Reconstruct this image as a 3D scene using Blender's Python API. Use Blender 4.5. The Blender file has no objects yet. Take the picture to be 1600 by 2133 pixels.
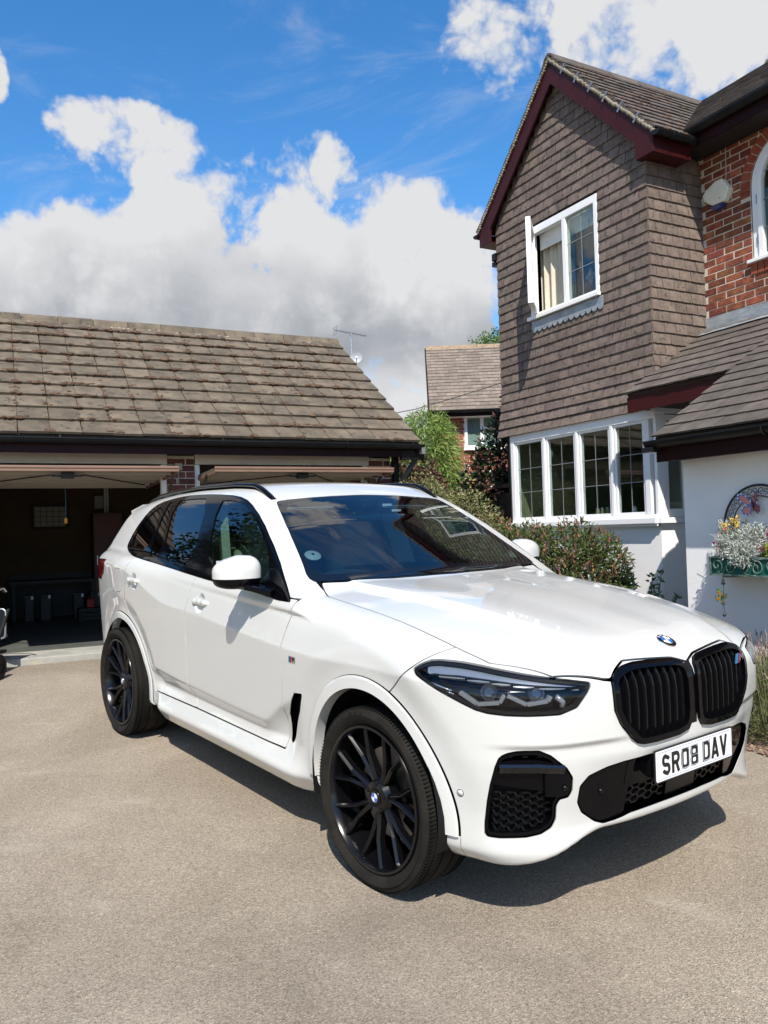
import bpy, bmesh, math, random
import numpy as np
from mathutils import Matrix, Vector

sc = bpy.context.scene
col = sc.collection
PI = math.pi
R = math.radians

# ------------------------------------------------------------------ camera, sky, sun, exposure
cam_d = bpy.data.cameras.new('camera')
cam = bpy.data.objects.new('camera', cam_d)
col.objects.link(cam)
sc.camera = cam
cam_d.sensor_fit = 'HORIZONTAL'
cam_d.sensor_width = 36.0
cam_d.lens = 37.9817
cam_d.clip_start = .05
cam_d.clip_end = 3000
CAM = Vector((2.7575, -2.9027, 1.46))
cam.matrix_world = Matrix(([0.600313, 0.799171, -0.030815, 0], [0.037621, 0.01027, 0.999239, 0],
                           [0.79888, -0.601015, -0.0239, 0], (0, 0, 0, 1))).transposed()
cam.location = CAM
CR = Vector((0.600313, 0.799171, -0.030815)); CU = Vector((0.037621, 0.01027, 0.999239)); CF = Vector((-0.79888, 0.601015, 0.0239))


def seen(p, m=.06):
    """picture position (0..1, 0..1) and depth of a point, None outside the frame"""
    d = Vector(p) - CAM
    z = d.dot(CF)
    if z < .2:
        return None
    x = .5 + 1688.08 / 1600 * d.dot(CR) / z
    y = .5 - 1688.08 / 2133 * d.dot(CU) / z
    if -m < x < 1 + m and -m < y < 1 + m:
        return x, y, z
    return None


SUN_AZ, SUN_EL = R(-37), R(48)
world = bpy.data.worlds.new('World')
sc.world = world
world.use_nodes = True


def build_sky():
    nt = world.node_tree
    nt.nodes.clear()
    N = nt.nodes.new
    L = nt.links.new

    def math_(op, a, b=None, clamp=False):
        n = N('ShaderNodeMath'); n.operation = op; n.use_clamp = clamp
        for i, v in enumerate((a, b)):
            if v is None:
                continue
            if isinstance(v, (int, float)):
                n.inputs[i].default_value = v
            else:
                L(v, n.inputs[i])
        return n.outputs[0]

    def dot(v, c):
        n = N('ShaderNodeVectorMath'); n.operation = 'DOT_PRODUCT'
        L(v, n.inputs[0]); n.inputs[1].default_value = c
        return n.outputs['Value']

    def ramp(v, a, b, c=0., d=1.):
        n = N('ShaderNodeMapRange'); n.interpolation_type = 'SMOOTHSTEP'
        L(v, n.inputs[0])
        for i, k in enumerate((a, b, c, d)):
            n.inputs[i + 1].default_value = k
        return n.outputs[0]
    sky = N('ShaderNodeTexSky'); sky.sky_type = 'NISHITA'; sky.sun_disc = False
    sky.sun_elevation = SUN_EL; sky.sun_rotation = PI / 2 - SUN_AZ
    sky.air_density = 1.0; sky.dust_density = .25; sky.ozone_density = 3.0
    tc = N('ShaderNodeTexCoord')
    D = tc.outputs['Generated']
    az = math_('MULTIPLY', math_('ARCTAN2', dot(D, (.601, .799, 0)), dot(D, (-.799, .601, 0))), 180 / PI)
    el = math_('MULTIPLY', math_('ARCSINE', dot(D, (0, 0, 1))), 180 / PI)

    def noise(scale, detail, rough, off=(0, 0, 0), sz=1.0, dist=0.):
        m = N('ShaderNodeMapping'); L(D, m.inputs[0]); m.inputs['Location'].default_value = off; m.inputs['Scale'].default_value = (1, 1, sz)
        n = N('ShaderNodeTexNoise'); L(m.outputs[0], n.inputs['Vector'])
        n.inputs['Scale'].default_value = scale; n.inputs['Detail'].default_value = detail; n.inputs['Roughness'].default_value = rough
        n.inputs['Distortion'].default_value = dist
        return n.outputs['Fac']
    big = noise(6.5, 12, .58, sz=1.2, dist=.15)
    puff = noise(17, 9, .60, (.3, .1, .7), dist=.1)
    soft = noise(4.2, 3, .5, (2.3, 1.1, .2), sz=1.5)
    # where the cloud banks of that afternoon stand: azimuth, elevation, half-extents (degrees), strength
    blobs = [(-21, 14.6, 10, 6.2, .95), (-11, 16.2, 9.5, 7.4, 1.), (-4.0, 17.0, 8.5, 7.5, 1.05), (3.0, 15.8, 6.4, 7.4, 1.), (-17.0, 25.2, 4.6, 2.3, .24), (-26, 15, 6, 5, .9), (6.0, 14.5, 3.0, 4.2, .75),
             (17.5, 31.6, 11.5, 5.6, .5), (25, 33, 8, 7, .95), (11.0, 30.0, 3.6, 3.0, .2), (26, 29.2, 7, 3.0, .7), (-25.8, 28.0, 1.3, 2.0, .5), (1.0, 9.0, 3.4, 3.0, .55), (-2, 5.5, 40, 3.4, .45),
             (-40, 24, 9, 7, 1.), (48, 22, 13, 8, 1.), (-34, 47, 11, 4, .7)]
    acc = None
    for a0, e0, ra, re, s in blobs:
        x = math_('MULTIPLY', math_('SUBTRACT', az, a0), 1 / ra)
        y = math_('MULTIPLY', math_('SUBTRACT', el, e0), 1 / re)
        q = math_('SUBTRACT', 1.0, math_('ADD', math_('MULTIPLY', x, x), math_('MULTIPLY', y, y)))
        q = math_('ADD', math_('MULTIPLY', math_('MAXIMUM', q, 0.), s), math_('MAXIMUM', math_('MINIMUM', q, 0.), -1.9))
        acc = q if acc is None else math_('MAXIMUM', acc, q)
    # the rest of the sky carries scattered cumulus of the same kind
    wide = ramp(math_('ABSOLUTE', az), 34, 60)
    over = ramp(el, 38, 48)
    rest = math_('MAXIMUM', wide, over)
    scat = math_('MULTIPLY', math_('SUBTRACT', noise(2.6, 3, .5, (7, 3, 2)), .54), 7.0)
    acc = math_('MAXIMUM', acc, math_('SUBTRACT', math_('MULTIPLY', math_('ADD', scat, 1.9), rest), 1.9))
    vm = N('ShaderNodeVectorMath'); vm.operation = 'MULTIPLY_ADD'          # billows: rounded cells, bent by noise
    wn = N('ShaderNodeTexNoise'); wn.inputs['Scale'].default_value = 9; wn.inputs['Detail'].default_value = 4; L(D, wn.inputs['Vector'])
    L(wn.outputs['Color'], vm.inputs[0]); vm.inputs[1].default_value = (.09, .09, .09); L(D, vm.inputs[2])
    vo = N('ShaderNodeTexVoronoi'); vo.inputs['Scale'].default_value = 11; vo.inputs['Detail'].default_value = 3.5; vo.inputs['Roughness'].default_value = .55; vo.inputs['Lacunarity'].default_value = 2.3
    L(vm.outputs[0], vo.inputs['Vector'])
    vo.normalize = True
    cell = math_('SUBTRACT', .34, vo.outputs['Distance'])
    dens = math_('ADD', math_('MULTIPLY', acc, .55), math_('ADD', math_('MULTIPLY', math_('SUBTRACT', big, .5), 1.15), math_('MULTIPLY', math_('SUBTRACT', puff, .5), .75)))
    dens = math_('ADD', dens, math_('MULTIPLY', cell, 1.7))
    cover = ramp(dens, -.05, .24)
    # thin streaks of high cloud
    wisp = noise(3.2, 10, .66, (1.7, 2.2, .4), sz=3.2, dist=1.2)
    cover2 = math_('MULTIPLY', ramp(wisp, .50, .80), .36)
    cover = math_('MAXIMUM', cover, cover2)
    # white tops, grey undersides: broad billows plus height in the bank
    base = ramp(el, 8.5, 21.0)
    lit = math_('ADD', math_('MULTIPLY', base, .72), math_('MULTIPLY', math_('SUBTRACT', soft, .5), 1.15))
    lit = math_('ADD', lit, math_('MULTIPLY', math_('SUBTRACT', puff, .5), .55))
    lit = math_('ADD', lit, math_('MULTIPLY', cell, 1.5))
    thin = ramp(dens, .62, .10)
    lit = math_('ADD', lit, math_('MULTIPLY', thin, .22))
    lit = math_('ADD', lit, ramp(el, 13.5, 8.0, 0., .55))
    lit = math_('ADD', lit, .10)
    cr = N('ShaderNodeValToRGB')
    L(lit, cr.inputs[0])
    e = cr.color_ramp.elements
    e[0].position = .0; e[0].color = (.42, .46, .54, 1)
    e[1].position = .95; e[1].color = (1.25, 1.26, 1.28, 1)
    m = e.new(.45); m.color = (.70, .735, .80, 1)
    bg1 = N('ShaderNodeBackground'); bg1.inputs['Strength'].default_value = SKY
    hs = N('ShaderNodeHueSaturation'); hs.inputs['Saturation'].default_value = 1.30
    L(sky.outputs[0], hs.inputs['Color']); L(hs.outputs[0], bg1.inputs['Color'])
    bg2 = N('ShaderNodeBackground'); bg2.inputs['Strength'].default_value = CLOUD
    L(cr.outputs[0], bg2.inputs['Color'])
    mx = N('ShaderNodeMixShader'); L(cover, mx.inputs[0]); L(bg1.outputs[0], mx.inputs[1]); L(bg2.outputs[0], mx.inputs[2])
    out = N('ShaderNodeOutputWorld'); L(mx.outputs[0], out.inputs[0])


SKY, CLOUD = .158, .46
build_sky()
sun_d = bpy.data.lights.new('sun', 'SUN')
sun_d.energy = 5.0
sun_d.angle = R(.5)
sun_d.color = (1, .945, .86)
sun = bpy.data.objects.new('sun', sun_d)
col.objects.link(sun)
sun.rotation_euler = Vector((math.cos(SUN_AZ) * math.cos(SUN_EL), math.sin(SUN_AZ) * math.cos(SUN_EL), math.sin(SUN_EL))).to_track_quat('Z', 'Y').to_euler()
sc.view_settings.view_transform = 'Standard'
sc.view_settings.look = 'None'
sc.view_settings.exposure = 0.42
sc.view_settings.gamma = 1.0
sc.view_settings.use_curve_mapping = False
sc.render.engine = 'CYCLES'
sc.cycles.use_denoising = True
sc.cycles.max_bounces = 10
sc.cycles.transparent_max_bounces = 24
sc.cycles.caustics_reflective = False
sc.cycles.caustics_refractive = False

# ------------------------------------------------------------------ helpers
rnd = random.Random(7)


class MB:
    """collects faces and links them as one mesh object"""

    def __init__(s):
        s.v = []; s.f = []; s.mi = []; s.cur = 0

    def add(s, vs, fs):
        b = len(s.v)
        s.v += [tuple(v) for v in vs]
        s.f += [tuple(b + i for i in f) for f in fs]
        s.mi += [s.cur] * len(fs)
        return s

    def box(s, x0, x1, y0, y1, z0, z1):
        return s.add([(x0, y0, z0), (x1, y0, z0), (x1, y1, z0), (x0, y1, z0), (x0, y0, z1), (x1, y0, z1), (x1, y1, z1), (x0, y1, z1)],
                     [(0, 3, 2, 1), (4, 5, 6, 7), (0, 1, 5, 4), (1, 2, 6, 5), (2, 3, 7, 6), (3, 0, 4, 7)])

    def mbox(s, M, x0, x1, y0, y1, z0, z1):
        n = len(s.v); s.box(x0, x1, y0, y1, z0, z1)
        for i in range(n, len(s.v)):
            s.v[i] = tuple(M @ Vector(s.v[i]))
        return s

    def bar(s, a, b, w, h=None, up=(0, 0, 1)):
        """a beam of section w x h from a to b"""
        a = Vector(a); b = Vector(b); h = h or w
        d = (b - a).normalized(); up = Vector(up)
        if abs(d.dot(up)) > .98:
            up = Vector((1, 0, 0))
        r = d.cross(up).normalized() * w / 2; u = r.cross(d).normalized() * h / 2
        return s.add([a - r - u, a + r - u, a + r + u, a - r + u, b - r - u, b + r - u, b + r + u, b - r + u],
                     [(0, 3, 2, 1), (4, 5, 6, 7), (0, 1, 5, 4), (1, 2, 6, 5), (2, 3, 7, 6), (3, 0, 4, 7)][0:6])

    def tube(s, pts, rad, n=8, caps=True, closed=False):
        pts = [Vector(p) for p in pts]
        m = len(pts)
        rads = rad if isinstance(rad, (list, tuple)) else [rad] * m
        b = len(s.v); prev = None
        for i, p in enumerate(pts):
            if closed:
                d = (pts[(i + 1) % m] - pts[i - 1])
            else:
                d = pts[min(i + 1, m - 1)] - pts[max(i - 1, 0)]
            d = d.normalized() if d.length > 1e-9 else Vector((0, 0, 1))
            if prev is None:
                u = d.orthogonal().normalized()
            else:
                u = prev - d * prev.dot(d)
                u = u.normalized() if u.length > 1e-6 else d.orthogonal().normalized()
            prev = u; w = d.cross(u)
            for k in range(n):
                a = 2 * PI * k / n
                s.v.append(tuple(p + (u * math.cos(a) + w * math.sin(a)) * rads[i]))
        for i in range(m if closed else m - 1):
            j = (i + 1) % m
            for k in range(n):
                k2 = (k + 1) % n
                s.f.append((b + i * n + k, b + i * n + k2, b + j * n + k2, b + j * n + k)); s.mi.append(s.cur)
        if caps and not closed:
            s.f.append(tuple(b + k for k in range(n))[::-1]); s.f.append(tuple(b + (m - 1) * n + k for k in range(n))); s.mi += [s.cur] * 2
        return s

    def prism(s, poly, M, d0, d1):
        """closed polygon (x,y) in the frame M, extruded along its z from d0 to d1"""
        n = len(poly)
        vs = [M @ Vector((x, y, d0)) for x, y in poly] + [M @ Vector((x, y, d1)) for x, y in poly]
        fs = [tuple(range(n))[::-1], tuple(range(n, 2 * n))] + [(i, (i + 1) % n, n + (i + 1) % n, n + i) for i in range(n)]
        return s.add(vs, fs)

    def lathe(s, prof, M, n=32, a0=0., a1=2 * PI):
        """profile (r, h) turned about the z of M"""
        full = abs(a1 - a0 - 2 * PI) < 1e-6
        cnt = n if full else n + 1
        vs = []
        for i in range(cnt):
            a = a0 + (a1 - a0) * i / n
            for r, h in prof:
                vs.append(M @ Vector((r * math.cos(a), r * math.sin(a), h)))
        m = len(prof); fs = []
        for i in range(n):
            j = (i + 1) % cnt
            for k in range(m - 1):
                fs.append((i * m + k, j * m + k, j * m + k + 1, i * m + k + 1))
        return s.add(vs, fs)

    def ball(s, c, r, M=None, nu=14, nv=9):
        c = Vector(c); r = (r, r, r) if isinstance(r, (int, float)) else r
        vs = []; fs = []
        for j in range(nv + 1):
            t = PI * j / nv
            for i in range(nu):
                a = 2 * PI * i / nu
                p = Vector((r[0] * math.sin(t) * math.cos(a), r[1] * math.sin(t) * math.sin(a), r[2] * math.cos(t)))
                vs.append(c + (M @ p if M else p))
        for j in range(nv):
            for i in range(nu):
                i2 = (i + 1) % nu
                fs.append((j * nu + i, (j + 1) * nu + i, (j + 1) * nu + i2, j * nu + i2))
        return s.add(vs, fs)

    def build(s, name, mats, parent=None, smooth=False, angle=None, label=None, kind=None, M=None, bevel=None):
        me = bpy.data.meshes.new(name)
        me.from_pydata(s.v, [], s.f)
        mats = mats if isinstance(mats, (list, tuple)) else [mats]
        for m in mats:
            me.materials.append(m)
        if len(mats) > 1:
            me.polygons.foreach_set('material_index', s.mi)
        bm = bmesh.new(); bm.from_mesh(me)
        bmesh.ops.remove_doubles(bm, verts=bm.verts, dist=1e-6)
        bmesh.ops.recalc_face_normals(bm, faces=bm.faces)
        if bevel:
            ed = [e for e in bm.edges if len(e.link_faces) == 2 and e.calc_face_angle(0) > .6]
            bmesh.ops.bevel(bm, geom=ed, offset=bevel, segments=2, affect='EDGES', profile=.6)
        bm.to_mesh(me); bm.free()
        if smooth:
            me.shade_smooth()
            if angle:
                me.set_sharp_from_angle(angle=angle)
        return link(name, me, parent, label, kind, M)


def link(name, me, parent=None, label=None, kind=None, M=None):
    o = bpy.data.objects.new(name, me)
    col.objects.link(o)
    if parent is not None:
        o.parent = parent
    if M is not None:
        o.matrix_local = M
    if label:
        o['label'] = label
    if kind:
        o['kind'] = kind
    return o


def thing(name, label, cat, M=None, group=None):
    o = bpy.data.objects.new(name, None)
    o.empty_display_size = .2
    col.objects.link(o)
    if M is not None:
        o.matrix_world = M
    return tag(o, label, cat, group)


def tag(o, label, cat, group=None):
    o['label'] = label; o['category'] = cat
    if group:
        o['group'] = group
    return o


def structure(o):
    o['kind'] = 'structure'
    return o


def T(x=0, y=0, z=0):
    return Matrix.Translation((x, y, z))


def RZ(a):
    return Matrix.Rotation(a, 4, 'Z')


def frame(o, x, y, z):
    M = Matrix((x, y, z)).transposed().to_4x4()
    M.translation = o
    return M


# ------------------------------------------------------------------ materials
MATS = {}


def mat(name, c1, c2=None, rough=.6, scale=8., detail=5., bump=0., bscale=None, metal=0., coat=0., spec=.5, rand=0., hue=0., stretch=(1, 1, 1), spots=None, coords='Object', mix=(.35, .65), c3=None, trans=0., bdist=.01):
    """surface whose colour varies between c1 and c2 by noise, from piece to piece by rand; spots=(colour, scale, amount)"""
    m = bpy.data.materials.new(name); m.use_nodes = True
    nt = m.node_tree; N = nt.nodes.new; L = nt.links.new
    b = nt.nodes['Principled BSDF']
    b.inputs['Roughness'].default_value = rough
    b.inputs['Metallic'].default_value = metal
    b.inputs['Coat Weight'].default_value = coat
    b.inputs['Coat Roughness'].default_value = .02; b.inputs['Coat IOR'].default_value = 1.62
    b.inputs['Specular IOR Level'].default_value = spec
    c1 = (*c1, 1)
    tc = N('ShaderNodeTexCoord'); mp = N('ShaderNodeMapping'); L(tc.outputs[coords], mp.inputs[0]); mp.inputs['Scale'].default_value = stretch
    vec = mp.outputs[0]
    oi = N('ShaderNodeObjectInfo')
    if rand or hue:
        # shift the pattern from one piece to the next
        geo = N('ShaderNodeNewGeometry')
        ad = N('ShaderNodeMath'); ad.operation = 'ADD'; L(oi.outputs['Random'], ad.inputs[0]); L(geo.outputs['Random Per Island'], ad.inputs[1])
        fr = N('ShaderNodeMath'); fr.operation = 'FRACT'; L(ad.outputs[0], fr.inputs[0])
        rv = fr.outputs[0]
        sh = N('ShaderNodeVectorMath'); sh.operation = 'MULTIPLY_ADD'
        cb = N('ShaderNodeCombineXYZ')
        for i in range(3):
            L(rv, cb.inputs[i])
        L(cb.outputs[0], sh.inputs[0]); sh.inputs[1].default_value = (13, 7, 29); L(vec, sh.inputs[2])
        vec = sh.outputs[0]
    colr = None
    if c2 is not None:
        n = N('ShaderNodeTexNoise'); L(vec, n.inputs['Vector']); n.inputs['Scale'].default_value = scale; n.inputs['Detail'].default_value = detail; n.inputs['Roughness'].default_value = .6
        r = N('ShaderNodeValToRGB'); L(n.outputs['Fac'], r.inputs[0])
        r.color_ramp.elements[0].position = mix[0]; r.color_ramp.elements[1].position = mix[1]
        r.color_ramp.elements[0].color = c1; r.color_ramp.elements[1].color = (*c2, 1)
        if c3 is not None:
            e = r.color_ramp.elements.new((mix[0] + mix[1]) / 2); e.color = (*c3, 1)
        colr = r.outputs[0]
    if spots is not None:
        for sp_c, sp_s, sp_a in (spots if isinstance(spots, list) else [spots]):
            n2 = N('ShaderNodeTexNoise'); L(vec, n2.inputs['Vector']); n2.inputs['Scale'].default_value = sp_s; n2.inputs['Detail'].default_value = 6; n2.inputs['Roughness'].default_value = .65
            r2 = N('ShaderNodeMapRange'); L(n2.outputs['Fac'], r2.inputs[0]); r2.inputs[1].default_value = 1 - sp_a; r2.inputs[2].default_value = 1 - sp_a + .06
            mx = N('ShaderNodeMix'); mx.data_type = 'RGBA'
            L(r2.outputs[0], mx.inputs[0])
            if colr is None:
                mx.inputs[6].default_value = c1
            else:
                L(colr, mx.inputs[6])
            mx.inputs[7].default_value = (*sp_c, 1)
            colr = mx.outputs[2]
    if rand or hue:
        hs = N('ShaderNodeHueSaturation')
        if colr is None:
            hs.inputs['Color'].default_value = c1
        else:
            L(colr, hs.inputs['Color'])
        mr = N('ShaderNodeMapRange'); L(rv, mr.inputs[0]); mr.inputs[3].default_value = 1 - rand; mr.inputs[4].default_value = 1 + rand
        L(mr.outputs[0], hs.inputs['Value'])
        if hue:
            m2 = N('ShaderNodeMath'); m2.operation = 'MULTIPLY'; L(rv, m2.inputs[0]); m2.inputs[1].default_value = 7.31
            m3 = N('ShaderNodeMath'); m3.operation = 'FRACT'; L(m2.outputs[0], m3.inputs[0])
            m4 = N('ShaderNodeMapRange'); L(m3.outputs[0], m4.inputs[0]); m4.inputs[3].default_value = .5 - hue; m4.inputs[4].default_value = .5 + hue
            L(m4.outputs[0], hs.inputs['Hue'])
        colr = hs.outputs[0]
    if colr is None:
        b.inputs['Base Color'].default_value = c1
    else:
        L(colr, b.inputs['Base Color'])
    if bump:
        nb = N('ShaderNodeTexNoise'); L(vec, nb.inputs['Vector']); nb.inputs['Scale'].default_value = bscale or scale * 4; nb.inputs['Detail'].default_value = 6; nb.inputs['Roughness'].default_value = .65
        bp = N('ShaderNodeBump'); bp.inputs['Strength'].default_value = bump; bp.inputs['Distance'].default_value = bdist
        L(nb.outputs['Fac'], bp.inputs['Height']); L(bp.outputs[0], b.inputs['Normal'])
    if trans:
        # thin leaves let some light through
        tr = N('ShaderNodeBsdfTranslucent')
        if colr is None:
            tr.inputs[0].default_value = c1
        else:
            L(colr, tr.inputs[0])
        ms = N('ShaderNodeMixShader'); ms.inputs[0].default_value = trans
        L(b.outputs[0], ms.inputs[1]); L(tr.outputs[0], ms.inputs[2])
        L(ms.outputs[0], nt.nodes['Material Output'].inputs[0])
    MATS[name] = m
    return m


def glass(name, tint, ior=1.5, rough=0.0, tintmix=None):
    """thin pane: tinted see-through plus Fresnel reflection"""
    m = bpy.data.materials.new(name); m.use_nodes = True
    nt = m.node_tree; nt.nodes.clear(); N = nt.nodes.new; L = nt.links.new
    t = N('ShaderNodeBsdfTransparent'); t.inputs[0].default_value = (*tint, 1)
    g = N('ShaderNodeBsdfGlossy'); g.inputs['Roughness'].default_value = rough; g.inputs[0].default_value = (1, 1, 1, 1)
    geo = N('ShaderNodeNewGeometry')
    dt = N('ShaderNodeVectorMath'); dt.operation = 'DOT_PRODUCT'; L(geo.outputs['Normal'], dt.inputs[0]); L(geo.outputs['Incoming'], dt.inputs[1])
    ab = N('ShaderNodeMath'); ab.operation = 'ABSOLUTE'; L(dt.outputs['Value'], ab.inputs[0])
    om = N('ShaderNodeMath'); om.operation = 'SUBTRACT'; om.inputs[0].default_value = 1; L(ab.outputs[0], om.inputs[1])
    pw = N('ShaderNodeMath'); pw.operation = 'POWER'; L(om.outputs[0], pw.inputs[0]); pw.inputs[1].default_value = 5
    f0 = ((ior - 1) / (ior + 1)) ** 2 * 1.9      # both faces of the pane
    mr = N('ShaderNodeMapRange'); L(pw.outputs[0], mr.inputs[0]); mr.inputs[3].default_value = f0; mr.inputs[4].default_value = 1.
    x = N('ShaderNodeMixShader'); L(mr.outputs[0], x.inputs[0]); L(t.outputs[0], x.inputs[1]); L(g.outputs[0], x.inputs[2])
    o = N('ShaderNodeOutputMaterial'); L(x.outputs[0], o.inputs[0])
    MATS[name] = m
    return m


def emissive_free(name, c, rough=.5, **k):
    return mat(name, c, rough=rough, **k)


WHITE_UPVC = mat('white_upvc', (.85, .85, .845), (.80, .80, .795), rough=.35, scale=3)
BLACK_PLASTIC = mat('black_plastic', (.012, .012, .013), rough=.45)
GLOSS_BLACK = mat('gloss_black', (.006, .006, .007), rough=.12, coat=.6)
BLACK_GUTTER = mat('black_gutter', (.006, .006, .007), (.012, .012, .013), rough=.35, scale=4, spec=.25)
MAROON = mat('maroon_paint', (.036, .0046, .0042), (.046, .007, .006), rough=.45, spec=.25, scale=3, bump=.04, bscale=30)
DARK_MAROON = mat('dark_maroon_paint', (.022, .005, .005), (.015, .004, .004), rough=.5, scale=3, spec=.15)
RENDER_WHITE = mat('white_render', (.86, .855, .84), (.79, .785, .77), rough=.85, scale=1.6, bump=.18, bscale=55, spots=((.66, .65, .62), 2.2, .30))
LEAD = mat('lead_flashing', (.26, .30, .33), (.40, .43, .45), rough=.5, scale=7, metal=.35, bump=.3, bscale=9, stretch=(1, 1, 3), bdist=.02)
MORTAR = mat('mortar', (.66, .59, .48), (.52, .46, .38), rough=.95, scale=30, bump=.3, bscale=120)
BRICK_RED = mat('red_brick', (.31, .100, .040), (.150, .048, .025), rough=.9, scale=9, rand=.34, hue=.014, bump=.55, bscale=38, c3=(.185, .057, .028), spots=((.10, .04, .035), 14, .38), bdist=.012)
BRICK_ARCH = mat('orange_arch_brick', (.30, .070, .030), (.22, .050, .025), rough=.85, scale=10, rand=.14, hue=.006, bump=.25, bscale=60)
BRICK_GARAGE = mat('garage_brick', (.17, .055, .040), (.10, .035, .028), rough=.9, scale=10, rand=.28, hue=.012, bump=.4, bscale=60)
HANG_TILE = mat('clay_hanging_tile', (.172, .132, .106), (.114, .088, .072), rough=.85, scale=12, rand=.17, hue=.010, bump=.35, bscale=90, c3=(.148, .112, .091),
                spots=[((.060, .050, .044), 16, .42), ((.35, .33, .24), 42, .285), ((.36, .22, .05), 26, .235)], bdist=.006)
ROOF_TILE = mat('concrete_roof_tile', (.118, .096, .080), (.074, .060, .051), rough=.92, scale=7, rand=.16, bump=.5, bscale=70,
                spots=[((.070, .062, .048), 10, .42), ((.30, .30, .25), 36, .29)], bdist=.008)
GARAGE_TILE = mat('weathered_concrete_tile', (.150, .121, .086), (.085, .068, .049), rough=.95, scale=5, rand=.17, bump=.55, bscale=80, c3=(.118, .095, .068),
                  spots=[((.062, .054, .042), 7, .43), ((.26, .25, .20), 34, .285), ((.055, .030, .020), 12, .31)], bdist=.008)
MOSS = mat('dry_moss', (.060, .030, .020), (.115, .070, .040), rough=1., scale=20, rand=.35, bump=.8, bscale=90)
GLASS_HOUSE = glass('window_glass', (.80, .86, .84))
LEADING = mat('window_leading', (.30, .31, .32), rough=.5, metal=.4)
WOOD_DOOR = mat('pink_brown_door', (.215, .125, .086), (.17, .098, .066), rough=.55, scale=3, stretch=(1, 8, 1))
DARK_WOOD = mat('dark_timber', (.035, .020, .014), (.055, .032, .022), rough=.8, scale=5, stretch=(1, 1, 8), bump=.3, bscale=30)
STEEL = mat('galvanised_steel', (.45, .46, .47), (.35, .36, .37), rough=.4, metal=.8, scale=15)
SILVER = mat('satin_silver', (.55, .56, .57), rough=.3, metal=.9)


# ------------------------------------------------------------------ small builders used by several things
def smooth_path(pts, n=6, closed=False):
    """Catmull-Rom through the points"""
    P = [Vector(p) for p in pts]; m = len(P); out = []
    for i in range(m if closed else m - 1):
        p0 = P[(i - 1) % m] if closed or i > 0 else P[0]
        p1 = P[i]; p2 = P[(i + 1) % m]
        p3 = P[(i + 2) % m] if closed or i + 2 < m else P[-1]
        for k in range(n):
            t = k / n
            out.append(.5 * ((2 * p1) + (p2 - p0) * t + (2 * p0 - 5 * p1 + 4 * p2 - p3) * t * t + (3 * p1 - p0 - 3 * p2 + p3) * t ** 3))
    if not closed:
        out.append(P[-1])
    return out


def pieces(parent, name, meshes, spots, mats_=None, limit=300, stuff_name=None, stuff_mat=None):
    """spots: list of (matrix in the parent's space, mesh index). The ones that show largest become objects, the rest one joined part."""
    W = parent.matrix_world if parent.parent is None else parent.parent.matrix_world @ parent.matrix_local
    sc_ = []
    for M, k in spots:
        p = (W @ M).translation
        s = seen(p, .04)
        sc_.append((0 if s is None else 1 / s[2], M, k))
    sc_.sort(key=lambda q: -q[0])
    for v, M, k in sc_[:limit]:
        link(name, meshes[k], parent, M=M)
    if len(sc_) > limit:
        mb = MB()
        for v, M, k in sc_[limit:]:
            me = meshes[k]
            mb.add([M @ q.co for q in me.vertices], [tuple(f.vertices) for f in me.polygons])
        me = bpy.data.meshes.new(stuff_name); me.from_pydata(mb.v, [], mb.f)
        me.materials.append(stuff_mat or meshes[0].materials[0])
        link(stuff_name, me, parent, kind='stuff')


def raw_mesh(name, mb, m, smooth=False):
    me = bpy.data.meshes.new(name)
    me.from_pydata(mb.v, [], mb.f); me.materials.append(m)
    bm = bmesh.new(); bm.from_mesh(me); bmesh.ops.recalc_face_normals(bm, faces=bm.faces); bm.to_mesh(me); bm.free()
    if smooth:
        me.shade_smooth(); me.set_sharp_from_angle(angle=.6)
    return me


def brick_mesh(name, w, h, d, m, r):
    """brick with slightly uneven arrises, front at y=0 going back to y=d, centred on x and z"""
    mb = MB(); j = lambda a: a * (1 + r.uniform(-.02, .02))
    x, z = w / 2, h / 2
    e = .004
    vs = []
    for (yy, ins) in ((e, 0), (0, e)):
        for sx, sz in ((-1, -1), (1, -1), (1, 1), (-1, 1)):
            vs.append((j(sx * (x - ins)), yy, j(sz * (z - ins))))
    for sx, sz in ((-1, -1), (1, -1), (1, 1), (-1, 1)):
        vs.append((sx * x, d, sz * z))
    fs = [(4, 5, 6, 7)] + [(i, (i + 1) % 4, 4 + (i + 1) % 4, 4 + i) for i in range(4)] + [(8 + i, 8 + (i + 1) % 4, (i + 1) % 4, i) for i in range(4)]
    mb.add(vs, fs)
    return raw_mesh(name, mb, m)


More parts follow.
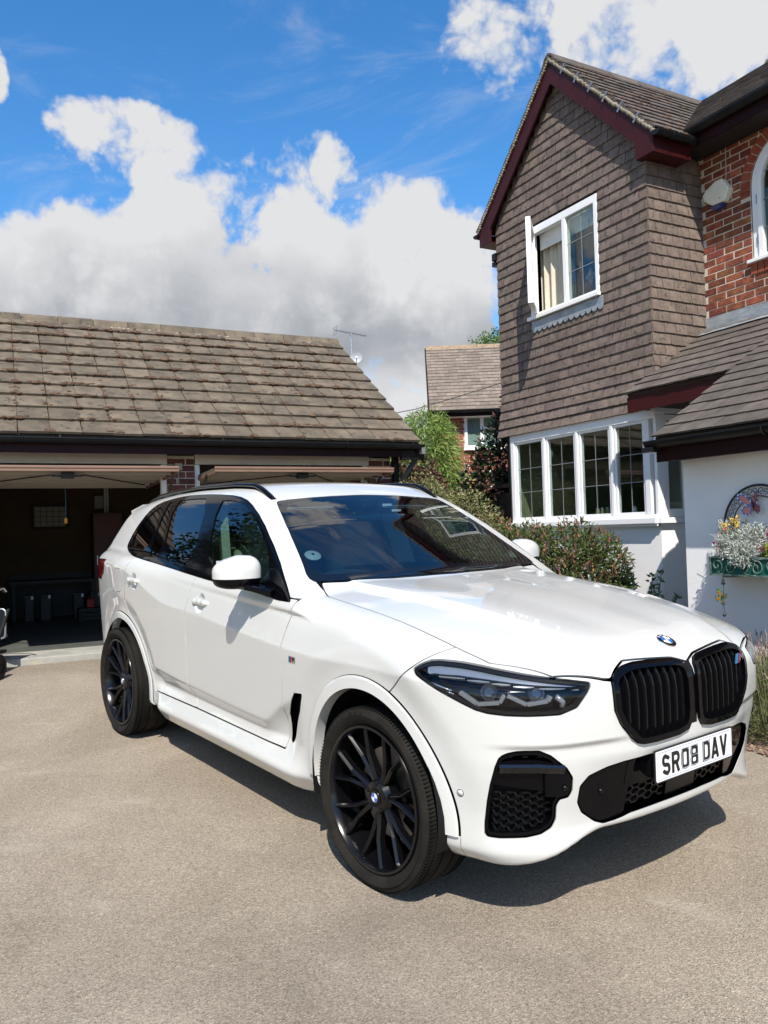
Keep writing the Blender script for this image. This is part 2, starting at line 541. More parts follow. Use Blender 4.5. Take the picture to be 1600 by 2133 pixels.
def tile_mesh(name, w, gauge, lap, th, m, r, camber=.006, kick=.0, g=.0015):
    """tile lying in x (width), y (up the slope, 0 = exposed lower edge), z (out). Head end tucked under the course above"""
    mb = MB(); L = gauge + lap
    ny, nx = 4, 3
    vs = []
    tilt = th / gauge
    for j in range(ny + 1):
        y = L * j / ny
        for i in range(nx + 1):
            x = -w / 2 + g + (w - 2 * g) * i / nx
            zz = th + th * .9 - tilt * y + camber * (1 - (2 * y / L - 1) ** 2) * .6 + r.uniform(-1, 1) * .0007
            yy = y + (r.uniform(-.003, .003) if j == 0 else 0)
            vs.append((x, yy, zz))
    top = len(vs)
    for j in (0, ny):
        for i in range(nx + 1):
            x, y, z = vs[j * (nx + 1) + i]
            vs.append((x, y, z - th))
    fs = []
    for j in range(ny):
        for i in range(nx):
            a = j * (nx + 1) + i
            fs.append((a, a + 1, a + nx + 2, a + nx + 1))
    for i in range(nx):
        fs.append((top + i, top + i + 1, i + 1, i))
    # sides and underside
    fs.append((0, (nx + 1) * ny // 1, top + nx + 1, top)); fs.append((nx, top + nx, top + 2 * nx + 1, (nx + 1) * ny + nx))
    fs.append(tuple([top + i for i in range(nx + 1)][::-1] + [top + nx + 1 + i for i in range(nx + 1)]))
    mb.add(vs, fs)
    return raw_mesh(name, mb, m)


def wall_brick_spots(x0, x1, z0, z1, skip=None, bw=.225, ch=.075, phase=0.):
    """stretcher bond: centres and widths in a wall plane (x along, z up)"""
    out = []
    k = 0
    z = z0 + ch / 2
    while z < z1:
        off = (k % 2) * bw / 2 + phase
        n0 = int(math.floor((x0 - off) / bw)) - 1
        x = n0 * bw + off
        while x < x1:
            a = max(x, x0); b = min(x + bw, x1)
            if b - a > .05:
                segs = [(a, b)] if skip is None else skip(a, b, z)
                for (p, q) in segs:
                    if q - p > .035:
                        out.append(((p + q) / 2, z, q - p))
            x += bw
        z += ch; k += 1
    return out


def brick_wall(parent, m, spots, Mwall, name='brick', limit=300, stuff='bricks'):
    """Mwall: x along the wall, -y outwards, z up"""
    r = random.Random(len(spots) * 7 + 1)
    full = [brick_mesh('brick_face', .215, .065, .05, m, r) for _ in range(4)]
    sp = []
    for x, z, w in spots:
        M = Mwall @ T(x + r.uniform(-.001, .001), r.uniform(-.003, .002), z + r.uniform(-.001, .001)) @ Matrix.Rotation(r.uniform(-.004, .004), 4, 'Y') @ Matrix.Diagonal(((w - .0125) / .215, 1, 1, 1))
        sp.append((M, r.randrange(4)))
    pieces(parent, name, full, sp, limit=limit, stuff_name=stuff, stuff_mat=m)

# ------------------------------------------------------------------ the ground
CAR_TILT = Matrix(((0.999422, 0.000168, 0.034002), (0.000168, 0.999951, -0.009886), (-0.034002, 0.009886, 0.999373))).to_4x4()


def ground_z(x, y):
    z = (-0.034002 * x + 0.009886 * y) / 0.999373
    # the drive levels out at the garage and beyond the street end
    hi, lo = .235, -.45
    if z > hi - .03:
        z = hi - .03 + .03 * (1 - math.exp(-(z - hi + .03) / .03))
    if z < lo + .2:
        z = lo + .2 - .2 * (1 - math.exp(-(lo + .2 - z) / .2))
    return z


def build_ground():
    def axis(lo, hi, c0, c1):
        a = [c0 + (c1 - c0) * i / 60 for i in range(61)]
        d = .35; x = c1
        while x < hi:
            d *= 1.35; x += d; a.append(x)
        d = .35; x = c0
        while x > lo:
            d *= 1.35; x -= d; a.insert(0, x)
        return a
    xs = axis(-600, 600, -8, 5); ys = axis(-600, 600, -6, 7)
    r = random.Random(3)
    vs = [(x, y, ground_z(x, y)) for y in ys for x in xs]
    n = len(xs)
    fs = [(j * n + i, j * n + i + 1, (j + 1) * n + i + 1, (j + 1) * n + i) for j in range(len(ys) - 1) for i in range(n - 1)]
    me = bpy.data.meshes.new('driveway'); me.from_pydata(vs, [], fs); me.shade_smooth()
    m = bpy.data.materials.new('worn_tarmac'); m.use_nodes = True
    nt = m.node_tree; N = nt.nodes.new; L = nt.links.new; b = nt.nodes['Principled BSDF']
    tc = N('ShaderNodeTexCoord')

    def noise(s, d, ro=.6, dist=0, st=None):
        n_ = N('ShaderNodeTexNoise'); n_.inputs['Scale'].default_value = s; n_.inputs['Detail'].default_value = d; n_.inputs['Roughness'].default_value = ro; n_.inputs['Distortion'].default_value = dist
        if st:
            mp = N('ShaderNodeMapping'); mp.inputs['Scale'].default_value = st[:3]; mp.inputs['Rotation'].default_value = (0, 0, st[3]); L(tc.outputs['Object'], mp.inputs[0]); L(mp.outputs[0], n_.inputs['Vector'])
        else:
            L(tc.outputs['Object'], n_.inputs['Vector'])
        return n_.outputs['Fac']

    def ramp(f, stops):
        r_ = N('ShaderNodeValToRGB'); L(f, r_.inputs[0]); e = r_.color_ramp.elements
        e[0].position, e[0].color = stops[0][0], (*stops[0][1], 1); e[1].position, e[1].color = stops[-1][0], (*stops[-1][1], 1)
        for p, c in stops[1:-1]:
            q = e.new(p); q.color = (*c, 1)
        return r_.outputs[0]

    def mixc(f, a, c, mode='MIX'):
        x = N('ShaderNodeMix'); x.data_type = 'RGBA'; x.blend_type = mode
        if isinstance(f, float):
            x.inputs[0].default_value = f
        else:
            L(f, x.inputs[0])
        L(a, x.inputs[6]); L(c, x.inputs[7]); return x.outputs[2]
    base = ramp(noise(.9, 6, .62, .4), [(.25, (.275, .229, .174)), (.5, (.355, .301, .235)), (.75, (.430, .370, .295))])
    vo = N('ShaderNodeTexVoronoi'); vo.inputs['Scale'].default_value = 230; L(tc.outputs['Object'], vo.inputs['Vector'])
    st = ramp(vo.outputs['Color'], [(.10, (.44, .44, .43)), (.35, (.82, .81, .79)), (.70, (1.04, 1.03, 1.02)), (.95, (1.55, 1.52, 1.46))])
    c = mixc(.9, base, st, 'MULTIPLY')
    g2 = ramp(noise(75, 9, .78), [(.32, (.56, .55, .54)), (.5, (.98, .98, .98)), (.70, (1.28, 1.27, 1.24))])
    c = mixc(.8, c, g2, 'MULTIPLY')
    # tyre sweeps and pale scuffs
    wv = N('ShaderNodeTexWave'); wv.wave_type = 'RINGS'; wv.rings_direction = 'Z'; wv.inputs['Scale'].default_value = .55; wv.inputs['Distortion'].default_value = 3.5; wv.inputs['Detail'].default_value = 3
    mp = N('ShaderNodeMapping'); mp.inputs['Location'].default_value = (-1.2, 3.8, 0); L(tc.outputs['Object'], mp.inputs[0]); L(mp.outputs[0], wv.inputs['Vector'])
    arcs = ramp(wv.outputs['Fac'], [(.90, (0, 0, 0)), (.99, (1, 1, 1))])
    brk = ramp(noise(1.7, 8, .7), [(.50, (0, 0, 0)), (.70, (.30, .30, .30))])
    am = mixc(1., arcs, brk, 'MULTIPLY')
    pale = N('ShaderNodeRGB'); pale.outputs[0].default_value = (.50, .45, .37, 1)
    sep = N('ShaderNodeSeparateColor'); L(am, sep.inputs[0])
    c = mixc(sep.outputs[0], c, pale.outputs[0])
    # oil-dark patches
    dk = ramp(noise(.42, 5, .55, .2), [(.50, (1, 1, 1)), (.70, (.74, .74, .76))])
    c = mixc(1., c, dk, 'MULTIPLY')
    L(c, b.inputs['Base Color'])
    b.inputs['Roughness'].default_value = .93; b.inputs['Specular IOR Level'].default_value = .3
    bp = N('ShaderNodeBump'); bp.inputs['Strength'].default_value = .75; bp.inputs['Distance'].default_value = .006
    ad = N('ShaderNodeMath'); ad.operation = 'ADD'; L(vo.outputs['Distance'], ad.inputs[0])
    ml = N('ShaderNodeMath'); ml.operation = 'MULTIPLY'; L(noise(60, 6, .7), ml.inputs[0]); ml.inputs[1].default_value = 1.2; L(ml.outputs[0], ad.inputs[1])
    L(ad.outputs[0], bp.inputs['Height']); L(bp.outputs[0], b.inputs['Normal'])
    me.materials.append(m)
    structure(link('driveway', me))


build_ground()
# ------------------------------------------------------------------ the double garage (x along its front, y into it)
GM = T(-6.061, .82, 0) @ RZ(R(78.4663))


def build_garage():
    r = random.Random(11)
    g = thing('garage', 'brick double garage with moss-speckled tiled roof and both doors swung up', 'garage', GM)
    XL, XR, YB = -2.70, 2.693, 4.75
    ZF, ZW = .27, 2.40
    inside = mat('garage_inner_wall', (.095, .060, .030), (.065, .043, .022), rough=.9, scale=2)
    slab = mat('worn_concrete', (.36, .35, .31), (.26, .26, .24), rough=.9, scale=4, bump=.4, bscale=40, spots=[((.42, .36, .26), 3.2, .40), ((.52, .51, .48), 8, .34)])
    MB().box(XL, XR, -.26, YB, -.1, ZF).build('floor_slab', slab, g, bevel=.012)
    MB().box(XL + .12, XR - .12, .30, YB - .13, ZF + .001, ZF + .004).build('floor_shade', mat('dark_floor_shade', (.105, .112, .100), (.07, .075, .068), rough=.55, scale=3, bump=.1), g)  # thin dark sheet puts the interior shade into the floor colour
    # walls: brick outer leaf, plain inside
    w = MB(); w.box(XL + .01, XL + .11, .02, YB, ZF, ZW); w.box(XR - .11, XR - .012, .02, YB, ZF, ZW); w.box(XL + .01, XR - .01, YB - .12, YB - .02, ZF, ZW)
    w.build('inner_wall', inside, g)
    w = MB()
    w.add([(XR - .013, .02, ZW), (XR - .013, YB, ZW), (XR - .013, 2.25, 4.38)], [(0, 1, 2)]); w.add([(XL + .013, .02, ZW), (XL + .013, YB, ZW), (XL + .013, 2.25, 4.38)], [(0, 1, 2)])
    w.build('gable_panel', MORTAR, g)
    side = MB().box(XR - .0125, XR - .008, -.0, YB, .1, ZW).box(XL + .008, XL + .0125, 0, YB, .1, ZW).box(XL, XR, YB - .019, YB - .012, .1, ZW).build('mortar_bed', MORTAR, g)
    # gable end towards the house: bricks joined, seen only in reflections
    Mw = frame(Vector((XR - .052 + .05, 0, 0)), Vector((0, 1, 0)), Vector((-1, 0, 0)), Vector((0, 0, 1)))
    sp = wall_brick_spots(.02, YB, .2, 4.2)
    sp = [q for q in sp if q[1] < 2.3 or abs(q[0] - 2.3) < (4.3 - q[1]) * 1.2]
    brick_wall(side, BRICK_GARAGE, sp, Mw, limit=0, stuff='end_wall_bricks')
    # piers between and beside the doors
    for k, (a, b) in enumerate(((-.145, .173), (2.376, XR), (XL, -2.36))):
        pier = MB().box(a + .006, b - .006, .007, .215, ZF - .05, ZW).build('pier', MORTAR, g)
        Mw = T(0, 0, 0)
        sp = []
        n = 0; z = ZF + .035
        wd = b - a
        while z < ZW - .02:
            cut = wd * (.66 if n % 2 else .345)
            sp += [(a + cut / 2, z, cut), (a + (wd + cut) / 2, z, wd - cut)]
            z += .075; n += 1
        brick_wall(pier, BRICK_GARAGE, sp, Mw)
    # white door frames and the board over each opening
    for a, b in ((-2.36, -.145), (.173, 2.376)):
        for x in (a, b - .062):
            MB().box(x + .001, x + .061, .03, .115, ZF, 2.30).build('door_frame', WHITE_UPVC, g, bevel=.004)
        MB().box(a, b, -.012, .06, 2.302, 2.415).build('lintel_board', mat('cream_board', (.66, .58, .50), (.58, .50, .43), rough=.6, scale=3) if 'cream_board' not in MATS else MATS['cream_board'], g)
    # up-and-over doors, lying under the ceiling
    under = mat('door_underside', (.13, .12, .10), (.10, .09, .08), rough=.5, scale=6)
    for a, b in ((-2.29, -.205), (.245, 2.305)):
        Mp = T(0, -.78, 2.165) @ Matrix.Rotation(R(-1.2), 4, 'X')
        d = MB().mbox(Mp, a - .03, b + .03, 0, 2.0, .012, .034).build('garage_door', under, g)
        e = MB()
        e.mbox(Mp, a - .035, b + .035, -.026, .0, -.012, .046)
        e.mbox(Mp, a - .036, b + .036, -.034, -.022, .020, .040)
        e.mbox(Mp, a - .035, a - .012, 0, 2.0, -.03, .010); e.mbox(Mp, b + .012, b + .035, 0, 2.0, -.03, .010)
        e.build('door_edge', WOOD_DOOR, d, bevel=.003)
        rib = MB()
        for y in (.22, .5, .85, 1.2, 1.6, 1.9):
            rib.mbox(Mp, a, b, y, y + .045, -.022, .011)
        rib.build('rib', mat('pale_rib', (.42, .38, .32), rough=.5) if 'pale_rib' not in MATS else MATS['pale_rib'], d)
        lk = MB(); mx = (a + b) / 2
        lk.mbox(Mp, mx - .06, mx + .06, .16, .26, -.06, .0)
        lk.mbox(Mp, mx - .15, mx + .15, .19, .215, -.045, -.03)
        for s in (-1, 1):
            lk.tube([Mp @ Vector((mx + s * .05, .2, -.045)), Mp @ Vector((mx + s * .16, .19, -.03)), Mp @ Vector((mx + s * .95, 1.4, -.03))], .007, 6)
        lk.build('lock_mechanism', BLACK_PLASTIC, d)
        for x in (a - .04, b + .04):
            arms = MB(); arms.bar((x, .10, 1.72), (x, -.45, 2.15), .03, .008); arms.bar((x, .09, 2.27), (x, 1.9, 2.235), .03, .03)
            arms.build('lift_arm', BLACK_PLASTIC, d)
    # eaves
    VR, VL = 2.92, -2.93
    MB().box(VL, VR + .02, -.31, -.288, 2.385, 2.535).build('fascia', DARK_MAROON, g)
    MB().box(VL, VR, -.287, .0, 2.418, 2.430).build('soffit', DARK_MAROON, g)
    gt = MB()
    prof = [(.056 * math.cos(a), -.056 * math.sin(a)) for a in [PI * i / 10 for i in range(11)]]
    for i in range(10):
        (y0, z0), (y1, z1) = prof[i], prof[i + 1]
        gt.add([(VL, -.37 + y0, 2.532 + z0), (VR + .05, -.37 + y0, 2.532 + z0), (VR + .05, -.37 + y1, 2.532 + z1), (VL, -.37 + y1, 2.532 + z1)], [(0, 1, 2, 3)])
    gt.prism([(-.37 + y, 2.532 + z) for y, z in prof], frame(Vector((0, 0, 0)), Vector((0, 1, 0)), Vector((0, 0, 1)), Vector((1, 0, 0))), VR + .048, VR + .053)
    gt.bar((VL, -.428, 2.532), (VR + .05, -.428, 2.532), .009, .012)
    gt.build('gutter', BLACK_GUTTER, g, smooth=True, angle=.7)
    for x in (-1.30, .40, 1.92, 2.80):
        br = MB().tube([(x, -.37 + .063 * math.cos(a), 2.532 - .063 * math.sin(a)) for a in [PI * i / 8 for i in range(9)]], .007, 5)
        br.bar((x, -.434, 2.53), (x, -.425, 2.56), .016, .01)
        br.build('gutter_clip', BLACK_GUTTER, g)
    # gallows bracket under the verge
    b = MB(); b.bar((2.74, -.10, 2.0), (2.95, -.27, 2.42), .06, .06); b.bar((2.70, -.28, 2.42), (3.02, -.28, 2.42), .07, .13); b.bar((2.73, -.05, 1.95), (2.73, -.05, 2.45), .07, .07)
    b.build('gallows_bracket', BLACK_GUTTER, g)
    MB().box(VR + .012, VR + .06, -.42, -.33, 2.42, 2.50).build('strap_plate', STEEL, g)
    # roof
    y0, z0, y1, z1 = -.40, 2.545, 2.25, 4.405
    p = math.atan2(z1 - z0, y1 - y0); SL = math.hypot(z1 - z0, y1 - y0)
    Ms = frame(Vector((0, y0, z0)), Vector((1, 0, 0)), Vector((0, math.cos(p), math.sin(p))), Vector((0, -math.sin(p), math.cos(p))))
    deck = MB().mbox(Ms, VL + .04, VR - .01, .03, SL, -.05, -.004)
    Mb = frame(Vector((0, 2 * y1 - y0, z0)), Vector((-1, 0, 0)), Vector((0, -math.cos(p), math.sin(p))), Vector((0, math.sin(p), math.cos(p))))
    deck.mbox(Mb, -VR + .01, -VL - .04, .03, SL, -.05, .03)
    roof = deck.build('roof', ROOF_TILE, g)
    n = 11; ga = SL / n; tw = (VR - VL) / 19
    ms = [tile_mesh('roof_tile_face', tw, ga, .07, .029, GARAGE_TILE, r, camber=.006, g=.0035) for _ in range(6)]
    sp = []
    for j in range(n):
        for i in range(19):
            x = VL + tw * (i + .5)
            M = Ms @ T(x + r.uniform(-.003, .003), j * ga + r.uniform(-.004, .004), r.uniform(-.002, .003)) @ Matrix.Rotation(r.uniform(-.008, .008), 4, 'Z') @ Matrix.Rotation(r.uniform(-.006, .006), 4, 'Y')
            sp.append((M, r.randrange(6)))
    pieces(roof, 'tile', ms, sp)
    # ridge tiles with mortar
    rid = []
    a = VL
    while a < VR - .1:
        b_ = min(a + .45, VR + .01)
        mb = MB(); pr = [(-.14, -.095), (-.075, .012), (0, .048), (.075, .012), (.14, -.095)]
        L_ = b_ - a - .008
        vs = []; fs = []
        for e in (0, 1):
            for (yy, zz) in pr:
                vs.append((a + .004 + e * L_, y1 + yy, z1 + zz + .035 + r.uniform(-.003, .003)))
            for (yy, zz) in pr:
                vs.append((a + .004 + e * L_, y1 + yy * .88, z1 + zz + .012))
        for k in range(4):
            fs += [(k, k + 1, 11 + k, 10 + k), (5 + k, 15 + k, 16 + k, 6 + k), (k, 5 + k, 6 + k, k + 1), (10 + k, 11 + k, 16 + k, 15 + k)]
        fs += [(0, 10, 15, 5), (4, 9, 19, 14)]
        mb.add(vs, fs)
        o = mb.build('ridge_tile', GARAGE_TILE, roof)
        a = b_
    m = MB()
    for k in range(330):
        x = r.uniform(VL + .1, VR - .05); s = r.choice((-1, 1)) if k % 3 == 0 else -1
        m.ball((x, y1 + s * r.uniform(.12, .16), z1 - .075 + r.uniform(-.015, .02)), (r.uniform(.012, .035), r.uniform(.01, .022), r.uniform(.01, .02)), nu=6, nv=4)
    m.build('ridge_mortar', mat('lichen_mortar', (.42, .38, .30), (.24, .20, .15), rough=1, scale=25, bump=.6, bscale=90, spots=((.13, .075, .05), 14, .42)), roof, smooth=True, kind='stuff')
    # moss cushions along the joints and laps
    m = MB()
    for k in range(1250):
        j = r.randrange(n)
        up = r.random() < .62
        dens = r.random()
        i = r.randrange(1, 19)
        x = VL + tw * i + r.gauss(0, .012) if not up or dens < .55 else r.uniform(VL, VR - .15)
        y = j * ga + (r.uniform(.0, .04) if up else r.uniform(.02, ga))
        if r.random() > .35 + .65 * (j / n):
            continue
        c = Ms @ Vector((x, y, 0))
        nn = r.choice((1, 1, 2, 3, 5)) if up else r.choice((1, 2))
        for q in range(nn):
            px = x + r.gauss(0, .03) * (nn > 1); py = y + r.gauss(0, .010)
            h = .056 - .029 * ((py - j * ga) / ga)
            sx = r.uniform(.014, .046) * (1.15 if up else .7)
            m.ball(Ms @ Vector((px, py, h)), (sx, r.uniform(.010, .024), r.uniform(.007, .016)), Ms.to_3x3(), nu=7, nv=5)
    m.build('moss', MOSS, roof, smooth=True, kind='stuff')
    # barge edge at the right verge
    MB().mbox(Ms, VR - .028, VR - .002, .0, SL - .1, -.16, -.006).build('bargeboard', DARK_MAROON, g)

    # things in and on the garage
    def at(x, y, z):
        return GM @ T(x, y, z)
    t = thing('security_camera', 'small black doorbell camera on the right brick pier of the garage', 'security camera', at(2.532, -.002, 2.178))
    MB().prism([(.028 * math.cos(a) * (1 if abs(math.sin(a)) < .99 else 1), .058 * math.sin(a)) for a in [2 * PI * i / 20 for i in range(20)]], frame(Vector((0, 0, 0)), Vector((1, 0, 0)), Vector((0, 0, 1)), Vector((0, -1, 0))), .0, .022).build('body', GLOSS_BLACK, t, bevel=.004)
    rim = MB().tube([(.030 * math.cos(a), -.016, .060 * math.sin(a)) for a in [2 * PI * i / 20 for i in range(20)]], .004, 5, closed=True).build('rim', WHITE_UPVC, t, smooth=True)
    lens = MB().ball((0, -.022, .028), (.012, .006, .012)).ball((0, -.022, -.022), (.012, .005, .012)).build('lens', SILVER, t, smooth=True)
    t = thing('junction_box', 'small beige junction box on the middle garage pier', 'junction box', at(-.02, 0, 2.272))
    MB().box(-.042, .042, -.04, 0, -.04, .04).build('body', mat('beige_plastic', (.34, .30, .22), rough=.5), t, bevel=.005)
    MB().tube([(0, -.014, -.04), (0, -.014, -.14), (.004, -.01, -.2)], .006, 6).build('cable', mat('grey_cable', (.3, .28, .25), rough=.6), t)
    t = thing('picture', 'framed chart of small pictures in a grid on the garage back wall', 'picture', at(-1.15, YB - .13, 1.86))
    fr = MB()
    for x0, x1, z0, z1 in ((-.29, .29, .165, .21), (-.29, .29, -.21, -.165), (-.29, -.235, -.165, .165), (.235, .29, -.165, .165)):
        fr.box(x0, x1, -.03, 0, z0, z1)
    fr.build('frame', DARK_WOOD, t)
    paper = mat('chart_paper', (.34, .33, .27), (.28, .27, .22), rough=.7, scale=12)
    MB().box(-.234, .234, -.012, -.008, -.164, .164).build('backing', mat('chart_backing', (.12, .11, .09), rough=.8), t)
    card = raw_mesh('card_face', MB().box(-.040, .040, -.016, -.0125, -.034, .034), paper)
    for i in range(5):
        for j in range(4):
            link('card', card, t, M=T((i - 2) * .092, 0, (j - 1.5) * .080))
    t = thing('pull_cord', 'blue pull cord with an orange toggle hanging from the left garage door', 'pull cord', at(-1.19, .62, 1.70))
    MB().tube([(0, 0, .03), (.004, 0, .2), (-.004, 0, .42)], .003, 5).build('cord', mat('blue_cord', (.12, .25, .36), rough=.7), t)
    MB().lathe([(0, .03), (.016, .028), (.020, .01), (.019, -.03), (.012, -.036), (0, -.036)], Matrix.Identity(4), 12).build('toggle', mat('orange_plastic', (.65, .32, .05), rough=.4), t, smooth=True)
    dark = mat('dark_cupboard', (.016, .016, .017), (.025, .024, .024), rough=.6, scale=4)
    t = thing('workbench', 'dark low workbench with a back panel against the garage back wall', 'workbench', at(-1.15, YB - .14, ZF))
    MB().box(-.62, .62, -.62, -.02, .55, .60).build('top', dark, t)
    MB().box(-.62, .62, -.04, 0, 0, .68).build('back_panel', dark, t)
    for x in (-.58, .55):
        for y in (-.58, -.10):
            MB().box(x, x + .05, y, y + .05, 0, .55).build('leg', dark, t)
    tin = mat('dark_grey_tin', (.018, .018, .02), rough=.5)
    for x, y, w_, lab in ((-1.50, 4.0, .13, 'leftmost of the dark lidded tubs under the garage workbench'), (-1.27, 4.02, .15, 'second dark lidded tub from the left under the garage workbench'),
                          (-.80, 4.02, .15, 'third dark lidded tub from the left under the garage workbench'), (-.55, 4.04, .15, 'rightmost of the dark lidded tubs by the garage workbench')):
        t = thing('storage_tub', lab, 'storage tub', at(x, y, ZF), 'storage tubs at the back of the garage')
        MB().box(-w_ / 2, w_ / 2, -.1, .1, .0, .36).build('body', tin, t, bevel=.012)
        MB().box(-w_ / 2 - .008, w_ / 2 + .008, -.108, .108, .362, .385).build('lid', mat('tub_lid', (.045, .045, .045), rough=.4) if 'tub_lid' not in MATS else MATS['tub_lid'], t, bevel=.006)
        MB().box(w_ / 2 - .04, w_ / 2 - .005, -.125, -.109, .33, .38).build('clip', WHITE_UPVC, t)
    t = thing('cabinet', 'tall dark red cabinet in the garage corner behind the white car', 'cabinet', at(-.33, YB - .42, ZF))
    red = mat('dark_red_cabinet', (.11, .016, .014), (.085, .012, .012), rough=.5, scale=3)
    MB().box(-.22, .22, -.25, .25, 0, 1.62).build('body', red, t, bevel=.006)
    MB().box(-.212, .212, -.272, -.252, .03, 1.59).build('door', red, t, bevel=.004)
    MB().bar((-.17, -.285, .8), (-.17, -.285, .95), .015).build('handle', SILVER, t)
    t = thing('meter_board', 'electric meter box with two white pipes above the dark red cabinet', 'meter box', at(-.40, YB - .14, 2.12))
    MB().box(-.08, .06, -.10, 0, -.14, .06).build('box', mat('grey_box', (.25, .25, .24), rough=.5), t, bevel=.005)
    for x in (.09, .13):
        MB().tube([(x, -.03, -.22), (x, -.03, .25)], .016, 8).build('pipe', WHITE_UPVC, t)
    t = thing('crate', 'low dark crate under the small red can at the back of the garage', 'crate', at(-.66, 3.6, ZF))
    for z in (.0, .062, .124):
        for y in (-.14, .125):
            MB().box(-.18, .18, y, y + .015, z, z + .05).build('slat', dark, t)
    for x in (-.18, .165):
        MB().box(x, x + .015, -.125, .125, .0, .175).build('end_panel', dark, t)
    MB().box(-.165, .165, -.125, .125, .165, .178).build('lid', dark, t)
    t = thing('petrol_can', 'red petrol can at the back right of the open garage', 'petrol can', at(-.66, 3.6, ZF + .18) @ Matrix.Scale(.5, 4))
    MB().box(-.11, .11, -.08, .08, 0, .26).build('body', mat('red_plastic', (.42, .012, .02), rough=.4), t, bevel=.025)
    MB().tube([(-.07, 0, .255), (-.05, 0, .33), (.05, 0, .33), (.07, 0, .255)], .014, 8).build('handle', MATS['red_plastic'], t)
    MB().tube([(.09, 0, .25), (.14, 0, .34)], .016, 8).build('spout', BLACK_PLASTIC, t)


build_garage()
# ------------------------------------------------------------------ the house (x along the gable, y into the house)
HM = T(-2.124, 4.256, 0) @ RZ(R(-8.8956))


def build_house():
    r = random.Random(5)
    h = thing('house', 'house with brown tile-hung gable, maroon bargeboards, white bay window and brick side', 'house', HM)
    XW, XE = -2.55, 5.0
    YM = .773
    mort = MORTAR
    under = mat('dark_batten', (.022, .019, .017), rough=.9)
    plain = mat('plain_wall', (.16, .12, .09), rough=.9)
    room = mat('dim_room_wall', (.36, .36, .22), (.28, .28, .17), rough=.9, scale=1.5)
    # ---- structure behind the cladding
    wx0, wx1, wz0, wz1 = -1.88, -.69, 3.985, 5.10      # casement opening
    back = MB()
    back.add([(XW, .015, 2.58), (wx0, .015, 2.58), (wx0, .015, 5.95), (XW, .015, 5.20)], [(0, 1, 2, 3)])
    back.add([(wx1, .015, 2.58), (0, .015, 2.58), (0, .015, 5.20), (wx1, .015, 5.95)], [(0, 1, 2, 3)])
    back.add([(wx0, .015, 2.58), (wx1, .015, 2.58), (wx1, .015, wz0), (wx0, .015, wz0)], [(0, 1, 2, 3)])
    back.add([(wx0, .015, wz1), (wx1, .015, wz1), (wx1, .015, 5.95), (-1.275, .015, 6.60), (wx0, .015, 5.95)], [(0, 1, 2, 3, 4)])
    gable = back.build('gable_wall', under, h)
    sw = MB(); sw.box(-.10, -.016, .03, 7, 2.5, 5.3); sw.box(XW + .02, XW + .1, .03, 7, 0, 5.3)
    side = sw.build('side_wall', under, h)

    # ---- hanging tiles
    ga, tw = .115, .166
    ms = [tile_mesh('hanging_tile_face', tw, ga, .045, .018, HANG_TILE, r, camber=.007, g=.0028) for _ in range(6)]
    Mg = frame(Vector((0, 0, 0)), Vector((1, 0, 0)), Vector((0, 0, 1)), Vector((0, -1, 0)))
    Msd = frame(Vector((0, 0, 0)), Vector((0, 1, 0)), Vector((0, 0, 1)), Vector((1, 0, 0)))
    spots, sspots = [], []
    for k in range(35):
        z = 2.60 + k * ga
        # the courses at the foot are tilted out over the bay
        kick = .085 * max(0, 1 - k / 5.) ** 1.6
        tilt = -.30 * max(0, 1 - k / 5.)
        half = min(1.275, 6.66 - z - .06) if z > 5.25 else 1.275
        cut = .027 if z < 5.2 else 0
        if half <= .05:
            break
        xa, xb = -1.275 - half, -1.275 + half + cut
        off = (k % 2) * tw / 2
        i = int(math.floor((xa - off) / tw)) - 1
        while i * tw + off < xb:
            a, b = max(i * tw + off, xa), min(i * tw + off + tw, xb)
            i += 1
            segs = [(a, b)] if b > a + .02 else []
            if wz0 - .10 < z < wz1 - .02:
                s2 = []
                for p, q in segs:
                    if p < wx0:
                        s2.append((p, min(q, wx0)))
                    if q > wx1:
                        s2.append((max(p, wx1), q))
                segs = s2
            for p, q in segs:
                if q - p < .025:
                    continue
                M = Mg @ T((p + q) / 2, z, kick + r.uniform(-.0015, .002)) @ Matrix.Rotation(tilt, 4, 'X') @ Matrix.Rotation(r.uniform(-.010, .010), 4, 'Z') @ Matrix.Rotation(r.uniform(-.012, .012), 4, 'Y') @ Matrix.Diagonal(((q - p) / tw, 1, 1, 1))
                spots.append((M, r.randrange(6)))
        if z > 5.2:
            continue
        off = ((k + 1) % 2) * tw / 2 - .02
        j = -1
        while j * tw + off < YM:
            a, b = max(j * tw + off, -.026), min(j * tw + off + tw, YM)
            j += 1
            if b - a < .03:
                continue
            M = Msd @ T((a + b) / 2, z, kick * .3 + r.uniform(-.0015, .002)) @ Matrix.Rotation(r.uniform(-.006, .006), 4, 'Z') @ Matrix.Diagonal(((b - a) / tw, 1, 1, 1))
            sspots.append((M, r.randrange(6)))
    pieces(gable, 'tile', ms, spots, stuff_name='hanging_tiles', stuff_mat=HANG_TILE)
    pieces(side, 'tile', ms, sspots, stuff_name='hanging_tiles', stuff_mat=HANG_TILE)

    # ---- casement window
    cw = MB()
    def frame_boxes(mb, x0, x1, z0, z1, y0, y1, t, tb=None, tt=None):
        tb = tb or t; tt = tt or t
        mb.box(x0, x0 + t, y0, y1, z0, z1); mb.box(x1 - t, x1, y0, y1, z0, z1)
        mb.box(x0 + t, x1 - t, y0, y1, z0, z0 + tb); mb.box(x0 + t, x1 - t, y0, y1, z1 - tt, z1)
        return mb
    frame_boxes(cw, wx0 + .004, wx1 - .004, wz0 + .004, wz1 - .004, -.035, .045, .052, .055, .085)
    cw.box(-1.275, -1.215, -.034, .044, wz0 + .059, wz1 - .089)
    win = cw.build('window', WHITE_UPVC, h, bevel=.004)
